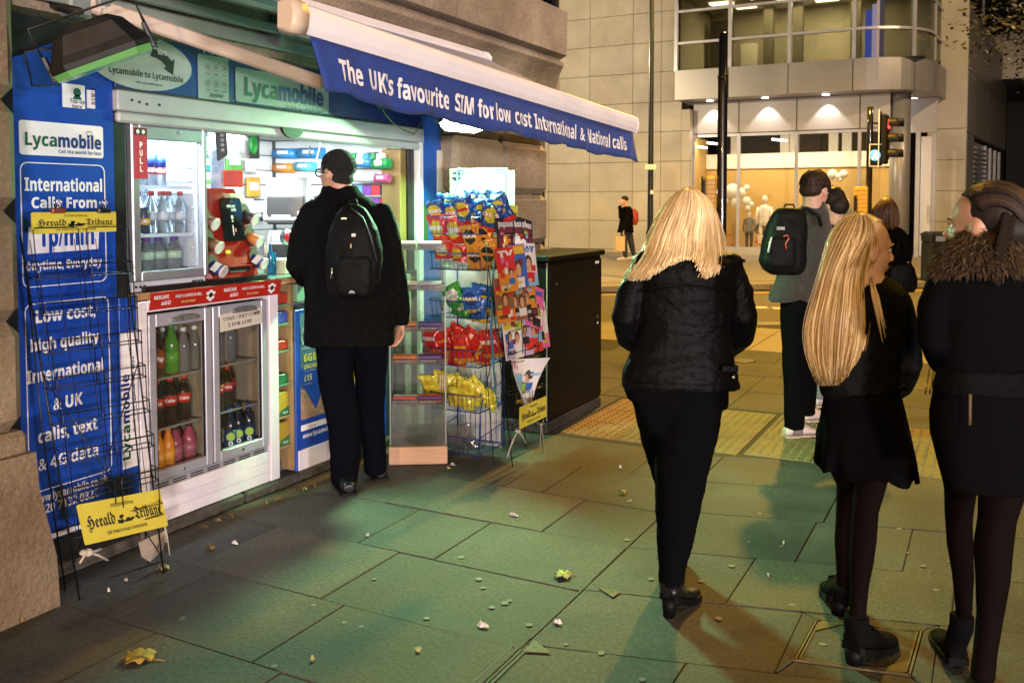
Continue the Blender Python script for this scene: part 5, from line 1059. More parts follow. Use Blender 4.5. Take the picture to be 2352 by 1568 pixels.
mb = MB(); mb.plate(tuple(cf(.36, .05)+cn_*.001), RY, cup_, rrect(0, 0, .15, .035, .015), .006); part('drip_slot', mb, ink, cm); mb = MB(); q = cf(.36, .05); mb.box(q.x, q.y-.005, q.z+.03, q.x+.02, q.y+.155, q.z+.038, .003); part('drip_lip', mb, cmred, cm)
cupm = {'brown': mat('cup_brown', (.16, .07, .03), .5), 'dark': mat('cup_dark', (.03, .025, .02), .5), 'orange': mat('cup_orange', (.50, .18, .05), .5), 'blue': mat('cup_blue', (.015, .04, .22), .5)}; lidm = mat('cup_lid', (.66, .60, .56), .4)
for u, v, kd, lb in ((.13, .68, 'brown', 'brown paper cup with white lid, upper left in the coffee machine'), (.14, .41, 'brown', 'brown paper cup with white lid, middle left in the coffee machine'), (.15, .13, 'blue', 'blue paper cup with white lid, lower left in the coffee machine'), (.85, .72, 'dark', 'black paper cup with white lid, upper right in the coffee machine'), (.85, .45, 'orange', 'orange paper cup with white lid, middle right in the coffee machine'), (.85, .18, 'blue', 'blue paper cup with white lid, lower right in the coffee machine')):
    c = cf(u, v); mb = MB(); mb.plate(tuple(c+cup_*.012+cn_*.001), RY, cup_, ellp(0, 0, .038, .058, 18), .003); part('cup_hole', mb, mat('hole_dark', (.05, .012, .008), .6), cm)
    dx = Vector((.86, .22, -.42)).normalized(); b = c-cn_*.01; t = thing('paper_cup', lb, 'cup', b, 'paper cups in the coffee machine')
    mb = MB(); mb.tube([b+RZ*.012, b+RZ*.012+dx*.070], [.026, .032], 14); part('cup', mb, cupm[kd], t); mb = MB(); mb.lathe([(.034, .068), (.035, .076), (.030, .081), (.028, .078)], b+RZ*.012, dx, 16); part('lid', mb, lidm, t)
    if kd == 'blue': mb = MB(); q = b+RZ*.012+dx*.04+Vector((.012, -.028, .012)); mb.obox(q, dx*.016, Vector((.012, .012, .02)), Vector((.001, -.002, .001))); part('label', mb, grl, t)
# --- till terminals and small things on the counter
tg = mat('till_grey', (.30, .31, .32), .45); td = mat('till_dark', (.03, .03, .034), .35); scr = mat('screen_blue', (.02, .03, .04), .15, emit=(.35, .62, .80), es=.55)
def terminal(c, w, h, label, tilt=.5, yaw=(.52, -.85, 0), name='till_terminal'):
    c = Vector(c); n0 = Vector(yaw).normalized(); sd_ = Vector((-n0.y, n0.x, 0)); u = (RZ*math.cos(tilt)-n0*math.sin(tilt)).normalized(); n = sd_.cross(u)
    t = thing(name, label, 'terminal', c); q = c+u*h/2
    mb = MB(); mb.obox(q-n*.02, sd_*w/2, u*h/2, n*.018, .008); bd_ = part('body', mb, tg, t)
    mb = MB(); mb.obox(q+u*h*.12, sd_*w*.43, u*h*.37, n*.002); part('bezel', mb, td, bd_); mb = MB(); mb.obox(q+u*h*.13+n*.003, sd_*w*.35, u*h*.27, n*.0015); part('screen', mb, scr, bd_)
    mb = MB(); mb.obox(q-u*h*.40+n*.002-sd_*w*.1, sd_*w*.2, u*h*.05, n*.002); part('receipt', mb, white, bd_)
    mb = MB(); mb.obox(c-n0*.09+RZ*h*.2, sd_*w*.42, n0*.08, RZ*h*.3, .01); part('stand', mb, td, t); return t
P_ = WX(655, 505, -3.92); terminal(P_, .28, .30, 'grey touch screen till terminal behind the coffee machine', .45)
P_ = WX(650, 600, -3.72); terminal(P_, .22, .22, 'lower grey terminal with a pale screen beside the coffee machine', .6)
lf = thing('leaflet_holder', 'white framed leaflet stand on the counter at the elbow of the customer', 'leaflet stand', WX(690, 570, -3.62)); o_ = WX(684, 562, -3.62)
sd_ = Vector((.75, .66, 0)).normalized(); mb = MB(); mb.plate(tuple(o_), sd_, Vector((-.1, .1, 1)), rrect(0, 0, .12, .20, .008), .006); part('frame', mb, white, lf); mb = MB(); mb.plate(tuple(o_+sd_.cross(RZ)*.0065), sd_, Vector((-.1, .1, 1)), rrect(.012, .012, .108, .188, .003), .002); part('leaflet', mb, mat('leaflet', (.30, .42, .28), .5, col2=(.66, .64, .5), scale=24), lf)
q = WX(660, 545, -3.66); t = thing('card_reader', 'small silver scanner with a red window on the counter', 'scanner', q-RZ*.03); mb = MB(); mb.ell(q, .05, .035, .05); part('body', mb, chrome, t); mb = MB(); mb.ell(q+Vector((.028, -.02, 0)), .026, .02, .032); part('window', mb, mat('scanner_red', (.3, .01, .02), .2, emit=(1, .02, .05), es=.3), t)
q = WX(655, 625, -3.50); t = thing('collection_box', 'small cream box with a square hole on the counter edge', 'box', q); mb = MB(); mb.box(q.x-.05, q.y-.035, 1.153, q.x+.03, q.y+.04, 1.235, .004); part('box', mb, mat('box_cream', (.55, .55, .42), .5), t); mb = MB(); mb.box(q.x+.03, q.y-.015, 1.175, q.x+.033, q.y+.015, 1.21); part('opening', mb, ink, t)
mb = MB(); mb.tube([q+Vector((0, .02, .075)), q+Vector((.01, .05, .10)), q+Vector((.02, .09, .09)), q+Vector((.0, .12, .04))], .006, 6); single('cable_loop', mb, white, 'white cable looped over the cream box on the counter', 'cable')
for k, (x, h_) in enumerate(((622, .17), (631, .12))):
    q = WX(x, 640, -3.55); q.z = 1.153; bottle('blue%d' % k, q, ('tall blue bottle just right of the coffee machine', 'short blue bottle right of the tall blue one')[k], .018, h_, mat('blue_glass', (.01, .12, .25), .15), mat('cap_blue', (.01, .09, .45), .4), None)
q = WX(614, 560, -3.60); t = thing('straw_holder', 'clear holder with a bundle of thin straws beside the coffee machine', 'straw holder', (q.x, q.y, 1.153)); mb = MB(); mb.box(q.x-.02, q.y-.02, 1.154, q.x+.02, q.y+.025, 1.25); part('holder', mb, acrylic, t)
for k in range(8): mb = MB(); a = Vector((q.x-.012+.008*(k % 4), q.y-.01+.008*(k//4), 1.156)); mb.cyl(a, a+Vector((random.uniform(-.01, .01), random.uniform(-.01, .02), .17)), .003, n=6); part('straw', mb, mat('straw_cream', (.55, .55, .45), .5), t)
# things hung from the ceiling
def hung(x, y, X, w, h, m, label, cat, name, d=.03, tiltv=0.0, extra=None):
    c = WX(x, y, X); mb = MB(); mb.obox(c, Vector((.5, .86, 0)).normalized()*w/2+RZ*tiltv, RZ*h/2-RY*tiltv*.5, Vector((.86, -.5, 0))*d/2, .006); t = thing(name, label, cat, c-RZ*h/2); part('pack', mb, m, t)
    mb = MB(); mb.tube([c+RZ*h/2, (c.x, c.y, 1.985)], .002, 4); part('hanger', mb, chrome, t)
    if extra: extra(t, c)
    return t
def rings_(t, c):
    for k in range(5): mb = MB(); mb.ell(c+RZ*(.05-.026*k)+Vector((.02, -.012, 0)), .010, .010, .010, 8, 6); part('button', mb, mat('button_grey', (.35, .36, .35), .4), t)
hung(508, 322, -3.60, .055, .19, mat('strip_black', (.02, .03, .025), .4), 'black strip pack with a row of round buttons hanging beside the cooler', 'pack', 'hanging_strip', .02, .018, rings_)
hung(545, 335, -3.66, .12, .15, clear('blister', (.85, .88, .88), .3, .15, dirt=.35, dcol=(.7, .72, .72)), 'clear blister pack hanging under the shutter beside the black strip', 'pack', 'blister_pack', .05)
def greenblob(t, c): mb = MB(); mb.ell(c+Vector((.018, -.01, .0)), .014, .03, .055); part('bottle_green', mb, mat('blob_green', (.02, .35, .06), .3), t)
hung(580, 332, -3.62, .075, .155, mat('pack_black', (.015, .015, .018), .35), 'black hanging pack with a bright green bottle shape on it', 'pack', 'hanging_pack', .03, 0, greenblob)
hung(536, 410, -3.58, .10, .09, mat('bag_red', (.50, .04, .015), .45), 'small red bag hanging above the coffee machine', 'bag', 'red_bag', .03)
hung(500, 395, -3.66, .075, .24, mat('pack_paleblue', (.10, .24, .42), .45, col2=(.42, .5, .55), scale=14), 'pale blue card pack hanging between cooler and red bag', 'pack', 'hanging_card', .02)
hung(500, 330, -3.72, .10, .16, mat('pack_blue2', (.03, .10, .22), .45, col2=(.25, .36, .45), scale=16), 'dark blue pack hanging behind the black strip', 'pack', 'hanging_card', .02)
# packs on the slat wall
EW = 5.03
def tubep(x0, x1, y, r, m, label, Yp=EW, endm=None, s_=None):
    a, b = WY(x0, y, Yp), WY(x1, y, Yp); r *= .82; mb = MB(); mb.tube([a, b], r, 10); t = thing('gum_pack', label, 'pack', (a+b)/2-RZ*r, 'long packs on the slat wall'); part('body', mb, m, t)
    mb = MB(); mb.obox((a+b)/2+RZ*r*.2+Vector((0, -r*1.0, 0)), (b-a)*.25, RY*.001, RZ*r*.35); part('label', mb, grl, t); mb = MB(); mb.cyl(b, b+(b-a).normalized()*.006, r*1.02); part('end_cap', mb, endm or m, t)
    if s_: text(s_, prnt, t, a+(b-a)*.35+Vector((0, -r*1.1, -r*.4)), b-a, RZ, r*.9, (b-a).length*.4)
    return t
pw = mat('pack_white', (.70, .72, .72), .4); pb = mat('pack_blue', (.03, .22, .50), .4); po = mat('pack_orange', (.72, .22, .03), .4); pc_ = mat('pack_cyan', (.10, .45, .58), .4); pg = mat('pack_green', (.01, .22, .06), .4)
tubep(632, 682, 353, .045, pb, 'white and blue pack on the upper slat shelf, left of the keys'); tubep(690, 742, 352, .045, pb, 'blue and white pack on the upper slat shelf, right of the keys'); tubep(632, 676, 386, .040, po, 'orange tube pack on the lower slat shelf'); tubep(680, 722, 383, .040, pc_, 'cyan tube pack on the lower slat shelf beside the orange one')
tubep(800, 856, 372, .045, mat('pack_blue_deep', (.02, .15, .42), .4), 'blue chewing gum pack right of the head of the customer', 4.93, None, 'Extra'); tubep(858, 893, 376, .045, pg, 'green chewing gum pack at the right end of the slat shelf', 4.93, None, 'Extra')
tubep(800, 862, 408, .036, mat('pack_silver', (.45, .47, .48), .35), 'silver toothbrush pack below the blue gum pack', 4.93); tubep(863, 893, 410, .034, mat('pack_pink', (.45, .06, .22), .4), 'pink tipped pack below the green gum pack', 4.93)
for k in range(6): q = WY(800+k*15, 360, 4.93); mb = MB(); mb.obox(q, Vector((.02, 0, .004)), RY*.03, RZ*.02, .004); single('gum_box', mb, (pb, pg, pw)[k % 3], 'small carton, %s from the left on top of the gum packs' % (NTH+('sixth',))[k], 'carton', 'small cartons on the gum packs')
for (x, y, w_, h_) in ((545, 478, .13, .05), (585, 480, .10, .05), (612, 476, .05, .07), (560, 462, .09, .03)): q = WX(x, y, -4.2); mb = MB(); mb.obox(q, Vector((.04, 0, 0)), RY*w_/2, RZ*h_/2, .005); single('white_carton', mb, pw, {545: 'long low white carton on the back shelf above the coffee machine', 585: 'middle white carton on the back shelf above the coffee machine', 612: 'upright white carton at the right of the back shelf', 560: 'thin white carton lying on the long low one'}[x], 'carton')
bx(kiosk, 'back_shelf', tg, -4.5, 3.7, fz(560, 492, -4.2)-.02, -4.1, 4.6, fz(560, 492, -4.2)-.002)
q = WX(793, 312, -3.62); t = thing('dome_camera', 'white dome security camera under the shutter above the customer', 'camera', q); mb = MB(); mb.lathe([(.055, .05), (.06, .035), (.05, .01), (.045, 0)], q, n=16); mb.ell(q-RZ*.005, .042, .042, .042); part('dome', mb, white, t); mb = MB(); d = Vector((.6, -.55, -.5)).normalized(); mb.lathe([(.018, .036), (.02, .046), (.012, .045)], q-RZ*.005, d, 12); part('lens', mb, ink, t)
mb = MB(); mb.obox(q+Vector((-.02, .09, .035)), Vector((.02, 0, 0)), RY*.12, RZ*.01, .003); part('mount', mb, white, t)
q = WY(712, 345, 4.9); t = thing('key_bunch', 'small bunch of keys hanging on the slat wall', 'keys', q)
for k in range(4): mb = MB(); mb.tube([q+RZ*.03, q-RZ*(.02+.01*k)+Vector((.006*k-.01, 0, 0))], .004, 4); part('key', mb, chrome, t)
q = WY(760, 335, 4.85); mb = MB(); mb.tube([WY(742, 305, 4.85), WY(726, 372, 4.85)], .006, 6); mb.tube([WY(758, 305, 4.85), WY(752, 330, 4.85), WY(776, 352, 4.85)], .004, 6); single('wall_bracket', mb, white, 'thin white bracket and wires below the dome camera', 'bracket')
q = WX(740, 470, -3.7); t = thing('pay_display', 'bright blue display on a stalk in front of the customer', 'display', q); mb = MB(); mb.obox(q, Vector((.5, .86, 0))*.05, RZ*.055, Vector((.86, -.5, 0))*.008, .004); part('frame', mb, td, t); mb = MB(); mb.obox(q+Vector((.86, -.5, 0))*.0095, Vector((.5, .86, 0))*.043, RZ*.047, Vector((.86, -.5, 0))*.001); part('screen', mb, mat('screen_azure', (.01, .05, .1), .2, emit=(.05, .5, .9), es=1), t); mb = MB(); mb.tube([q-RZ*.05, (q.x-.02, q.y, 1.15)], .012, 6); part('stalk', mb, td, t)
# sweets in the shelf column
sw = [mat('sweet_red', (.4, .04, .02), .4), mat('sweet_blue', (.05, .08, .35), .4), mat('sweet_green', (.03, .16, .07), .4), mat('sweet_yellow', (.50, .36, .04), .45), mat('sweet_yellow2', (.42, .26, .03), .45)]
for k, (z, m_, h_, nm) in enumerate(((.212, 4, .13, 'yellow carton on the lowest shelf of the sweets column'), (.377, 3, .13, 'yellow carton on the second shelf of the sweets column'), (.557, 2, .05, 'green packet on the third shelf of the sweets column'), (.742, 0, .05, 'red packet on the fourth shelf of the sweets column'), (.892, 1, .06, 'blue packet on the fifth shelf of the sweets column'), (.997, 0, .06, 'red packet on the top shelf of the sweets column'))):
    mb = MB(); mb.box(-3.62, 3.778, z, -3.44, 3.866, z+h_, .004); t = single('sweet_carton', mb, sw[m_], nm, 'carton', 'cartons in the sweets column')
    if k < 2: mb = MB(); mb.add([Vector((-3.438, 3.778, z)), Vector((-3.438, 3.866, z)), Vector((-3.438, 3.866, z+.05)), Vector((-3.438, 3.80, z+.03))], [(0, 1, 2, 3)]); q = part('carton_front', mb, sw[2], t); text('POLO', prnt, t, (-3.437, 3.812, z+.01), RY, RZ, .012, .04)
for z, m_ in ((.262, 2), (.442, 3), (.632, 0), (.812, 1)):
    for k in range(3): mb = MB(); mb.box(-3.60, 4.375+k*.074, z, -3.45, 4.445+k*.074, z+.07+.02*(k % 2), .004); single('sweet_carton', mb, sw[(m_+k) % 5], '%s carton on the %s shelf of the bay behind the legs of the customer' % (('left', 'middle', 'right')[k], {2: 'lowest', 3: 'second', 0: 'third', 1: 'top'}[m_]), 'carton', 'cartons in the shelf bay')

# rows of small stock hung on the back wall and along the end wall
HUE = (('crimson', (.45, .03, .05)), ('teal', (.03, .25, .25)), ('amber', (.55, .28, .03)), ('violet', (.16, .05, .32)), ('leaf green', (.08, .30, .05)), ('black', (.02, .02, .025)), ('sky blue', (.10, .32, .55)), ('silver', (.38, .39, .40)))
for r_ in range(3):
    for k in range(8):
        hn, hc_ = HUE[(k*3+r_*5) % 8]; y = 3.35+k*.20+random.uniform(-.02, .02); z = 1.42+r_*.17; w_, h_ = random.uniform(.10, .15), random.uniform(.11, .145); mb = MB(); mb.box(-4.60, y, z, -4.575, y+w_, z+h_, .006); t = thing('hanging_pack', '%s pack hanging in the %s row of the back wall, %s from the left' % (hn, ('lower', 'middle', 'upper')[r_], ('first', 'second', 'third', 'fourth', 'fifth', 'sixth', 'seventh', 'eighth')[k]), 'pack', (-4.59, y+w_/2, z), 'packs on the back wall'); part('pack', mb, mat('pack_'+hn.replace(' ', '_'), hc_, .4), t)
        mb = MB(); mb.box(-4.5745, y+w_*.15, z+h_*.35, -4.573, y+w_*.85, z+h_*.75); part('label', mb, (grl, cdm, pw)[(k+r_) % 3], t)
for r_, (yv, n_) in enumerate(((437, 6), (468, 6))):
    for k in range(n_):
        hn, hc_ = HUE[(k*5+r_*3+1) % 8]; q = WY(806+k*20, yv, 5.02); mb = MB(); mb.obox(q, Vector((.035, 0, 0)), RY*.02, RZ*.035, .004); single('sweet_box', mb, mat('pack_'+hn.replace(' ', '_'), hc_, .4), '%s box, %s from the left on the %s ledge right of the customer' % (hn, ('first', 'second', 'third', 'fourth', 'fifth', 'sixth')[k], ('upper', 'lower')[r_]), 'box', 'boxes on the end wall ledges')
    q0, q1 = WY(798, yv, 5.02), WY(926, yv, 5.02); bx(kiosk, 'ledge', tg, q0.x, 4.98, q0.z-.045, q1.x, 5.05, q0.z-.037)
# ================================================================== RACKS, CRISPS, MAGAZINES, LITTER
wire = mat('wire_black', (.010, .010, .011), .35, metal=.3); wireb = mat('wire_blue', (.012, .03, .16), .38)
tapem = mat('string', (.45, .40, .33), .8)
def herald(t, o, rt, up, w, h):
    nn = rt.cross(up).normalized(); mb = MB(); mb.plate(tuple(o), rt, up, rrect(0, 0, w, h, .006), .004); sg = part('yellow_sign', mb, yel, t); q = lambda x, y: o+rt*x*w+up*y*h+nn*.0045
    text('Herald', ink, sg, q(.055, .36), rt, up, h*.30, w*.33, 'f', bold=.006); text('Tribune', ink, sg, q(.62, .36), rt, up, h*.30, w*.33, 'f', bold=.006); text('INTERNATIONAL', ink, sg, q(.36, .78), rt, up, h*.09, w*.28, 's'); text("THE WORLD'S DAILY NEWSPAPER", ink, sg, q(.26, .13), rt, up, h*.08, w*.48, 's')
    mb = MB(); rr = random.Random(5); nn_ = nn
    for k in range(14): a, b = .42+.18*rr.random(), .34+.2*rr.random()*(1-abs(k-7)/12); c = q(a, b); d = w*.02*rr.uniform(.5, 1.4); mb.plate(tuple(c), rt, up, ellp(0, 0, d, d*rr.uniform(.3, .9), 7), .0008)
    part('crest', mb, ink, sg); return sg
def wire_rack(label, A, B, top_shift, H, tiers, name='newspaper_rack', loops=2, w_top=1.0, depth=.06, r=.0025, frontn=None):
    """wire rack leaning back from the feet A and B; pockets open to the street"""
    A, B = Vector(A), Vector(B); e = (B-A).normalized(); W = (B-A).length; n = Vector((e.y, -e.x, 0)); u = (Vector((top_shift[0], top_shift[1], H))).normalized(); L = Vector((top_shift[0], top_shift[1], H)).length
    t = thing(name, label, 'rack', (A+B)/2)
    pt = lambda s_, h, d=0: A+e*((s_-.5)*W*(1+(w_top-1)*h/L)+.5*W)+u*h+n*d
    for s_ in (0, 1):
        mb = MB(); mb.tube([pt(s_, 0), pt(s_, L)], r*1.5, 6); part('rail', mb, wire, t)
        mb = MB(); mb.tube([pt(s_, L*.9), pt(s_, L*.45, -.10), pt(s_, 0, -.13)*1.0], r*1.3, 6); part('back_leg', mb, wire, t)
    mb = MB(); mb.tube([pt(0, L*.62), pt(1, L*.05)], r, 5); part('brace', mb, wire, t); mb = MB(); mb.tube([pt(1, L*.62), pt(0, L*.1)], r, 5); part('brace', mb, wire, t)
    mb = MB(); mb.tube([pt(0, L*.03, -.02), pt(1, L*.03, -.02)], r*1.2, 5); part('foot_bar', mb, wire, t)
    for k in range(tiers):
        h0 = L*(.20+.70*k/max(1, tiers-1))-.02; h1 = h0+L*.13
        mb = MB(); mb.tube([pt(0, h0), pt(0, h0-.004, depth), pt(1, h0-.004, depth), pt(1, h0)], r, 5); bsk = part('pocket', mb, wire, t)
        mb = MB(); mb.tube([pt(-.02, h0+.0), pt(1.02, h0+.0)], r, 5); part('cross_wire', mb, wire, bsk)
        mb = MB(); mb.tube([pt(0, h0+.05), pt(0, h0+.045, depth*1.1), pt(1, h0+.045, depth*1.1), pt(1, h0+.05)], r*.9, 5); part('front_wire', mb, wire, bsk)
        for q in range(loops):
            a0 = .04+q*.5; a1 = a0+.42
            mb = MB(); mb.tube([pt(a0, h0, depth), pt(a0, h1, depth*1.5), pt(a0+.02, h1+.006, depth*1.5), pt(a1-.02, h1+.006, depth*1.5), pt(a1, h1, depth*1.5), pt(a1, h0, depth)], r*.9, 5); part('loop', mb, wire, bsk)
        for q in range(5): s_ = .08+q*.21; mb = MB(); mb.tube([pt(s_, h0, 0), pt(s_, h0+L*.10, 0)], r*.7, 4); part('upright', mb, wire, bsk)
    return t, pt, e, n, u, L
A, B = G(183, 1378), G(376, 1316)
top = WX(75, 540, -3.30); t, pt, e, n, u, L = wire_rack('empty black wire newspaper rack leaning in front of the tall blue panel', A, B, (top.x-A.x, top.y-A.y-.02, top.z), top.z, 8, w_top=1.16)
o = WX(72, 538, -3.275); r_ = WX(266, 536, -3.275); o2 = Vector((r_.x, r_.y, o.z)); h_ = (WX(72, 488, -3.275).z-o.z); herald(t, o, (o2-o).normalized(), RZ, (o2-o).length, h_)
for x, m_ in ((133, mat('clip_red', (.16, .03, .025), .4)), (238, black)):
    c = WX(x, 484, -3.265); mb = MB(); mb.obox(c, Vector((.012, 0, 0)), RY*.030, RZ*.010, .004); cl = part('binder_clip', mb, m_, t)
    for k in (-1, 1): mb = MB(); mb.tube([c+RY*.012*k+RZ*.01, c+RY*.018*k+RZ*.034, c+RY*.010*k+RZ*.046, c+RY*.003*k+RZ*.034, c+RY*.006*k+RZ*.01], .003, 4); part('clip_wire', mb, chrome, cl)
o = WX(195, 1252, -3.02); r_ = WX(385, 1207, -3.02); d_ = (r_-o); herald(t, o, d_.normalized(), (RZ*.95-Vector((.3, 0, 0))).normalized(), d_.length, .155)
def knot(x, y, X, s, label, tails):
    c = WX(x, y, X); mb = MB(); mb.ell(c, s, s*.8, s*.7, 8, 6); mb.ell(c+Vector((0, -s*.9, s*.3)), s*.7, s*.8, s*.5, 8, 6)
    for (dx, dy) in tails: mb.tube([c, WX(x+dx*.5, y+dy*.35, X), WX(x+dx, y+dy, X)], s*.22, 5)
    return single('string_knot', mb, tapem, label, 'string')
knot(203, 1268, -3.03, .022, 'knotted pale string tied at the foot of the left rack under its yellow sign', ((45, 18), (-20, 25), (30, -8))); knot(378, 1205, -3.03, .012, 'thin frayed string hanging from the right end of the lower yellow sign', ((12, 70), (4, 40), (10, -22)))
mb = MB(); q = [WX(x, y, -3.10) for x, y in ((318, 1245), (385, 1215), (375, 1262), (345, 1290), (325, 1278))]; mb.add(q+[sum(q, Vector((0, 0, 0)))/5+Vector((.022, 0, .01))], [(i, (i+1) % 5, 5) for i in range(5)]+[(4, 3, 2, 1, 0)], False); single('plastic_bag', mb, mat('bag_film', (.30, .25, .20), .3), 'crumpled clear plastic bag caught in the foot of the left rack', 'bag')
# --- magazine rack on the right
A, B = Vector((-2.46, 4.68, 0)), Vector((-2.44, 5.06, 0)); MX = -2.52
top = WX(1135, 512, -2.62); H = 1.33; tr, pt, e, n, u, L = wire_rack('black wire magazine rack full of magazines leaning beside the black cabinet', A, B, (-.16, -.03, H), H, 6, 'magazine_rack', depth=.05, w_top=1.05)
o = WX(1128, 512, -2.60); d_ = RY*(WX(1188, 512, -2.60).y-o.y); herald(tr, o, d_.normalized(), RZ, d_.length, .10)
o = WX(1193, 985, -2.36); d_ = WX(1254, 956, -2.36)-o; herald(tr, o, d_.normalized(), RZ, d_.length, .125)
knot(1190, 990, -2.38, .018, 'white string knotted at the lower yellow sign of the magazine rack', ((-25, 60), (18, 28), (-14, 30))); knot(1243, 975, -2.36, .008, 'thin pale cord hanging beside the right end of the magazine rack', ((-2, 50), (6, -12), (8, 78)))
skinp = mat('cover_skin', (.50, .27, .17), .5); hairp = mat('cover_hair', (.06, .03, .02), .5); pal = {'maroon': (.16, .03, .05), 'black': (.02, .02, .025), 'red': (.50, .03, .03), 'blue': (.04, .12, .45), 'sky': (.20, .42, .60), 'pink': (.62, .12, .34), 'white': (.66, .62, .62), 'yellow': (.62, .48, .05), 'green': (.28, .45, .06), 'orange': (.60, .22, .03), 'brown': (.22, .10, .05), 'lilac': (.40, .32, .52)}
PM = {k: mat('cover_'+k, v, .35) for k, v in pal.items()}
def magazine(x, y, label, title, bgc, tc, blocks, X=MX, w=.20, h=.27, roll=0.0, bend=0.0, faces=((.5, .45, .2),), group='magazines in the black rack'):
    c = WX(x, y, X); rt = (e*math.cos(roll)+u*math.sin(roll)).normalized(); up = (u*math.cos(roll)-e*math.sin(roll)).normalized(); nn = rt.cross(up).normalized(); t = thing('magazine', label, 'magazine', c-u*h/2, group)
    bz = lambda X_, Y_: bend*((X_/w-.5)*1.6+(Y_/h-.4)*1.2)**2*.12
    o = c-rt*w/2-up*h/2; mb = MB(); N = 6
    F = [[o+rt*w*i/N+up*h*j/N+nn*(.006+bz(w*i/N, h*j/N)) for j in range(N+1)] for i in range(N+1)]; K = [[p-nn*.006 for p in r] for r in F]
    mb.loft([a+b[::-1] for a, b in zip(F, K)], True, True, False); part('cover', mb, PM[bgc], t)
    def patch(x0, y0, x1, y1, m_, nm, ex=.0012, el=False):
        mb = MB(); n_ = 12
        if el: pts = [((x0+x1)/2+(x1-x0)/2*math.cos(2*PI*i/n_), (y0+y1)/2+(y1-y0)/2*math.sin(2*PI*i/n_)) for i in range(n_)]
        else: pts = [(x0, y0), (x1, y0), (x1, y1), (x0, y1)]
        V = [o+rt*w*a+up*h*b+nn*(.006+ex+bz(w*a, h*b)) for a, b in pts]; mb.add(V, [tuple(range(len(V)))]); part(nm, mb, m_, t)
    for (a, b, c_, d_, col) in blocks: patch(a, b, c_, d_, PM[col], 'picture')
    for q_ in range(7):
        a_, b_ = random.uniform(.02, .7), random.uniform(.02, .72); patch(a_, b_, a_+random.uniform(.12, .3), b_+random.uniform(.05, .16), PM[random.choice(list(PM))], 'picture', .0013)
    for (fx, fyy, fr_) in faces:
        fr_ *= .72
        patch(fx-fr_*1.15, fyy-fr_*.7, fx+fr_*1.15, fyy+fr_*1.25, hairp, 'portrait_hair', .0016, True); patch(fx-fr_*.8, fyy-fr_*.9, fx+fr_*.8, fyy+fr_*.8, skinp, 'portrait_face', .0022, True); patch(fx-fr_*1.5, fyy-fr_*2.2, fx+fr_*1.5, fyy-fr_*.95, PM[random.choice(['blue', 'black', 'white', 'red'])], 'portrait_body', .0014)
    if title: text(title, PM[tc], t, o+rt*w*.06+up*h*.80+nn*.0085, rt, up, h*.13, w*.86, bold=.03)
    text(random.choice(['SPECIAL', 'WIN', 'NEW YEAR', 'REAL LIFE']), PM[random.choice(['white', 'yellow', 'black'])], t, o+rt*w*.08+up*h*.10+nn*.0085, rt, up, h*.07, w*.5, bold=.02); return t
for k, x in enumerate((1163, 1183, 1203)): magazine(x, 552, 'maroon and black magazine with a bald portrait, %s of three in the top row' % ('left', 'middle', 'right')[k], 'popbox', 'black', 'white', ((.0, .0, 1, .62, 'maroon'), (.1, .66, .9, .78, 'maroon')), MX-.04, roll=(0, 0, -.18)[k], faces=((.35, .52, .14), ))
for k, x in enumerate((1188, 1203)): q = WX(x, 555+k*12, MX-.02); mb = MB(); mb.plate(tuple(q), e, u, ellp(0, 0, .042, .05, 16), .002); single('speech_bubble_card', mb, prnt, ('round white card on the middle maroon magazine', 'round white card on the right maroon magazine')[k], 'card')
for x, y, ti, bgc, tc, bl, fs_, lb in ((1163, 620, 'TV', 'red', 'white', ((0, 0, 1, .45, 'orange'), (.05, .02, .5, .2, 'yellow')), ((.7, .4, .15),), 'red listings magazine at the left of the second row'), (1188, 612, 'WEEK', 'blue', 'yellow', ((.05, .78, .95, .98, 'orange'),), ((.5, .42, .26),), 'blue magazine with a dark haired portrait in the second row'), (1212, 608, 'DAY', 'white', 'blue', ((0, 0, 1, .25, 'sky'),), ((.5, .5, .26),), 'white magazine with a large portrait at the right of the second row'),
    (1158, 690, None, 'brown', 'white', ((0, 0, 1, .3, 'orange'), (0, .6, 1, .8, 'red')), ((.5, .5, .2),), 'brown magazine at the left of the third row'), (1187, 685, 'Radio', 'brown', 'white', ((0, .85, 1, 1, 'green'),), ((.3, .42, .2), (.72, .4, .2)), 'radio listings magazine with two faces in the third row'), (1210, 680, 'Times', 'orange', 'white', ((0, .82, 1, 1, 'yellow'), (0, 0, 1, .2, 'black')), ((.4, .45, .22),), 'orange magazine right of the radio listings'), (1228, 705, 'Chat', 'pink', 'blue', ((.2, .1, .95, .5, 'white'),), ((.6, .4, .22),), 'tilted pink magazine sticking out at the right of the third row'),
    (1176, 768, 'Closer', 'white', 'pink', ((0, .76, 1, .98, 'pink'), (0, .62, 1, .74, 'yellow'), (0, 0, .5, .3, 'lilac')), ((.3, .45, .14), (.72, .4, .16)), 'white and pink gossip magazine at the left of the fourth row'), (1200, 762, 'New', 'lilac', 'white', ((0, .5, .5, .75, 'yellow'), (.5, .1, 1, .35, 'red')), ((.6, .5, .16), (.25, .25, .14)), 'lilac magazine in the middle of the fourth row'), (1222, 756, 'Star', 'sky', 'red', ((0, 0, 1, .2, 'red'), (.1, .55, .6, .75, 'green')), ((.5, .45, .2),), 'pale blue magazine in the fourth row'), (1238, 748, 'Hello', 'white', 'red', ((0, 0, 1, .3, 'pink'),), ((.5, .5, .2),), 'white magazine at the right end of the fourth row')):
    magazine(x, y, lb, ti, bgc, tc, bl, MX+.02 if y > 600 else MX, faces=fs_, h=.29 if y > 730 else .26, roll=-.3 if bgc == 'pink' else random.uniform(-.04, .04))
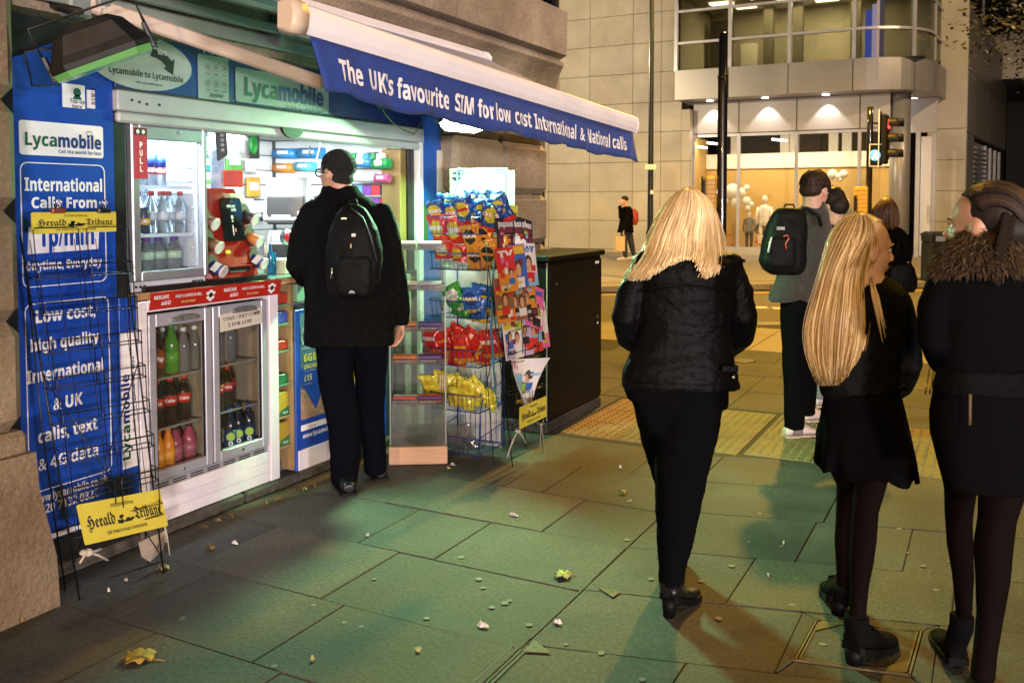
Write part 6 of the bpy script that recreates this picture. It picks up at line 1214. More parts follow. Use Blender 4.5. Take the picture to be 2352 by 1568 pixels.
magazine(1196, 880, 'single bent magazine curling over in the lowest pocket of the magazine rack', 'Heat', 'white', 'pink', ((0, .4, .5, .7, 'sky'), (0, .0, .7, .2, 'lilac'), (.3, .3, .7, .5, 'green')), MX+.05, .19, .29, -.12, .55, ((.7, .62, .17),))
# --- crisps rack
RXa, RXb, RYa, RYb = WY(1022, 1036, 4.70).x, WY(1100, 1052, 4.70).x, 4.70, 5.02
t = thing('crisp_rack', 'tall blue wire rack stacked with crisp packets beside the acrylic sweet stand', 'rack', ((RXa+RXb)/2, 4.86, 0))
Zt = WY(1000, 392, 4.95).z
def wr(name, pts, r=.0028, par=None): mb = MB(); mb.tube(pts, r, 5); return part(name, mb, wireb, par or t)
xa, xb = RXa-.10, RXb
for x in (xa, xb):
    wr('post', [(x, RYb, 0.02), (x, RYb, Zt)], .005); wr('front_post', [(x, RYa, .02), (x, RYa+.02, .30), (x, RYb-.14, .62)], .004)
zlips = [WY(1060, y, 4.72).z for y in (1040, 935, 832, 722, 612, 530)]
for k, z in enumerate(zlips):
    z0 = z-.02 if k else .03; lip = z0+.10
    bk_ = wr('basket', [(xa, RYb, z0), (xa, RYa, z0), (xb, RYa, z0), (xb, RYb, z0), (xa, RYb, z0)], .0035)
    wr('rim', [(xa, RYb, lip+.04), (xa, RYa-.015, lip), (xb, RYa-.015, lip), (xb, RYb, lip+.04)], .0035, bk_)
    for q in range(11): x = xa+(xb-xa)*(q+.5)/11; wr('bar', [(x, RYb, z0), (x, RYa, z0), (x, RYa-.015, lip)], .0018, bk_)
    for q in range(6): y = RYa+(RYb-RYa)*(q+.5)/6; wr('side_bar', [(xb, y, z0), (xb, y, lip+.02)], .0018, bk_)
    for q in range(9): x = xa+(xb-xa)*(q+.5)/9; wr('back_bar', [(x, RYb, z0), (x, RYb, z0+.19)], .0018, bk_)
wr('top_rail', [(xa, RYb, Zt), (xb, RYb, Zt)], .005); wr('top_loop', [(xa, RYb, Zt), (xa+.02, RYb-.02, Zt+.02), (xa+.05, RYb, Zt), (xa+.01, RYb-.12, Zt-.22)], .003)
hb = MB(); a, b = WY(1028, 388, 5.0), WY(1160, 470, 5.0); hb.box(a.x, 5.028, b.z, b.x, 5.034, a.z, .001); o_ = part('header_card', hb, mat('card_mint', (.36, .46, .38), .5), t); c = WY(1046, 404, 5.02); mb = MB(); mb.plate((c.x, 5.026, c.z), Vector((1, 0, 0)), RZ, ellp(0, 0, .035, .03, 14), .001); part('round_mark', mb, ink, o_); text('Walkers', mat('card_mint', (.36, .46, .38), .5), o_, (c.x-.032, 5.0235, c.z-.008), Vector((1, 0, 0)), RZ, .016, .064); a, b = WY(1150, 392, 5.1), WY(1182, 500, 5.1); mb = MB(); mb.box(a.x, 5.1, b.z, b.x, 5.104, a.z); part('side_card', mb, mat('card_mint', (.36, .46, .38), .5), t); a, b = WY(1012, 610, 5.0), WY(1145, 1030, 5.0); mb = MB(); mb.box(a.x, 5.036, b.z, b.x, 5.042, a.z); part('back_card', mb, mat('card_pale', (.50, .48, .50), .5), t); 
mb = MB(); mb.tube([WY(1134, 600, 4.66), WY(1128, 760, 4.66), WY(1138, 900, 4.66), WY(1146, 940, 4.66)], [.006, .009, .006, .004], 6); single('blue_cord', mb, mat('cord_blue', (.03, .14, .22), .7), 'loose blue cord hanging down the right edge of the crisp rack', 'cord')
def crisp(x, y, base, logo, band, label, word=None, w=.15, h=.20, Yp=4.74, roll=0.0, lean=-.25, group=None, yaw=0.0, seed=0):
    w *= .88; h *= .90; c = WY(x, y, Yp); rr = random.Random(seed); t = thing('crisp_packet', label, 'crisp packet', c-RZ*h/2, group)
    rt = Vector((math.cos(yaw), math.sin(yaw), 0)); up = (RZ*math.cos(lean)-rt.cross(RZ)*math.sin(lean)).normalized(); r2 = (rt*math.cos(roll)+up*math.sin(roll)).normalized(); up = (up*math.cos(roll)-rt*math.sin(roll)).normalized(); rt = r2; nn = rt.cross(up)
    ph = [rr.uniform(0, 6) for _ in range(6)]; NX, NY = 16, 20
    def H(u_, v_):
        a = max(0, 1-abs(u_)**2.6)*max(0, 1-abs(v_)**3.5); ed = 1-a
        return .030*math.sqrt(max(a, 0))+.0045*math.sin(9*u_+ph[0]+4*v_)*(.4+ed)+.005*math.sin(7*v_-5*u_+ph[1])*(.3+ed)+.003*math.sin(17*u_+ph[2])*max(0, abs(v_)-.4)*3+.012*math.sin(2.4*v_+ph[3])*ed
    mb = MB(); F = [[c+rt*w/2*(-1+2*i/NX)*(1-.05*math.cos(PI*(-1+2*j/NY)))+up*h/2*(-1+2*j/NY)+nn*H(-1+2*i/NX, -1+2*j/NY) for j in range(NY+1)] for i in range(NX+1)]
    vs = [p for r in F for p in r]; fs = [(i*(NY+1)+j, (i+1)*(NY+1)+j, (i+1)*(NY+1)+j+1, i*(NY+1)+j+1) for i in range(NX) for j in range(NY)]
    mb.add(vs, fs, True)
    for k, (i, j) in enumerate([(i, j) for i in range(NX) for j in range(NY)]):
        u_, v_ = -1+2*(i+.5)/NX, -1+2*(j+.5)/NY; d = (u_/.66)**2+((v_-.22)/.52)**2
        mb.m[k] = 1 if d < 1 and abs(v_-.22) > .12 else (2 if d < 1 or v_ < -.62 else 0)
    bk = MB(); off = len(vs); mb.add([p-nn*.02 if False else c+rt*w/2*(-1+2*i/NX)*(1-.05*math.cos(PI*(-1+2*j/NY)))+up*h/2*(-1+2*j/NY)-nn*abs(H(-1+2*i/NX, -1+2*j/NY))*.8-nn*.001 for i in range(NX+1) for j in range(NY+1)], [f[::-1] for f in fs], True)
    part('packet', mb, [base, logo, band], t)
    if word: ww = w*.78; text(word, prnt, t, c-rt*ww/2+up*h*.075+nn*.0, rt, up, h*.115, ww, bold=.02, curve=lambda X, Y: H((X-ww/2)/(w/2), (Y/h+.075)*2)+.0015)
    return t
foil = dict(rough=.26, metal=.08, spec=.6)
F_navy = mat('foil_navy', (.016, .05, .22), **foil); F_red = mat('foil_red', (.52, .025, .016), **foil); F_yel = mat('foil_yellow', (.60, .42, .03), **foil); F_pale = mat('foil_pale', (.62, .55, .30), **foil); F_org = mat('foil_orange', (.68, .27, .03), **foil); F_grn = mat('foil_green', (.04, .30, .04), **foil); F_blue = mat('foil_blue', (.03, .13, .46), **foil); F_lem = mat('foil_lemon', (.70, .63, .07), **foil); F_blk = mat('foil_black', (.03, .02, .015), **foil); F_wht = mat('foil_white', (.60, .58, .54), **foil)
ORD = ('first', 'second', 'third', 'fourth', 'fifth', 'sixth', 'seventh', 'eighth', 'ninth')
def tier(lst, base, logo, band, what, where, word, grp, Yp=4.74, **k):
    for i, (x, y, ro) in enumerate(lst): crisp(x, y, base, logo, band, '%s, %s from the left %s' % (what, ORD[i], where), word if i % 2 == 0 or len(lst) < 4 else None, Yp=Yp+.03*(i % 3)-(.0 if y > 480 else -.07), roll=ro, group=grp, seed=x+y, yaw=random.uniform(-.15, .25), **k)
tier([(1004, 492, .12), (1028, 478, -.15), (1040, 496, .05), (1068, 486, .2), (1080, 506, -.5), (1112, 490, .1), (1130, 500, -.2), (1150, 482, .35)], F_navy, F_yel, F_red, 'navy crisp packet with a yellow disc', 'in the top basket', 'LKERS', 'navy crisp packets')
tier([(1085, 460, .0), (1110, 462, .1), (1140, 460, -.1)], F_navy, F_wht, F_grn, 'small navy packet standing', 'behind the top basket', None, 'small navy packets', w=.11, h=.15, Yp=4.9)
tier([(1010, 530, .03), (1046, 534, -.05), (1066, 545, .1)], F_red, F_yel, F_wht, 'red crisp packet with white lettering', 'in the second basket', 'WALKERS', 'red crisp packets', h=.23)
tier([(1020, 578, .05), (1052, 584, -.08)], F_red, F_yel, F_wht, 'red and yellow packet low', 'in the second basket', None, 'low red packets', h=.14)
tier([(1085, 548, .1), (1108, 545, -.12), (1095, 590, .02), (1125, 588, -.06), (1146, 578, .15)], F_org, F_blk, F_org, 'orange crisp packet with black lettering', 'in the second basket', 'MAX', 'orange crisp packets', h=.20)
tier([(1045, 682, .5), (1060, 700, -.25)], F_grn, F_wht, F_grn, 'green crisp packet', 'in the third basket', 'PAPRIKA', 'green crisp packets', h=.18)
tier([(1086, 690, .1), (1106, 682, -.15), (1122, 698, .2), (1142, 690, -.1), (1098, 712, .0)], F_blue, F_navy, F_yel, 'dark blue crisp packet', 'in the third basket', 'MAX', 'blue crisp packets', h=.18)
tier([(990, 782, .03), (1020, 786, .2), (1048, 776, -.5), (1062, 800, .05), (1088, 784, .9), (1104, 808, -.2), (1128, 790, .15), (1040, 816, 1.3)], F_red, F_red, F_org, 'red tortilla chip packet', 'in the fourth basket', 'DORITOS', 'red chip packets', h=.20)
tier([(990, 890, .1), (1018, 884, -.2), (1046, 892, .4), (1070, 900, -.35), (1094, 898, .6), (1112, 912, 1.2), (1060, 916, 1.4)], F_lem, F_yel, F_lem, 'bright yellow crisp packet', 'in the fifth basket', None, 'yellow crisp packets', h=.20)
crisp(1058, 1005, clear('film', (.85, .85, .85), .30, .12, dirt=.25, dcol=(.5, .48, .46)), clear('film', (.85, .85, .85), .3), clear('film', (.85, .85, .85), .3), 'empty crumpled clear plastic bag in the lowest basket of the crisp rack', None, .24, .20, 4.80, .2, seed=5)
# --- acrylic sweet stand on a wooden block
a, b = G(893, 1069), G(1028, 1066); e1 = (b-a).normalized(); e2 = Vector((-e1.y, e1.x, 0)); Wd = (b-a).length
bl = thing('wooden_block', 'pale wooden block on the pavement carrying the acrylic sweet stand', 'block', (a+b)/2+e2*.15)
mb = MB(); mb.obox(a+e1*Wd/2+e2*.15+RZ*.055, e1*Wd/2, e2*.15, RZ*.053, .004); part('block', mb, mat('pale_wood', (.58, .34, .19), .5, var=.12, scale=5, stretch=(1, 1, 10)), bl)
st = thing('sweet_stand', 'tall clear acrylic stand with shelves of chocolate bars on a wooden block', 'stand', a+e1*Wd/2+e2*.15+RZ*.11)
def sp(u_, v_, z): return a+e1*(Wd*.03+u_*Wd*.94)+e2*(.02+v_*.26)+RZ*z
topz = 1.32
acs = clear('acrylic_stand', (.90, .91, .90), .14, .06, dirt=.20, dcol=(.50, .48, .48)); edg = mat('acrylic_edge', (.42, .46, .44), .25)
def apl(name, q, m=acs, t_=.004):
    n_ = (q[1]-q[0]).cross(q[2]-q[0]).normalized(); mb = MB(); mb.loft([q, [p+n_*t_ for p in q]], sm=False); return part(name, mb, m, st)
apl('side_panel', [sp(0, 0, .11), sp(0, 1, .11), sp(0, 1, topz), sp(0, .35, topz-.10), sp(0, 0, topz-.3)]); apl('side_panel', [sp(1, 0, .11), sp(1, 1, .11), sp(1, 1, topz), sp(1, .35, topz-.10), sp(1, 0, topz-.3)]); apl('front_panel', [sp(0, 0, .11), sp(1, 0, .11), sp(1, 0, .36), sp(0, 0, .36)]); apl('back_panel', [sp(0, 1, .11), sp(1, 1, .11), sp(1, 1, topz), sp(0, 1, topz)])
mb = MB(); mb.obox(sp(.5, .5, .15), e1*Wd*.46, e2*.125, RZ*.03, .004); part('plinth', mb, clear('acrylic_smoke', (.6, .55, .55), .15, .1, dirt=.4, dcol=(.30, .26, .25)), st)
for u_, v_ in ((0, 0), (1, 0), (0, 1), (1, 1)):
    mb = MB(); mb.obox(sp(u_, v_, .62 if v_ else .56), e1*.0035, e2*.0035, RZ*(.50 if v_ else .44)); part('edge', mb, edg, st)
for u_ in (.14, ): 
    for v_ in (0, ): mb = MB(); mb.obox(sp(u_-.12, v_, .60), e1*.003, e2*.003, RZ*.50); part('edge_strip', mb, black, st)
bars = [mat('bar_'+k, v, .4) for k, v in (('white', (.42, .41, .42)), ('red', (.5, .05, .02)), ('purple', (.10, .03, .20)), ('gold', (.45, .28, .06)), ('orange', (.6, .16, .02)), ('cream', (.60, .50, .36)), ('brown', (.16, .07, .04)))]
lev = [WD(960, y, sp(.5, 0, .5).dot(F0)).z for y in (932, 838, 762, 668, 575)]
SETS = [((0, 'white', 'white chocolate bar'), (1, 'red', 'red chocolate bar')), ((4, 'gold', 'gold wrapped chocolate bar'), (2, 'purple', 'purple chocolate bar')), ((4, 'orange', 'orange wrapped bar'), (2, 'purple', 'purple wrapped bar')), ((5, 'cream', 'cream wrapped bar'), (0, 'white', 'white wrapped bar')), ((5, 'pale', 'pale gold wrapped bar'), (0, 'white', 'white topped bar'))]
SHN = ('lowest', 'second', 'third', 'fourth', 'top')
for i, z in enumerate(lev):
    apl('shelf', [sp(.0, .02, z), sp(1, .02, z), sp(1, .98, z+.02), sp(0, .98, z+.02)]); apl('shelf_lip', [sp(0, .02, z), sp(1, .02, z), sp(1, .02, z+.035), sp(0, .02, z+.035)], clear('lip_smoke', (.85, .82, .82), .10, .1, dirt=.16, dcol=(.45, .42, .42)))
    for s_, (m_, _c, nm) in enumerate(SETS[i]):
        for j in range(5):
            mb = MB(); c = sp(.26+s_*.46, .14+.13*(j % 3)+.06, z+.016+.022*(j//3)+.004*(j % 3)); yw = random.uniform(-.06, .06); x_ = (e1+e2*yw).normalized(); y_ = Vector((-x_.y, x_.x, 0))
            mb.obox(c, x_*Wd*.205, y_*.016, RZ*.009, .004); o_ = single('chocolate_bar', mb, bars[m_] if j % 3 else bars[(m_+(0 if i else 1)) % 7 if j == 3 else m_], '%s, %s of its pile on the %s shelf of the acrylic stand' % (nm, ORD[j], SHN[i]), 'chocolate bar', 'chocolate bars on the acrylic stand')
            if j == 0: text({0: 'Milky', 1: 'WISPA', 2: 'Boost', 3: 'Snack', 4: 'Twirl'}[i], prnt if m_ in (1, 2, 4) else ink, o_, c-x_*Wd*.16-RZ*.005-y_*.0165, x_, RZ, .010, Wd*.26, bold=.02)
mb = MB(); q = sp(.0, .05, .36); mb.tube([q+RZ*.03, q+Vector((-.006, .0, -.05)), q+e2*.03-RZ*.02, q+e2*.01-RZ*.09], .004, 4); part('red_scrawl', mb, mat('print_red', (.5, .06, .03), .5), st)
for k in range(3):
    mb = MB(); q = WD(1012+k*5, 880, sp(1, 0, .5).dot(F0)-.01); mb.tube([q+RZ*.05, q-RZ*.04-e1*.004], .0022, 4); part('straw', mb, prnt, st)
bx(kiosk, 'counter_case', acrylic, -3.62, 4.62, 1.153, -3.43, 4.95, 1.42)
# ================================================================== LITTER
paper = mat('paper_white', (.62, .56, .54), .7); leafy = mat('leaf_yellow', (.42, .24, .02), .6, var=.3, scale=40); leafg = mat('leaf_pale', (.36, .33, .10), .6, var=.3, scale=40); leafb = mat('leaf_brown', (.26, .13, .03), .7, var=.3, scale=40)
def scrap(x, y, s, label, m=paper, seed=0):
    p = G(x, y); rr = random.Random(seed+x); mb = MB(); n = 9; ring = [p+Vector((s*rr.uniform(.5, 1.1)*math.cos(2*PI*k/n), s*.55*rr.uniform(.5, 1.1)*math.sin(2*PI*k/n), rr.uniform(.003, .012))) for k in range(n)]
    r2 = [p+(q-p)*.5+RZ*rr.uniform(.006, .02) for q in ring]; mb.add(ring+r2+[p+RZ*.012]+[p+RZ*.002], [(k, (k+1) % n, n+(k+1) % n, n+k) for k in range(n)]+[(n+k, n+(k+1) % n, 2*n) for k in range(n)]+[((k+1) % n, k, 2*n+1) for k in range(n)], False)
    return single('paper_scrap', mb, m, label, 'litter', 'scraps of litter on the paving')
scrap(1180, 1186, .034, 'torn white paper scrap in the middle of the dark paving'); scrap(540, 1250, .022, 'small crumpled pinkish paper near the foot of the white cabinet'); scrap(845, 1232, .012, 'tiny pale green scrap in the green light left of the torn paper'); scrap(1110, 1440, .028, 'folded white paper scrap left of the slotted drain'); scrap(1280, 1432, .020, 'small square white scrap just right of the slotted drain'); scrap(250, 1360, .012, 'small white scrap in the shade near the left rack'); scrap(68, 1416, .012, 'small white scrap against the stone plinth'); scrap(290, 1336, .014, 'grey crumpled scrap behind the left rack', mat('paper_grey', (.35, .33, .32), .7)); scrap(1040, 1070, .024, 'crumpled clear wrapper beside the wooden block', mat('paper_grey', (.35, .33, .32), .7)); scrap(1030, 1078, .016, 'yellowish scrap in front of the crumpled wrapper', leafg)
scrap(1425, 1076, .014, 'small pale scrap on the green lit paving behind the woman', paper); scrap(960, 1498, .014, 'small buff scrap low in the middle of the paving', leafg); scrap(718, 1518, .012, 'tiny buff scrap at the bottom of the paving', leafg)
def leaf(x, y, s, label, m, rot=0.0, lobes=5, seed=1, nm='fallen_leaf'):
    p = G(x, y); rr = random.Random(seed); mb = MB(); n = 40; pts = []
    for k in range(n):
        a = 2*PI*k/n; r = s*(.52+.34*abs(math.cos(lobes*a/2))**1.2+.08*math.sin(17*a)+rr.uniform(-.03, .03)); q = Vector((r*math.cos(a+rot), r*math.sin(a+rot), .006+.014*abs(math.sin(lobes*a/2+.5))+rr.uniform(0, .006))); pts.append(p+q)
    c = p+RZ*.010; mb.add(pts+[c]+[v-RZ*.0015 for v in pts], [(k, (k+1) % n, n) for k in range(n)]+[(n+1+(k+1) % n, n+1+k, k, (k+1) % n) for k in range(n)], True)
    t = thing(nm, label, 'leaf', p, 'fallen leaves'); part('blade', mb, m, t); mb = MB(); d = Vector((math.cos(rot), math.sin(rot), 0)); mb.tube([p+d*s*.2+RZ*.012, p+d*s*1.1+RZ*.008, p+d*s*1.45+RZ*.006], [.003, .0022, .0018], 5); part('stalk', mb, leafb, t)
    for k in range(lobes): a = rot+2*PI*(k+.5)/lobes; mb = MB(); mb.tube([c+RZ*.001, c+Vector((math.cos(a), math.sin(a), 0))*s*.7+RZ*.010], .0012, 4); part('vein', mb, leafb, t)
    return t
leaf(318, 1516, .066, 'large yellow maple leaf on the paving at the lower left', leafy, .35, 7, 3); leaf(1292, 1326, .045, 'pale green fallen leaf left of the ankle boot', leafg, .8, 5, 4); leaf(484, 1263, .024, 'small curled brown leaf beside the crumpled pinkish paper', leafb, 2, 3, 5); leaf(1430, 1135, .022, 'small buff leaf on the brown lit paving behind the woman', leafg, 1, 5, 6); leaf(375, 1310, .03, 'pale leaf at the foot of the left rack', leafg, 1.8, 5, 8)
for k, (x, y) in enumerate(((530, 1190), (500, 1200), (470, 1216), (610, 1160), (640, 1150), (700, 1128), (720, 1118), (45, 1430))): leaf(x, y, .014, ('%s small brown leaf from the left in the gutter along the kiosk step' % ORD[k]) if k < 7 else 'small brown leaf under the stone plinth', (leafb, leafg)[k % 2], k, 4, k+9)
mb = MB(); 
for (x, y) in ((1445, 1150), (1500, 1085), (1800, 1245), (1765, 1320)):
    p = G(x, y, .005); mb = MB(); d = Vector((random.uniform(-1, 1), random.uniform(-1, 1), 0)).normalized(); mb.cyl(p-d*.016, p+d*.016, .004, n=6); single('cigarette_end', mb, mat('cig', (.58, .5, .42), .7), {1445: 'cigarette end on the brown lit paving behind the blonde woman', 1500: 'cigarette end on the green lit paving beyond the blonde woman', 1800: 'cigarette end between the blonde and the long haired woman', 1765: 'cigarette end in the teal shade right of the blonde woman'}[x], 'litter')
# ================================================================== PEOPLE
skin = mat('skin', (.52, .29, .20), .5, var=.06, scale=18); skin2 = mat('skin_tan', (.46, .25, .16), .5, var=.06, scale=18); lipm = mat('lips', (.42, .13, .11), .45); eyew = mat('eye_white', (.55, .53, .50), .3)
coatm = mat('coat_black', (.0042, .0042, .0042), .95, var=.3, scale=30, bump=.25, bscale=120, spec=.05); leatherm = mat('leather_black', (.0032, .0032, .0036), .46, var=.25, scale=10, bump=.3, bscale=40, spec=.06); clothk = mat('cloth_black', (.0030, .0030, .0033), .95, bump=.2, bscale=150, spec=.03); trk = mat('trouser_black', (.0030, .0030, .0036), .95, bump=.2, bscale=90, spec=.03); tights = mat('tights', (.0052, .0029, .0024), .8, spec=.04); greyw = mat('wool_grey', (.032, .030, .026), .95, var=.35, scale=60, bump=.5, bscale=180, sheen=.2); nyl = mat('nylon_black', (.0035, .0035, .0038), .6, var=.2, scale=15, bump=.2, bscale=90, spec=.12)
bootm = mat('boot_black', (.006, .006, .0065), .3, var=.2, scale=20, spec=.4); suede = mat('boot_suede', (.0035, .0032, .0032), .85, bump=.2, bscale=120, spec=.06); shoew = mat('shoe_white', (.62, .52, .46), .6, var=.08, scale=20); solem = mat('sole_dark', (.015, .014, .013), .7, spec=.1); solew = mat('sole_white', (.50, .42, .36), .6)
HB = [mat('hair_blonde_%d' % i, c, .38, var=.15, scale=30, stretch=(1, 1, .1), spec=.4) for i, c in enumerate(((.82, .62, .34), (.72, .52, .26), (.90, .74, .46), (.56, .38, .17)))]
HG = [mat('hair_gold_%d' % i, c, .38, var=.15, scale=30, stretch=(1, 1, .1), spec=.4) for i, c in enumerate(((.60, .41, .18), (.46, .29, .105), (.74, .56, .29), (.30, .18, .06)))]
HK = [mat('hair_dark_%d' % i, c, .55, spec=.2) for i, c in enumerate(((.014, .010, .008), (.03, .018, .011), (.052, .030, .018)))]
HR = [mat('hair_brown_%d' % i, c, .42, spec=.4) for i, c in enumerate(((.075, .03, .012), (.05, .02, .01), (.10, .042, .017)))]
FUR = [mat('fur_%d' % i, c, .8) for i, c in enumerate(((.075, .042, .015), (.033, .019, .008), (.125, .075, .03)))]
def wr(a, b=0, s1=9, s2=30, st=(1, 1, 1)):
    def f(p):
        q = Vector((p.x*st[0], p.y*st[1], p.z*st[2])); return a*noise.noise(q*s1)+b*(1-2*abs(noise.noise(q*s2+Vector((5, 3, 1)))))
    return f
class Fig:
    def __init__(s, fx, fyv, d=None, z=0):
        b = G(fx, fyv, z); s.d = b.dot(F0) if d is None else d; s.K = s.d/FV; s.base = Vector((b.x, b.y, z)) if d is None else Vector((WD(fx, fyv, s.d).x, WD(fx, fyv, s.d).y, z))
    def p(s, x, y, dd=0): return WD(x, y, s.d+dd)
    def ring(s, y, xl, xr, ratio=.6, dd=0, n=22, ex=1.0):
        c = s.p((xl+xr)/2, y, dd); hw = s.K*(1+dd/s.d)*(xr-xl)/2; out = []
        for k in range(n):
            a = 2*PI*k/n; ca, sa = math.cos(a), math.sin(a)
            out.append(c+R0*(hw*abs(ca)**ex*(1 if ca > 0 else -1))+F0*(hw*ratio*abs(sa)**ex*(1 if sa > 0 else -1)))
        return out
    def sil(s, mb, rings, ratio=.6, dd=0, shrink=0, ex=.9):
        mb.loft([s.ring(r[0], r[1]+shrink, r[2]-shrink, r[3] if len(r) > 3 else ratio, r[4] if len(r) > 4 else dd, ex=ex) for r in rings])
    def limb(s, mb, pts, k=1.0, n=12):
        P_ = [s.p(q[0], q[1], q[3] if len(q) > 3 else 0) for q in pts]; mb.tube(P_, [q[2]*s.K*k for q in pts], n); mb.ell(P_[0], pts[0][2]*s.K*k*.98)
def axes(f):
    f = Vector(f).normalized(); u = (Z0-f*Z0.dot(f)).normalized(); return f, u, f.cross(u)
def head(mb, c, H, f, u, r):
    P = lambda x, y, z: c+r*(x*H)+f*(y*H)+u*(z*H); B = (r, f, u); E = lambda x, y, z, a, b, d: mb.ell(P(x, y, z), a*H, b*H, d*H, 16, 12, B)
    E(0, -.06, .12, .335, .42, .38); E(0, .10, -.10, .27, .275, .37); E(0, .19, -.37, .15, .14, .12); E(0, .06, -.27, .235, .22, .17)
    mb.tube([P(0, .345, .05), P(0, .40, -.05), P(0, .455, -.125)], [.035*H, .042*H, .05*H], 8); E(0, .42, -.135, .065, .05, .035); E(0, .30, .075, .21, .075, .045)
    for s_ in (-1, 1): E(s_*.13, .23, -.12, .10, .10, .10); E(s_*.335, -.02, -.05, .035, .085, .145); E(s_*.12, .30, .135, .07, .06, .02)
    E(0, .345, -.235, .095, .045, .022); E(0, .335, -.275, .085, .045, .024); E(0, .28, -.36, .07, .07, .05)
def face_parts(t, c, H, f, u, r, smile=False, hairm=None):
    P = lambda x, y, z: c+r*(x*H)+f*(y*H)+u*(z*H); B = (r, f, u)
    for s_ in (-1, 1):
        mb = MB(); mb.ell(P(s_*.125, .325, .005), .05*H, .035*H, .03*H, 10, 8, B); o = part('eye', mb, eyew, t); mb = MB(); mb.ell(P(s_*.125, .352, .005), .022*H, .012*H, .022*H, 8, 6, B); part('iris', mb, ink, o)
        mb = MB(); mb.tube([P(s_*.06, .375, .075), P(s_*.13, .375, .095), P(s_*.20, .33, .08)], [.010*H, .014*H, .007*H], 5); part('eyebrow', mb, hairm or HK[1], t)
        mb = MB(); mb.tube([P(s_*.07, .352, .02), P(s_*.125, .37, .035), P(s_*.185, .335, .02)], .008*H, 5); part('eyelid', mb, HK[1], t)
    mb = MB(); k = .03 if smile else 0
    mb.tube([P(-.10, .325, -.255+k), P(-.05, .378, -.247), P(0, .388, -.240), P(.05, .378, -.247), P(.10, .325, -.255+k)], [.006*H, .018*H, .020*H, .018*H, .006*H], 6); mb.tube([P(-.09, .325, -.257+k), P(0, .378, -.285-k*.3), P(.09, .325, -.257+k)], [.006*H, .022*H, .006*H], 6); part('lips', mb, lipm, t)
def hand(mb, c, d, palm_n, L=.18, curl=.5, side=1):
    """palm, four unequal bent fingers and a thumb; d points to the fingers, palm_n out of the palm"""
    d = Vector(d).normalized(); n = (Vector(palm_n)-d*Vector(palm_n).dot(d)).normalized(); s_ = d.cross(n)*side; c = Vector(c)
    mb.tube([c-d*L*.15, c+d*L*.1, c+d*L*.40], [L*.15, L*.20, L*.21], 10, flat=.5, side=s_)
    for k, (o, l) in enumerate(((-.155, .40), (-.05, .46), (.055, .43), (.15, .34))):
        p0 = c+d*L*.36+s_*L*o; pts = [p0]; a = 0; dd = d
        for seg in (.42, .33, .25):
            a += curl*.75; dd = d*math.cos(a)+n*math.sin(a); pts.append(pts[-1]+dd*L*l*seg)
        mb.tube(pts, [L*.052, L*.048, L*.043, L*.034], 7)
    q = c+d*L*.04-s_*L*.17; mb.tube([q, q+(d*.5-s_*.55+n*.35).normalized()*L*.2, q+(d*.85-s_*.4+n*.5).normalized()*L*.38], [L*.07, L*.058, L*.045], 7)
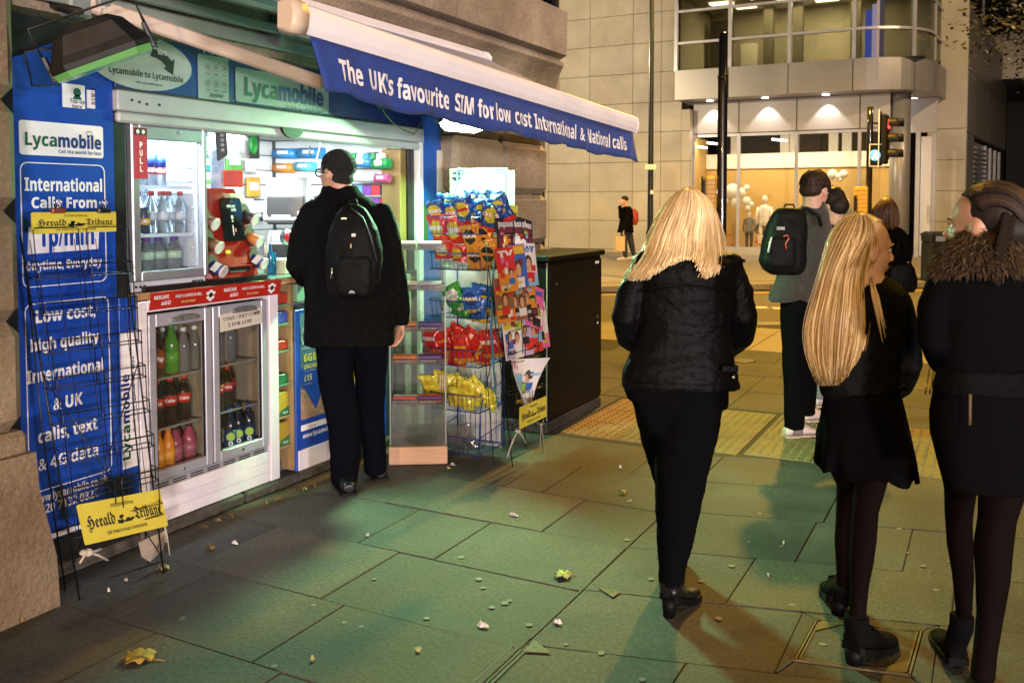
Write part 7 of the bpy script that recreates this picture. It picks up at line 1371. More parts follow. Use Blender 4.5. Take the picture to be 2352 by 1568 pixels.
def strands(name, fig, mats, ys, xl, xr, parent, n=260, ratio=.55, dd=0, a0=-1.75, a1=1.75, r=.0035, jit=5, tipvar=.12, seed=1, base=True, cap=None, drop=None, sweep=(.42, .48, .44), capk=1.0, push=None, capoff=.10):
    """long hair: a body under many separate tapering locks that follow the outline"""
    rr = random.Random(seed); ys = list(ys)
    if cap and base:
        cc, HH, cu, cf0 = cap; cm_ = MB(); cm_.ell(cc+cu*(.11*HH)-cf0*(capoff*HH), .345*HH, .345*HH, .37*HH, 18, 14, (cf0.cross(cu), cf0, cu)); part('hair_cap', cm_, mats[1], parent)
    interp = lambda arr, y: float(np.interp(y, ys, arr)); top = None
    if base:
        mb = MB(); fig.sil(mb, [(y, a+9, b-9, ratio) for y, a, b in zip(ys, xl, xr)][(2 if cap else 0):-3] if len(ys) > 3 else [(y, a+9, b-9, ratio) for y, a, b in zip(ys, xl, xr)], ratio, dd, 0, 1.0); b_ = part(name, mb, mats[1], parent); parent2 = b_
    else: parent2 = parent
    MBs = [MB() for _ in mats]
    for k in range(n):
        a = rr.uniform(a0, a1); depth = rr.uniform(.90, 1.07); ph = rr.uniform(0, 6); yend = ys[-1]-(ys[-1]-ys[0])*abs(rr.gauss(0, tipvar))
        if drop: yend = min(yend, drop(a))
        pts = []; rad = []; m = 18; ja = rr.uniform(-.07, .07); fly = k % 13 == 0; depth *= rr.uniform(1.05, 1.18) if fly else 1; rk = r*(.38 if fly else 1); st = ys[0]+(ys[2]-ys[0])*max(0, rr.uniform(-.6, .6))
        for i in range(m+1):
            t = i/m; y = st+(yend-st)*t**1.15; A, Bx = interp(xl, y), interp(xr, y); mid, hw = (A+Bx)/2, (Bx-A)/2
            x = mid+hw*depth*math.sin(max(-PI/2, min(PI/2, a+ja*t)))+jit*.4*math.sin(t*5+ph)*t
            pts.append(fig.p(x, y, dd-fig.K*hw*ratio*depth*math.cos(a+ja*t)+.004*math.sin(t*4+ph)-(push[1]*min(1, max(0, (y-push[0])/40)) if push else 0))); rad.append(rk*(1-.75*t**3)*rr.uniform(.85, 1.15))
        if cap:
            cc, HH, cu, cf0 = cap; o = cc+cu*(.10*HH)-cf0*(.08*HH); el = rr.uniform(0, .35); pre = []
            for q_ in (1.50-.2*el, 1.2-.2*el, .85-.2*el, .45-.2*el, .1): ac_ = a*capk if a > 0 else a; pre.append(o+(R0*math.sin(ac_)*sweep[0]-F0*math.cos(ac_)*sweep[1])*HH*math.cos(q_)*depth+Z0*HH*sweep[2]*math.sin(q_)*(.98+.04*depth))
            pts = [p_ for p_ in pts if p_.z < o.z-.04] or pts[-3:]; pts = pre+pts
            for _s in range(4): pts = [pts[0]]+[(pts[i-1]+pts[i]*2+pts[i+1])/4 for i in range(1, len(pts)-1)]+[pts[-1]]
            rad = [rk*.6]+[rk]*4+[rk*(1-.7*(i/len(pts))**2) for i in range(len(pts)-5)]
        q = MBs[rr.choice(range(len(mats)))]; q.tube(pts, rad, 4, True, True)
    for q, m_ in zip(MBs, mats):
        if q.v: part('hair_strands', q, m_, parent2, kind='stuff')
    return parent2
def garment(name, fig, parent, m, torso, arms=(), ratio=.6, vox=.012, sm=3, nf=None, dd=0, extra=None, shr=0, ex=.9):
    mb = MB()
    if torso: fig.sil(mb, torso, ratio, dd, shr, ex)
    for a in arms: fig.limb(mb, a)
    if extra: extra(mb)
    return part(name, fused(mb, vox, sm, nf), m, parent)
def person(fig, label, torso, arms, legs, headspec, ratio=.5, shr=10, vox=.009, hands=None, sk=skin, group=None):
    t = thing('person', label, 'person', fig.base, group); mb = MB(); fig.sil(mb, torso, ratio, 0, shr)
    for a in arms: fig.limb(mb, a, .72)
    for l in legs: fig.limb(mb, l, .8)
    hx, hy, H, f = headspec[:4]; f, u, r = axes(f); c = fig.p(hx, hy, headspec[4] if len(headspec) > 4 else 0); head(mb, c, H, f, u, r)
    nx, ny = headspec[5] if len(headspec) > 5 else (hx, torso[0][0]+10); mb.tube([c-f*H*.12-u*H*.15, fig.p(nx, ny, headspec[6] if len(headspec) > 6 else 0)], [H*.26, H*.30], 12)
    if hands: hands(mb)
    part('body', fused(mb, vox, 3), sk, t); return t, c, f, u, r, H
def shoe(par, heel, toe, w, h, m, sm_, name='shoe', hl=.0, shaft=None, lace=False):
    """shoe from heel to toe on the ground, with sole, and a shaft for a boot"""
    heel, toe = Vector(heel), Vector(toe); d = toe-heel; L = d.length; d.normalize(); s_ = Vector((-d.y, d.x, 0)); mb = MB()
    P = [(-.02, .30, .55, .02), (.04, .42, .72, .0), (.25, .44, 1.0, 0), (.45, .42, .80, 0), (.68, .50, .55, 0), (.86, .46, .44, 0), (.97, .30, .34, .0), (1.0, .12, .22, .02)]
    lift = lambda q: hl*max(0, 1-q/.55)
    mb.loft([[heel+d*q*L+s_*(w*a*math.cos(2*PI*k/14))+Z0*(lift(q)+.012+h*b*(.5+.5*math.sin(2*PI*k/14))) for k in range(14)] for q, a, b, z in P])
    if shaft: mb.tube([heel+d*L*.20+Z0*(h*.5+hl)]+[Vector(p) for p, r in shaft], [w*.42]+[r for p, r in shaft], 14)
    o = part(name, fused(mb, .005, 3), m, par)
    mb = MB(); mb.loft([[heel+d*q*L+s_*(w*(a+.03)*sg)+Z0*(lift(q)+z) for sg, z in ((-1, .001), (1, .001), (1, .014+.012*(hl > 0)), (-1, .014+.012*(hl > 0)))] for q, a, b, z0 in P], sm=False); part('sole', mb, sm_, o)
    if hl > .02: mb = MB(); mb.tube([heel+d*L*.06+Z0*(hl+.01), heel+d*L*.05], [w*.34, w*.26], 10); part('heel', mb, sm_, o)
    if lace:
        for k in range(4): q = .36+.08*k; mb = MB(); c = heel+d*q*L+Z0*(h*(.98-.12*k)+.012+lift(q)); mb.tube([c-s_*w*.28, c+Z0*.006, c+s_*w*.28], .004, 5); part('lace', mb, m, o)
    return o
# ---------- 1 the customer at the counter
fg = Fig(815, 1122); cf_ = (-R0*.86+F0*.5); 
torso = [(428, 742, 815), (446, 738, 832), (462, 722, 856), (478, 706, 874), (498, 698, 888), (540, 694, 898), (600, 694, 900), (680, 700, 902), (740, 700, 904), (792, 698, 906)]
arms = [[(716, 486, 24), (690, 545, 25), (680, 612, 26), (700, 640, 22, .12), (700, 632, 16, .22)], [(878, 490, 24), (898, 560, 25), (910, 640, 23), (921, 715, 20), (922, 745, 17)]]
legL = [(770, 790, 44), (772, 870, 41), (780, 925, 39), (789, 980, 37), (795, 1040, 36), (790, 1110, 30)]; legR = [(850, 790, 44, .05), (851, 870, 36, .1), (852, 960, 31, .14), (860, 1030, 29, .16), (862, 1085, 28, .17)]
hd = lambda mb: (hand(mb, fg.p(921, 752), Vector((-.05, .1, -1))-R0*.25, -R0*.6-F0*.5, .17, .7, 1), hand(mb, fg.p(690, 628, .25), -R0*.4+F0*.8, -Z0, .17, .4, -1))
t, c, f, u, r, H = person(fg, 'man in glasses and a long black coat standing at the kiosk counter', torso, arms, [legL, legR], (772, 397, .232, cf_, 0, (780, 470)), .5, 12, hands=hd)
face_parts(t, c, H, f, u, r)
mb = MB()
fg.sil(mb, torso, .52); [fg.limb(mb, a) for a in arms]; part('coat', fused(mb, .011, 3, wr(.008, .0025, 7, 22, (1, 1, .5))), coatm, t)
mb = MB(); fg.sil(mb, [(426, 750, 818, .8), (440, 742, 828, .8), (458, 732, 846, .75)], .75); part('collar', fused(mb, .010, 2, wr(.004)), coatm, t)
for lg in (legL, legR):
    mb = MB(); fg.limb(mb, lg, 1.0, 16); part('trouser_leg', fused(mb, .011, 3, wr(.007, .003, 9, 18, (1, 1, .6))), mat('trouser_navy', (.0035, .0038, .0062), .95, bump=.2, bscale=90, spec=.03), t)
h1, h2 = G(802, 1138), G(766, 1106); shoe(t, h1, h1+(F0*.9-R0*.35)*.28, .10, .085, bootm, solem); h1 = G(876, 1104); shoe(t, h1, h1+(F0*.9-R0*.35)*.28, .10, .085, bootm, solem)
P = lambda x, y, z: c+r*(x*H)+f*(y*H)+u*(z*H)
mb = MB(); mb.ell(P(0, -.075, .16), .355*H, .43*H, .38*H, 18, 14, (r, f, u)); mb.ell(P(0, -.17, -.10), .28*H, .26*H, .27*H, 16, 12, (r, f, u)); hr = part('hair', fused(mb, .006, 2, wr(.002, .002, 60, 120)), mat('hair_cropped', (.010, .009, .008), .75, bump=.8, bscale=260), t)
MBs = MB(); rr = random.Random(2)
for k in range(900):
    a, b = rr.uniform(0, 2*PI), rr.uniform(-.35, 1.5); dv = Vector((math.cos(a)*math.cos(b), math.sin(a)*math.cos(b), math.sin(b)))
    if dv.y > .62 and dv.z < .55: continue
    q = P(dv.x*.355, -.075+dv.y*.43, .15+dv.z*.385); nd = (r*dv.x+f*dv.y+u*dv.z); MBs.tube([q, q+nd*.006+Z0*-.003], [.0016, .0007], 3)
part('hair_strands', MBs, HK[0], hr, kind='stuff')
gm = MB()
for s_ in (-1, 1):
    n = 18; cc = P(s_*.14, .40, .0); gm.tube([cc+r*(.115*H*math.cos(2*PI*k/n))+u*(.085*H*math.sin(2*PI*k/n)) for k in range(n+1)], .0035, 5); gm.tube([P(s_*.255, .39, .02), P(s_*.34, .10, .0), P(s_*.36, -.06, -.02)], .0032, 5)
gm.tube([P(-.03, .43, .02), P(.03, .43, .02)], .003, 5); gl = part('glasses', gm, black, t)
for s_ in (-1, 1): mb = MB(); mb.plate(tuple(P(s_*.14, .40, 0)), r, u, ellp(0, 0, .11*H, .08*H, 16), .001); part('lens', mb, glass, gl)
def backpack(fig, label, outline, dd, thick, pocket, m=nyl, extra=None, loop=None):
    t = thing('backpack', label, 'backpack', fig.p((outline[-1][1]+outline[-1][2])/2, outline[-1][0], dd)); mb = MB(); fig.sil(mb, outline, thick, dd, 0, .72); part('bag', fused(mb, .011, 3, wr(.006, .0025, 10, 26)), m, t)
    mb = MB(); fig.sil(mb, pocket, .45, dd-.0, 0, .6); part('pocket', fused(mb, .010, 3, wr(.004, .002, 12, 30)), m, t)
    if loop: mb = MB(); mb.tube([fig.p(x, y, dd) for x, y in loop], .006, 6); part('grab_loop', mb, m, t)
    if extra: extra(t)
    return t
bpo = [(470, 800, 822), (478, 786, 840), (496, 768, 852), (530, 756, 868), (570, 750, 878), (610, 748, 878), (650, 750, 872), (680, 758, 862)]
pk = [(588, 772, 852), (596, 766, 857), (640, 764, 857), (672, 768, 852), (680, 775, 846)]
def bx_extra(t):
    mb = MB(); mb.tube([fg.p(x, y, -.30) for x, y in ((806, 478), (834, 500), (852, 545), (866, 600))], .004, 5); part('zip', mb, mat('zip_dark', (.03, .03, .032), .4), t)
    mb = MB(); mb.tube([fg.p(x, y, -.335) for x, y in ((763, 615), (761, 640))], .005, 5); part('zip_pull', mb, chrome, t)
    for (x, y, w_, h_, m_) in ((812, 540, 9, 7, grl), (806, 565, 4, 9, mat('tag_gold', (.45, .25, .05), .5)), (790, 502, 12, 4, chrome)): mb = MB(); mb.obox(fg.p(x, y, -.31), R0*fg.K*w_/2, F0*.002, Z0*fg.K*h_/2, .001); part('tag', mb, m_, t)
    q = fg.p(808, 672, -.335); mb = MB()
    for k in range(5): mb.obox(q+R0*(.006*k-.012)+Z0*(.002*k*(4-k)*.6), R0*.0022, F0*.001, Z0*(.004+.003*(k*(4-k))/4))
    part('emblem', mb, mat('emblem_grey', (.4, .4, .4), .5), t)
backpack(fg, 'black nylon backpack on the back of the man at the counter', bpo, -.20, .62, [(y, a, b, .45, -.255) for y, a, b in pk], extra=bx_extra, loop=[(806, 474), (800, 462), (818, 460), (822, 474)])
# ---------- 2 blonde woman in a leather jacket
fg = Fig(1540, 1408); tor = [(572, 1545, 1620, .7), (584, 1500, 1660, .62), (598, 1472, 1684, .58), (630, 1462, 1694), (700, 1462, 1692), (760, 1462, 1684), (800, 1452, 1682), (838, 1434, 1690), (862, 1426, 1696), (884, 1432, 1697)]
arms = [[(1484, 606, 30), (1450, 670, 32), (1436, 730, 32), (1444, 772, 30, .06), (1476, 800, 26, .18), (1510, 806, 22, .26)], [(1672, 610, 30), (1698, 670, 31), (1708, 730, 32), (1702, 772, 30, .06), (1672, 802, 26, .18), (1640, 806, 22, .26)]]
lA = [(1590, 900, 74), (1575, 1000, 72), (1564, 1090, 60), (1558, 1150, 54), (1552, 1230, 44), (1544, 1300, 32), (1540, 1345, 27)]; lB = [(1520, 900, 74, .06), (1535, 1000, 66, .14), (1548, 1100, 50, .24), (1552, 1180, 46, .30), (1552, 1260, 34, .36), (1552, 1310, 26, .40)]
t, c, f, u, r, H = person(fg, 'blonde woman in a black leather jacket and tight black trousers walking away', tor, arms, [lA, lB], (1580, 506, .222, F0, .02, (1580, 590)), .5, 14)
face_parts(t, c, H, f, u, r, hairm=HB[1])
mb = MB(); fg.sil(mb, tor, .56); [fg.limb(mb, a, 1.0) for a in arms]
for sgn, x in ((-1, 1482), (1, 1676)): mb.ell(fg.p(x, 600), .05, .05, .03)
def lw(p): return .006*noise.noise(p*8)+.0032*(1-2*abs(noise.noise(Vector((p.x*9, p.y*9, p.z*26+noise.noise(p*5)*3)))))+.0008*noise.noise(p*50)
jk = part('leather_jacket', fused(mb, .0085, 2, lw), leatherm, t)
mb = MB(); fg.sil(mb, [(866, 1430, 1694, .57), (876, 1427, 1698, .57), (889, 1430, 1699, .57)], .57, 0, -1); part('waistband', fused(mb, .009, 2, lw), leatherm, jk)
mb = MB(); mb.ell(fg.p(1684, 866, -.09), .008, .006, .008, 10, 8); part('snap', mb, chrome, jk); mb = MB(); mb.obox(fg.p(1676, 846, -.12), R0*.03, F0*.006, Z0*.012, .004); part('belt_tab', mb, leatherm, jk)
mb = MB(); pts = [fg.p(1478+k*22, 668-10*math.sin(PI*k/9), -.205+.09*abs((k-4.5)/4.5)**2) for k in range(10)]; mb.tube(pts, .0035, 5); part('yoke_seam', mb, leatherm, jk)
for sx, x in ((-1, 1478), (1, 1688)):
    mb = MB(); mb.obox(fg.p(x, 592, 0), R0*.035+Z0*-.012*sx, F0*.022, Z0*.006, .004); part('epaulette', mb, leatherm, jk)
mb = MB(); fg.sil(mb, [(560, 1545, 1622, .8), (585, 1536, 1640, .8)], .8); part('collar', fused(mb, .009, 2, wr(.003)), leatherm, jk)
mb = MB(); fg.sil(mb, [(850, 1440, 1680), (890, 1430, 1674), (915, 1440, 1674), (938, 1470, 1672)], .55); part('long_top', fused(mb, .010, 2, wr(.004)), clothk, t)
mb = MB(); fg.sil(mb, [(858, 1445, 1668), (900, 1440, 1668), (940, 1458, 1660), (990, 1484, 1648)], .55); fg.limb(mb, lA, 1, 16); fg.limb(mb, lB, 1, 16); part('trousers', fused(mb, .010, 3, wr(.004, .0022, 12, 24, (1, 1, 1.6))), trk, t)
h1 = G(1533, 1416); tv = (F0*.80+R0*.60).normalized(); sh = [(fg.p(1542, 1365), .042), (fg.p(1540, 1330), .047)]
shoe(t, h1, h1+tv*.24, .088, .07, bootm, mat('sole_black', (.004, .004, .004), .5, spec=.1), 'ankle_boot', .06, sh)
h2 = fg.p(1552, 1330, .40); h2.z = 0; shoe(t, h2, h2+F0*.24, .088, .07, bootm, solem, 'ankle_boot', .06, [(fg.p(1552, 1320, .42), .045)])
ys = [436, 446, 462, 490, 525, 560, 590, 612, 646]; xl = [1568, 1546, 1530, 1516, 1507, 1499, 1486, 1470, 1444]; xr = [1596, 1614, 1628, 1642, 1651, 1656, 1658, 1654, 1640]
strands('hair', fg, HB, ys, xl, xr, t, 1500, .62, .01, -2.0, 2.0, .0025, 7, .04, 3, cap=(c, H, u, f), push=(572, .075), drop=lambda a: float(np.interp(a, [-1.9, -1.2, -.75, -.3, .1, .45, .8, 1.1, 1.9], [628, 644, 640, 605, 588, 602, 636, 630, 604]))+random.uniform(-9, 7))
# ---------- 3 young woman with very long hair
fg = Fig(1975, 1522); ff = (R0*.975+F0*.12-Z0*.06)
tor = [(636, 1958, 2040, .75), (652, 1930, 2062, .65), (668, 1908, 2078, .6), (700, 1892, 2084), (750, 1886, 2078), (800, 1886, 2068), (850, 1884, 2062), (895, 1884, 2066), (914, 1890, 2066)]
arms = [[(1908, 690, 32), (1882, 760, 32), (1884, 830, 30), (1905, 870, 26, .12), (1930, 880, 22, .2)], [(2064, 694, 30), (2082, 770, 31), (2090, 840, 30), (2072, 885, 26, .08), (2050, 900, 22, .14)]]
lA = [(1998, 1000, 62), (2000, 1110, 36), (1988, 1170, 30), (1983, 1235, 30), (1978, 1290, 28), (1974, 1340, 22), (1970, 1400, 20), (1968, 1430, 21)]; lB = [(1930, 1000, 60, .10), (1952, 1110, 33, .24), (1944, 1180, 26, .28), (1940, 1240, 26, .32), (1940, 1300, 22, .36), (1938, 1360, 18, .38)]
t, c, f, u, r, H = person(fg, 'smiling young woman with very long golden hair in a black jacket and flared skirt', tor, arms, [lA, lB], (1984, 572, .225, ff, .0, (1990, 660)), .5, 14, vox=.0065, sk=mat('skin_fair', (.68, .42, .31), .5, var=.06, scale=18))
face_parts(t, c, H, f, u, r, True, HG[1])
mb = MB(); fg.sil(mb, tor, .6); [fg.limb(mb, a) for a in arms]; jk = part('jacket', fused(mb, .009, 3, wr(.005, .003, 9, 20)), mat('jacket_soft_black', (.0032, .0032, .0035), .6, bump=.25, bscale=60, spec=.08), t)
mb = MB(); mb.tube([fg.p(2056, 890, -.06), fg.p(2078, 892, -.05)], .014, 8); part('cuff', mb, leatherm, jk)
def skirt():
    mb = MB(); n = 72; rings = []
    for y, a, b, k in ((896, 1896, 2066, 0), (940, 1890, 2078, .2), (990, 1884, 2090, .5), (1040, 1879, 2101, .8), (1085, 1876, 2108, 1.0)):
        rg = []
        for i in range(n):
            an = 2*PI*i/n; cx = (a+b)/2; hw = fg.K*(b-a)/2; p = fg.p(cx, y); w_ = 1+.045*k*math.sin(an*11+.6)+.02*k*math.sin(an*5)
            q = p+R0*(hw*w_*math.cos(an))+F0*(hw*.72*w_*math.sin(an)); q.z += -.020*k*math.cos(an)+.012*k*math.sin(an*7); rg.append(q)
        rings.append(rg)
    inner = [[p+(sum(rg, Vector((0, 0, 0)))/n-p)*.03 for p in rg] for rg in rings[::-1]]
    mb.loft(rings+inner); return part('skirt', mb, clothk, t)
skirt()
for lg in (lA, lB): mb = MB(); fg.limb(mb, lg, .99, 16); part('tights_leg', fused(mb, .007, 3), tights, t)
h1 = G(1956, 1526); tv = (F0*.62+R0*.80).normalized(); shoe(t, h1, h1+tv*.25, .10, .085, suede, mat('sole_black', (.004, .004, .004), .5, spec=.1), 'platform_boot', .045, [(fg.p(1966, 1440), .040), (fg.p(1968, 1412), .042)], True)
h2 = fg.p(1926, 1400, .36); h2.z = 0; shoe(t, h2, h2+(F0*.95+R0*.2)*.24, .10, .085, suede, mat('sole_black', (.004, .004, .004), .5, spec=.1), 'platform_boot', .045, [(fg.p(1936, 1370, .37), .042), (fg.p(1938, 1345, .37), .044)], True)
ys = [500, 508, 525, 560, 610, 670, 740, 800, 850, 886]; xl = [1950, 1934, 1920, 1906, 1896, 1882, 1860, 1856, 1870, 1888]; xr = [1988, 2004, 2012, 2008, 2002, 2006, 2014, 2004, 1980, 1955]
strands('hair', fg, HG, ys, xl, xr, t, 1600, .62, -.01, -2.0, 1.35, .0024, 9, .06, 5, cap=(c, H, u, f), capk=.22, capoff=.13, push=(650, .02))
mb = MB(); rr = random.Random(4); P = lambda x, y, z: c+r*(x*H)+f*(y*H)+u*(z*H)     # hair swept over the temple
SW = [MB(), MB(), MB()]
for k in range(620):
    mb = SW[k % 3]
    s0 = rr.uniform(-.38, .16); sd_ = rr.choice((-1, 1)); h0 = rr.uniform(.0, 1)
    zt_ = lambda y, x: .12+.40*math.sqrt(max(0, 1-((y+.06)/.445)**2-(x/.37)**2))
    mb.tube([P(sd_*.02, s0+.10, zt_(s0+.10, .02)), P(sd_*.14, s0*.9+.02, zt_(s0*.9+.02, .14)), P(sd_*.25, s0*.75-.10, zt_(s0*.75-.10, .25)), P(sd_*(.335+.02*rr.random()), s0*.35-.24, .14-.12*h0), P(sd_*.31, -.36-.06*h0, -.15-.15*h0), P(sd_*.24, -.42, -.5)], [.0016, .0022, .0024, .0024, .002, .001], 4)
[part('swept_hair', q_, HG[k_], t, kind='stuff') for k_, q_ in enumerate(SW)]
mb = MB()
for k in range(9): a = rr.uniform(-9, 9); mb.tube([fg.p(2002+a*.5, 640+rr.uniform(-8, 8), -.09), fg.p(2012+a, 680, -.13), fg.p(2022+a, 725, -.14), fg.p(2031+a*.8, 775+rr.uniform(-22, 16), -.13)], [.0018, .0018, .0014, .0006], 4)
part('loose_lock', mb, HG[2], t, kind='stuff')
# ---------- 4 woman with braid and fur collar
fg = Fig(2255, 1715); ff = (-R0*.72+F0*.68)
tor = [(572, 2200, 2370, .7), (596, 2168, 2400, .62), (630, 2152, 2420, .6), (700, 2150, 2424), (780, 2152, 2420), (850, 2156, 2410), (880, 2146, 2420), (902, 2142, 2430)]
arms = [[(2172, 640, 36), (2146, 710, 37), (2144, 780, 36), (2166, 830, 32, .1), (2200, 850, 26, .2)], [(2404, 640, 36), (2424, 720, 37), (2430, 800, 34), (2420, 880, 30)]]
lA = [(2300, 1000, 74), (2302, 1120, 52), (2290, 1190, 42), (2281, 1256, 43), (2280, 1330, 38), (2274, 1410, 30), (2262, 1500, 27), (2256, 1560, 28)]; lB = [(2210, 1000, 66, .1), (2206, 1120, 40, .26), (2202, 1190, 34, .30), (2205, 1250, 33, .34), (2212, 1320, 28, .38), (2214, 1400, 22, .42), (2210, 1440, 21, .44)]
t, c, f, u, r, H = person(fg, 'dark haired woman with a braid and brown fur collar at the right edge', tor, arms, [lA, lB], (2258, 520, .226, ff, .0, (2290, 590)), .5, 14, vox=.008, sk=skin2)
face_parts(t, c, H, f, u, r)
mb = MB(); fg.sil(mb, tor, .56); [fg.limb(mb, a) for a in arms]; jk = part('jacket', fused(mb, .010, 3, wr(.006, .002, 8, 18)), clothk, t)
mb = MB(); fg.sil(mb, [(838, 2153, 2418, .565), (862, 2149, 2421, .57), (902, 2141, 2431, .57)], .57); part('leather_hem', fused(mb, .009, 2, lw), mat('leather_dull', (.0026, .0026, .003), .6, bump=.25, bscale=45, spec=.035), jk)
mb = MB(); mb.tube([fg.p(2228, 905, -.25), fg.p(2227, 975, -.24)], .004, 5); part('zip', mb, brass, t)
mb = MB(); fg.sil(mb, [(890, 2150, 2425), (950, 2140, 2425), (1000, 2142, 2420), (1060, 2154, 2410), (1122, 2172, 2390)], .62); part('skirt', fused(mb, .010, 3, wr(.004)), clothk, t)
for lg in (lA, lB): mb = MB(); fg.limb(mb, lg, .99, 16); part('tights_leg', fused(mb, .008, 3), tights, t)
h1 = fg.p(2240, 1700, -.02); h1.z = 0; shoe(t, h1, h1+(F0*.95-R0*.25)*.26, .088, .07, suede, mat('sole_black', (.004, .004, .004), .5, spec=.1), 'boot', .02, [(fg.p(2250, 1620), .042), (fg.p(2254, 1570), .043)]); h2 = fg.p(2200, 1500, .42); h2.z = 0; shoe(t, h2, h2+(F0*.97+R0*.2)*.25, .085, .07, suede, mat('sole_black', (.004, .004, .004), .5, spec=.1), 'boot', .02, [(fg.p(2208, 1440, .43), .038), (fg.p(2210, 1410, .43), .038)])
P = lambda x, y, z: c+r*(x*H)+f*(y*H)+u*(z*H)
mb = MB(); mb.ell(P(0, -.12, .15), .35*H, .41*H, .37*H, 18, 14, (r, f, u)); mb.ell(P(0, -.32, -.02), .29*H, .27*H, .28*H, 16, 12, (r, f, u)); hr = part('hair', fused(mb, .006, 3, wr(.0008, .0005, 40, 90)), HK[0], t)
for m_i in range(3):
    mb = MB(); rr = random.Random(10+m_i)
    for k in range(330):
        a0 = rr.uniform(-1.45, 1.45); w0 = rr.uniform(-.02, .02); st = []
        for q_ in range(9):
            bb = .98-.25*abs(a0)-q_/8*2.75; nar = 1-.75*(q_/8)**2; L_a = a0*nar; st.append(P(0, -.12, .15)+r*(H*(.372+w0)*math.sin(L_a))+(f*(.432+w0)*math.sin(bb)+u*(.392+w0)*math.cos(bb))*H*math.cos(L_a))
        mb.tube(st, [.0012]+[.0022]*7+[.0012], 4)
    part('hair_strands', mb, HK[m_i], hr, kind='stuff')
br = [fg.p(x, y, -.10-.05*k/8) for k, (x, y) in enumerate(((2318, 500), (2312, 525), (2304, 550), (2298, 575), (2294, 600), (2291, 625), (2289, 650)))]
mb = MB()
for k in range(26):
    tt = k/25*(len(br)-1); i = min(int(tt), len(br)-2); p = br[i]+(br[i+1]-br[i])*(tt-i); sg = 1 if k % 2 else -1; w_ = .0135*(1-.45*k/25); mb.ell(p+R0*sg*w_*.55, w_, w_*.7, w_*1.25, 8, 6, ((R0-Z0*sg*.6).normalized(), F0, (Z0+R0*sg*.6).normalized()))
part('braid', mb, mat('hair_braid', (.016, .011, .008), .8, spec=.06), t)
fc = MB(); fg.sil(fc, [(532, 2222, 2370, .75), (556, 2190, 2400, .72), (590, 2162, 2420, .68), (618, 2150, 2430, .64)], .7); fcol = part('fur_collar', fused(fc, .012, 3, wr(.010, 0, 30)), FUR[1], t)
rr = random.Random(8); fm = [MB(), MB(), MB()]
for k in range(5200):
    y = rr.uniform(526, 628); a = rr.uniform(-2.2, 2.2); A, Bx = np.interp(y, [526, 556, 590, 628], [2226, 2192, 2162, 2144]), np.interp(y, [526, 556, 590, 628], [2366, 2400, 2424, 2434]); hw = (Bx-A)/2
    q = fg.p((A+Bx)/2+hw*math.sin(max(-1.57, min(1.57, a))), y, -fg.K*hw*.70*math.cos(a)); nd = (R0*math.sin(a)-F0*math.cos(a)-Z0*rr.uniform(.0, .9)+Vector((rr.gauss(0, .3), rr.gauss(0, .3), rr.gauss(0, .4)))).normalized(); l = rr.uniform(.014, .034); fm[rr.choice((0, 0, 1, 1, 2))].tube([q-nd*.004, q+nd*l*.6, q+nd*l-Z0*.006], [.0022, .0016, .0005], 3)
for m_, q in zip(FUR, fm): part('fur_hairs', q, m_, fcol, kind='stuff')
# ---------- 5 man in a grey wool coat and his hidden companion
fg = Fig(1835, 1003); ff = (R0*.78+F0*.55-Z0*.22)
tor = [(468, 1846, 1892, .8), (480, 1830, 1900, .7), (496, 1812, 1906), (540, 1800, 1906), (590, 1792, 1900), (640, 1782, 1890), (672, 1768, 1880), (692, 1766, 1872)]
arms = [[(1890, 508, 17), (1902, 560, 17), (1898, 612, 16), (1880, 640, 13, .2)], [(1815, 510, 16, .05), (1800, 570, 16, .1), (1810, 620, 14, .2)]]
lA = [(1826, 700, 34), (1826, 770, 31), (1826, 850, 27), (1826, 930, 24), (1824, 985, 22)]; lB = [(1852, 700, 30, .15), (1856, 780, 26, .25), (1858, 870, 21, .35), (1856, 950, 17, .42)]
t, c, f, u, r, H = person(fg, 'tall man in a grey wool coat and white shoes looking down', tor, arms, [lA, lB], (1874, 438, .235, ff, 0, (1866, 486)), .5, 6, vox=.010)
face_parts(t, c, H, f, u, r)
mb = MB(); fg.sil(mb, tor, .55); [fg.limb(mb, a) for a in arms]; part('wool_coat', fused(mb, .013, 3, wr(.008, .003, 8, 18)), greyw, t); mb = MB(); fg.sil(mb, [(462, 1848, 1894, .85), (478, 1838, 1898, .8)], .8); part('collar', fused(mb, .010, 2), greyw, t)
mb = MB(); fg.limb(mb, lA, 1, 14); fg.limb(mb, lB, 1, 14); part('trousers', fused(mb, .012, 3, wr(.006, .003, 8, 16)), trk, t)
mb = MB(); mb.cyl(fg.p(1826, 978), fg.p(1826, 994), .052, n=12); part('sock', mb, cg, t)
h1 = G(1802, 1004); shoe(t, h1, h1+(R0*.95+F0*.25)*.29, .105, .085, shoew, solew, 'white_shoe', lace=True); h2 = fg.p(1846, 968, .42); h2.z = 0; shoe(t, h2, h2+(R0*.95+F0*.3)*.28, .10, .085, shoew, solew, 'white_shoe')
P = lambda x, y, z: c+r*(x*H)+f*(y*H)+u*(z*H); mb = MB(); mb.ell(P(0, -.08, .20), .37*H, .46*H, .38*H, 16, 12, (r, f, u)); mb.ell(P(0, -.24, -.02), .32*H, .28*H, .26*H, 14, 10, (r, f, u)); hr = part('hair', fused(mb, .007, 2, wr(.005, .003, 26, 60)), HK[1], t); mb = MB(); rr = random.Random(6)
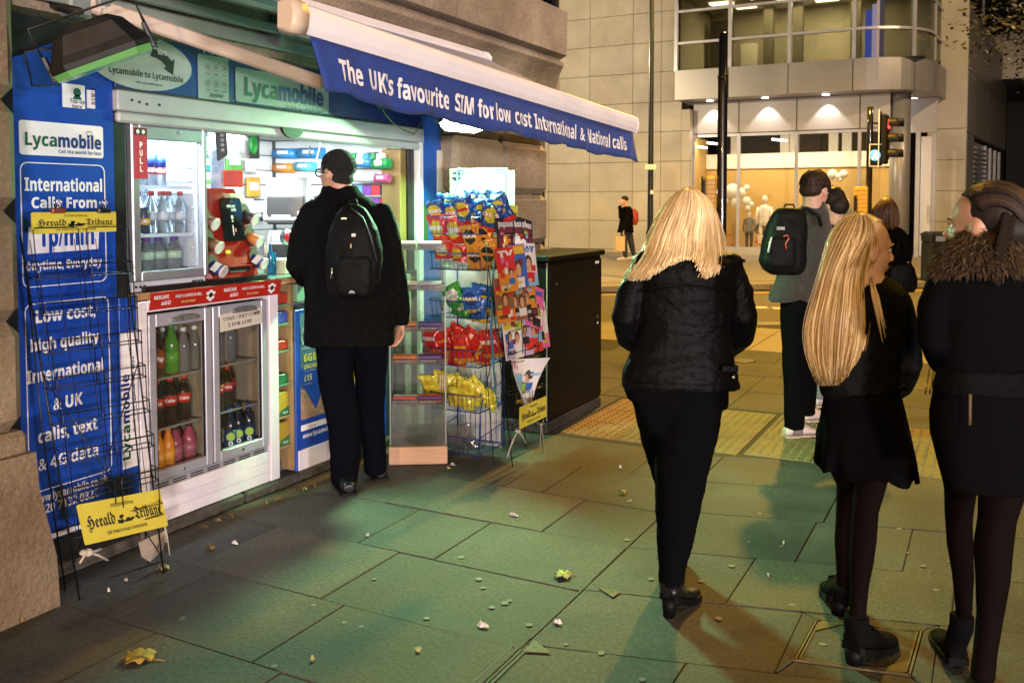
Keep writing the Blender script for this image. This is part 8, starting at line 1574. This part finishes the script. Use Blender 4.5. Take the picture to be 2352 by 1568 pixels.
for k in range(420):
    a, b = rr.uniform(0, 2*PI), rr.uniform(-.2, 1.5); dv = Vector((math.cos(a)*math.cos(b), math.sin(a)*math.cos(b), math.sin(b)))
    if dv.y > .75 and dv.z < .5: continue
    q = P(dv.x*.37, -.08+dv.y*.46, .19+dv.z*.38); nd = (r*dv.x+f*dv.y+u*dv.z); mb.tube([q-nd*.006, q+nd*.004-u*.006, q+nd*.005-u*.020+f*rr.uniform(-.006, .006)], [.0022, .002, .0006], 4)
part('hair_strands', mb, HK[0], hr, kind='stuff')
def gx(t):
    orr = mat('cord_orange', (.45, .08, .03), .5); mb = MB(); mb.tube([fg.p(x, y, -.40) for x, y in ((1800, 543), (1808, 540), (1812, 548), (1804, 560), (1806, 572))], .005, 5); part('cord', mb, orr, t); mb = MB(); mb.tube([fg.p(x, y, -.39) for x, y in ((1772, 545), (1768, 560), (1764, 580))], .006, 5); part('zip', mb, grl, t); text('CONX', grl, t, fg.p(1784, 528, -.40), R0, Z0, .018, .05)
    mb = MB(); mb.tube([fg.p(x, y, -.14) for x, y in ((1836, 482), (1856, 480), (1880, 496), (1886, 520))], .012, 6); part('strap', mb, nyl, t)
backpack(fg, 'large black backpack worn by the man in the grey coat', [(478, 1788, 1842), (490, 1776, 1850), (520, 1762, 1852), (560, 1750, 1850), (600, 1744, 1850), (618, 1752, 1846), (630, 1770, 1838)], -.26, .75, [(545, 1768, 1826, .4, -.36), (570, 1762, 1828, .4, -.36), (605, 1764, 1826, .4, -.36), (615, 1772, 1820, .4, -.36)], extra=gx, loop=[(1800, 480), (1804, 470), (1822, 470), (1826, 480)])
fg = Fig(1893, 944); tor = [(498, 1896, 1930, .8), (512, 1884, 1940), (560, 1880, 1944), (640, 1882, 1942), (700, 1880, 1940)]; lA = [(1900, 700, 26), (1896, 800, 22), (1886, 880, 18), (1880, 915, 15)]; lB = [(1925, 700, 26, .05), (1925, 800, 22, .05), (1925, 930, 15, .05)]
t, c, f, u, r, H = person(fg, 'dark haired person in patterned trainers mostly hidden behind the man in grey', tor, [[(1886, 520, 15), (1880, 580, 15), (1884, 640, 13)], [(1938, 520, 15), (1944, 580, 15), (1940, 650, 13)]], [lA, lB], (1911, 469, .225, (F0*.6-R0*.5-Z0*.35), 0, (1912, 512)), .5, 6, vox=.012)
mb = MB(); fg.sil(mb, tor, .55); fg.limb(mb, [(1886, 520, 16), (1880, 580, 16), (1884, 640, 14)]); fg.limb(mb, [(1938, 520, 16), (1944, 580, 16), (1940, 650, 14)]); part('jacket', fused(mb, .014, 3), clothk, t); mb = MB(); fg.limb(mb, lA, 1, 12); fg.limb(mb, lB, 1, 12); part('trousers', fused(mb, .014, 3), cg, t)
P = lambda x, y, z: c+r*(x*H)+f*(y*H)+u*(z*H); mb = MB(); mb.ell(P(0, -.05, .14), .40*H, .46*H, .42*H, 14, 10, (r, f, u)); mb.ell(P(0, -.2, -.12), .36*H, .34*H, .34*H, 12, 8, (r, f, u)); part('hair', fused(mb, .008, 2, wr(.004, .003, 30, 70)), HK[0], t)
trn = mat('trainer_white', (.60, .52, .48), .5, col2=(.40, .05, .05), scale=26, thr=(.58, .62)); h1 = fg.p(1868, 930); h1.z = .03; shoe(t, h1, h1+(R0*.75+F0*.5)*.28, .10, .09, trn, solew, 'trainer'); h2 = fg.p(1884, 940, .15); h2.z = 0; shoe(t, h2, h2+(R0*.9+F0*.3)*.28, .10, .09, trn, solew, 'trainer')
# ---------- 6 brown haired woman with a handbag on the road
fg = Fig(2052, 750, 12.5, -.13); tor = [(522, 2036, 2066, .8), (530, 2022, 2078), (545, 2014, 2084), (580, 2018, 2082), (620, 2018, 2084), (660, 2016, 2086), (690, 2018, 2086)]
arms = [[(2020, 545, 9), (2014, 590, 9), (2020, 630, 8)], [(2078, 545, 10), (2088, 580, 10), (2084, 604, 9, -.1)]]; lA = [(2038, 690, 15), (2038, 720, 12), (2036, 742, 8)]; lB = [(2066, 690, 15), (2066, 720, 12), (2066, 742, 8)]
t, c, f, u, r, H = person(fg, 'woman with shoulder length brown hair in a black coat near the traffic light', tor, arms, [lA, lB], (2034, 473, .23, (-R0*.5+F0*.85), 0, (2044, 530)), .5, 3, vox=.014)
mb = MB(); fg.sil(mb, tor, .55); [fg.limb(mb, a) for a in arms]; part('coat', fused(mb, .016, 3, wr(.008)), clothk, t); mb = MB(); fg.limb(mb, lA, 1.05, 12); fg.limb(mb, lB, 1.05, 12); part('trousers', fused(mb, .016, 2), trk, t)
for x in (2036, 2066): h1 = fg.p(x, 746); h1.z = -.128; shoe(t, h1, h1+F0*.25, .09, .07, bootm, solem)
strands('hair', fg, HR, [450, 454, 464, 485, 510, 528], [2026, 2016, 2008, 2004, 2006, 2012], [2044, 2050, 2055, 2059, 2062, 2058], t, 200, .8, .0, -1.9, 1.9, .009, 2, .06, 9, cap=(c, H, u, f))
t = thing('handbag', 'black handbag hanging at the side of the brown haired woman', 'handbag', fg.p(2072, 672, -.25)); mb = MB(); fg.sil(mb, [(606, 2048, 2092), (616, 2040, 2100), (640, 2036, 2106), (660, 2040, 2106), (671, 2052, 2098)], .4, -.25, 0, .7); part('bag', fused(mb, .014, 3, wr(.010, .004, 8, 20)), leatherm, t); mb = MB(); mb.tube([fg.p(x, y, -.22) for x, y in ((2050, 610), (2062, 560), (2072, 535), (2080, 570), (2094, 612))], .012, 6); part('strap', mb, leatherm, t)
# ---------- 7 pedestrian by the stone wall, 8 passer-by at the edge
fg = Fig(1440, 597); tor = [(474, 1432, 1448, .8), (482, 1426, 1454), (500, 1424, 1456), (520, 1420, 1454), (534, 1417, 1456)]; ff = -R0*.95+F0*.1
arms = [[(1430, 486, 5), (1426, 500, 5, -.1), (1424, 478, 4, -.15), (1424, 472, 3.5, -.15)], [(1448, 488, 5), (1440, 510, 5, -.15), (1434, 530, 4.5, -.2)]]; lA = [(1432, 530, 8), (1434, 560, 6.5), (1437, 592, 4.5)]; lB = [(1444, 530, 8, .1), (1450, 560, 6.5, .15), (1456, 586, 4.5, .2)]
hd = lambda mb: (hand(mb, fg.p(1422, 468, -.15), Z0, R0, .18, .8), hand(mb, fg.p(1432, 534, -.2), -Z0, R0, .18, .8))
t, c, f, u, r, H = person(fg, 'man in a dark jacket walking past the pale stone wall, hand at his face', tor, arms, [lA, lB], (1433, 461, .235, ff, 0, (1438, 478)), .55, 1, vox=.014, hands=hd)
mb = MB(); fg.sil(mb, tor, .6); [fg.limb(mb, a, 1.15) for a in arms]; part('jacket', fused(mb, .018, 3, wr(.012)), clothk, t); mb = MB(); fg.limb(mb, lA, 1.1, 12); fg.limb(mb, lB, 1.1, 12); part('jeans', fused(mb, .016, 2), mat('jeans_dark', (.02, .025, .04), .8), t)
P = lambda x, y, z: c+r*(x*H)+f*(y*H)+u*(z*H); mb = MB(); mb.ell(P(0, -.10, .20), .37*H, .43*H, .36*H, 12, 8, (r, f, u)); part('hair', mb, HK[0], t)
for x, y, dd in ((1442, 595, 0), (1462, 590, .2)): h1 = fg.p(x, y, dd); h1.z = .0; shoe(t, h1, h1-R0*.30, .11, .09, shoew, solew, 'trainer')
t = thing('backpack', 'small red and black backpack on the pedestrian by the stone wall', 'backpack', fg.p(1456, 518)); mb = MB(); fg.sil(mb, [(480, 1450, 1460), (488, 1448, 1466), (505, 1448, 1467), (517, 1451, 1463)], .8, .03, 0, .8); part('bag', fused(mb, .016, 2), mat('bag_red_dark', (.25, .02, .012), .6), t); mb = MB(); fg.sil(mb, [(483, 1446, 1453), (500, 1445, 1454), (515, 1448, 1454)], 1.2, .03); part('back_panel', mb, nyl, t)
t = thing('carrier_bag', 'brown paper carrier bag in the hand of the pedestrian', 'bag', fg.p(1424, 575, -.2)); mb = MB(); q = fg.p(1424, 560, -.2); mb.obox(q, R0*.13, F0*.06, Z0*.20, .01); part('bag', mb, mat('paper_brown', (.45, .32, .17), .7), t); mb = MB(); mb.tube([q+Z0*.20-R0*.06, q+Z0*.30, q+Z0*.20+R0*.06], .006, 5); part('handle', mb, tapem, t)
fg = Fig(2352, 640); tor = [(478, 2342, 2366, .8), (488, 2330, 2376), (520, 2328, 2378), (560, 2330, 2378)]; lA = [(2344, 560, 11), (2344, 600, 9), (2344, 634, 6)]; lB = [(2362, 560, 11), (2364, 600, 9), (2366, 634, 6)]
t, c, f, u, r, H = person(fg, 'passer-by in a dark coat cut by the right edge of the picture', tor, [[(2334, 494, 7), (2330, 530, 7), (2332, 562, 6)], [(2374, 494, 7), (2378, 530, 7), (2376, 562, 6)]], [lA, lB], (2354, 462, .23, -R0, 0, (2354, 482)), .6, 2, vox=.014)
mb = MB(); fg.sil(mb, tor, .6); fg.limb(mb, [(2334, 494, 8), (2330, 530, 8), (2332, 562, 7)]); fg.limb(mb, [(2374, 494, 8), (2378, 530, 8), (2376, 562, 7)]); part('coat', fused(mb, .018, 3), clothk, t); mb = MB(); fg.limb(mb, lA, 1.1, 12); fg.limb(mb, lB, 1.1, 12); part('trousers', fused(mb, .016, 2), trk, t); mb = MB(); mb.ell(c+u*.03-f*.02, .09, .1, .09, 12, 8); part('hair', mb, HK[0], t)
for x in (2344, 2366): h1 = fg.p(x, 636); h1.z = 0; shoe(t, h1, h1-R0*.26, .10, .08, bootm, solem)
bpy.data.scenes.remove(TMP)
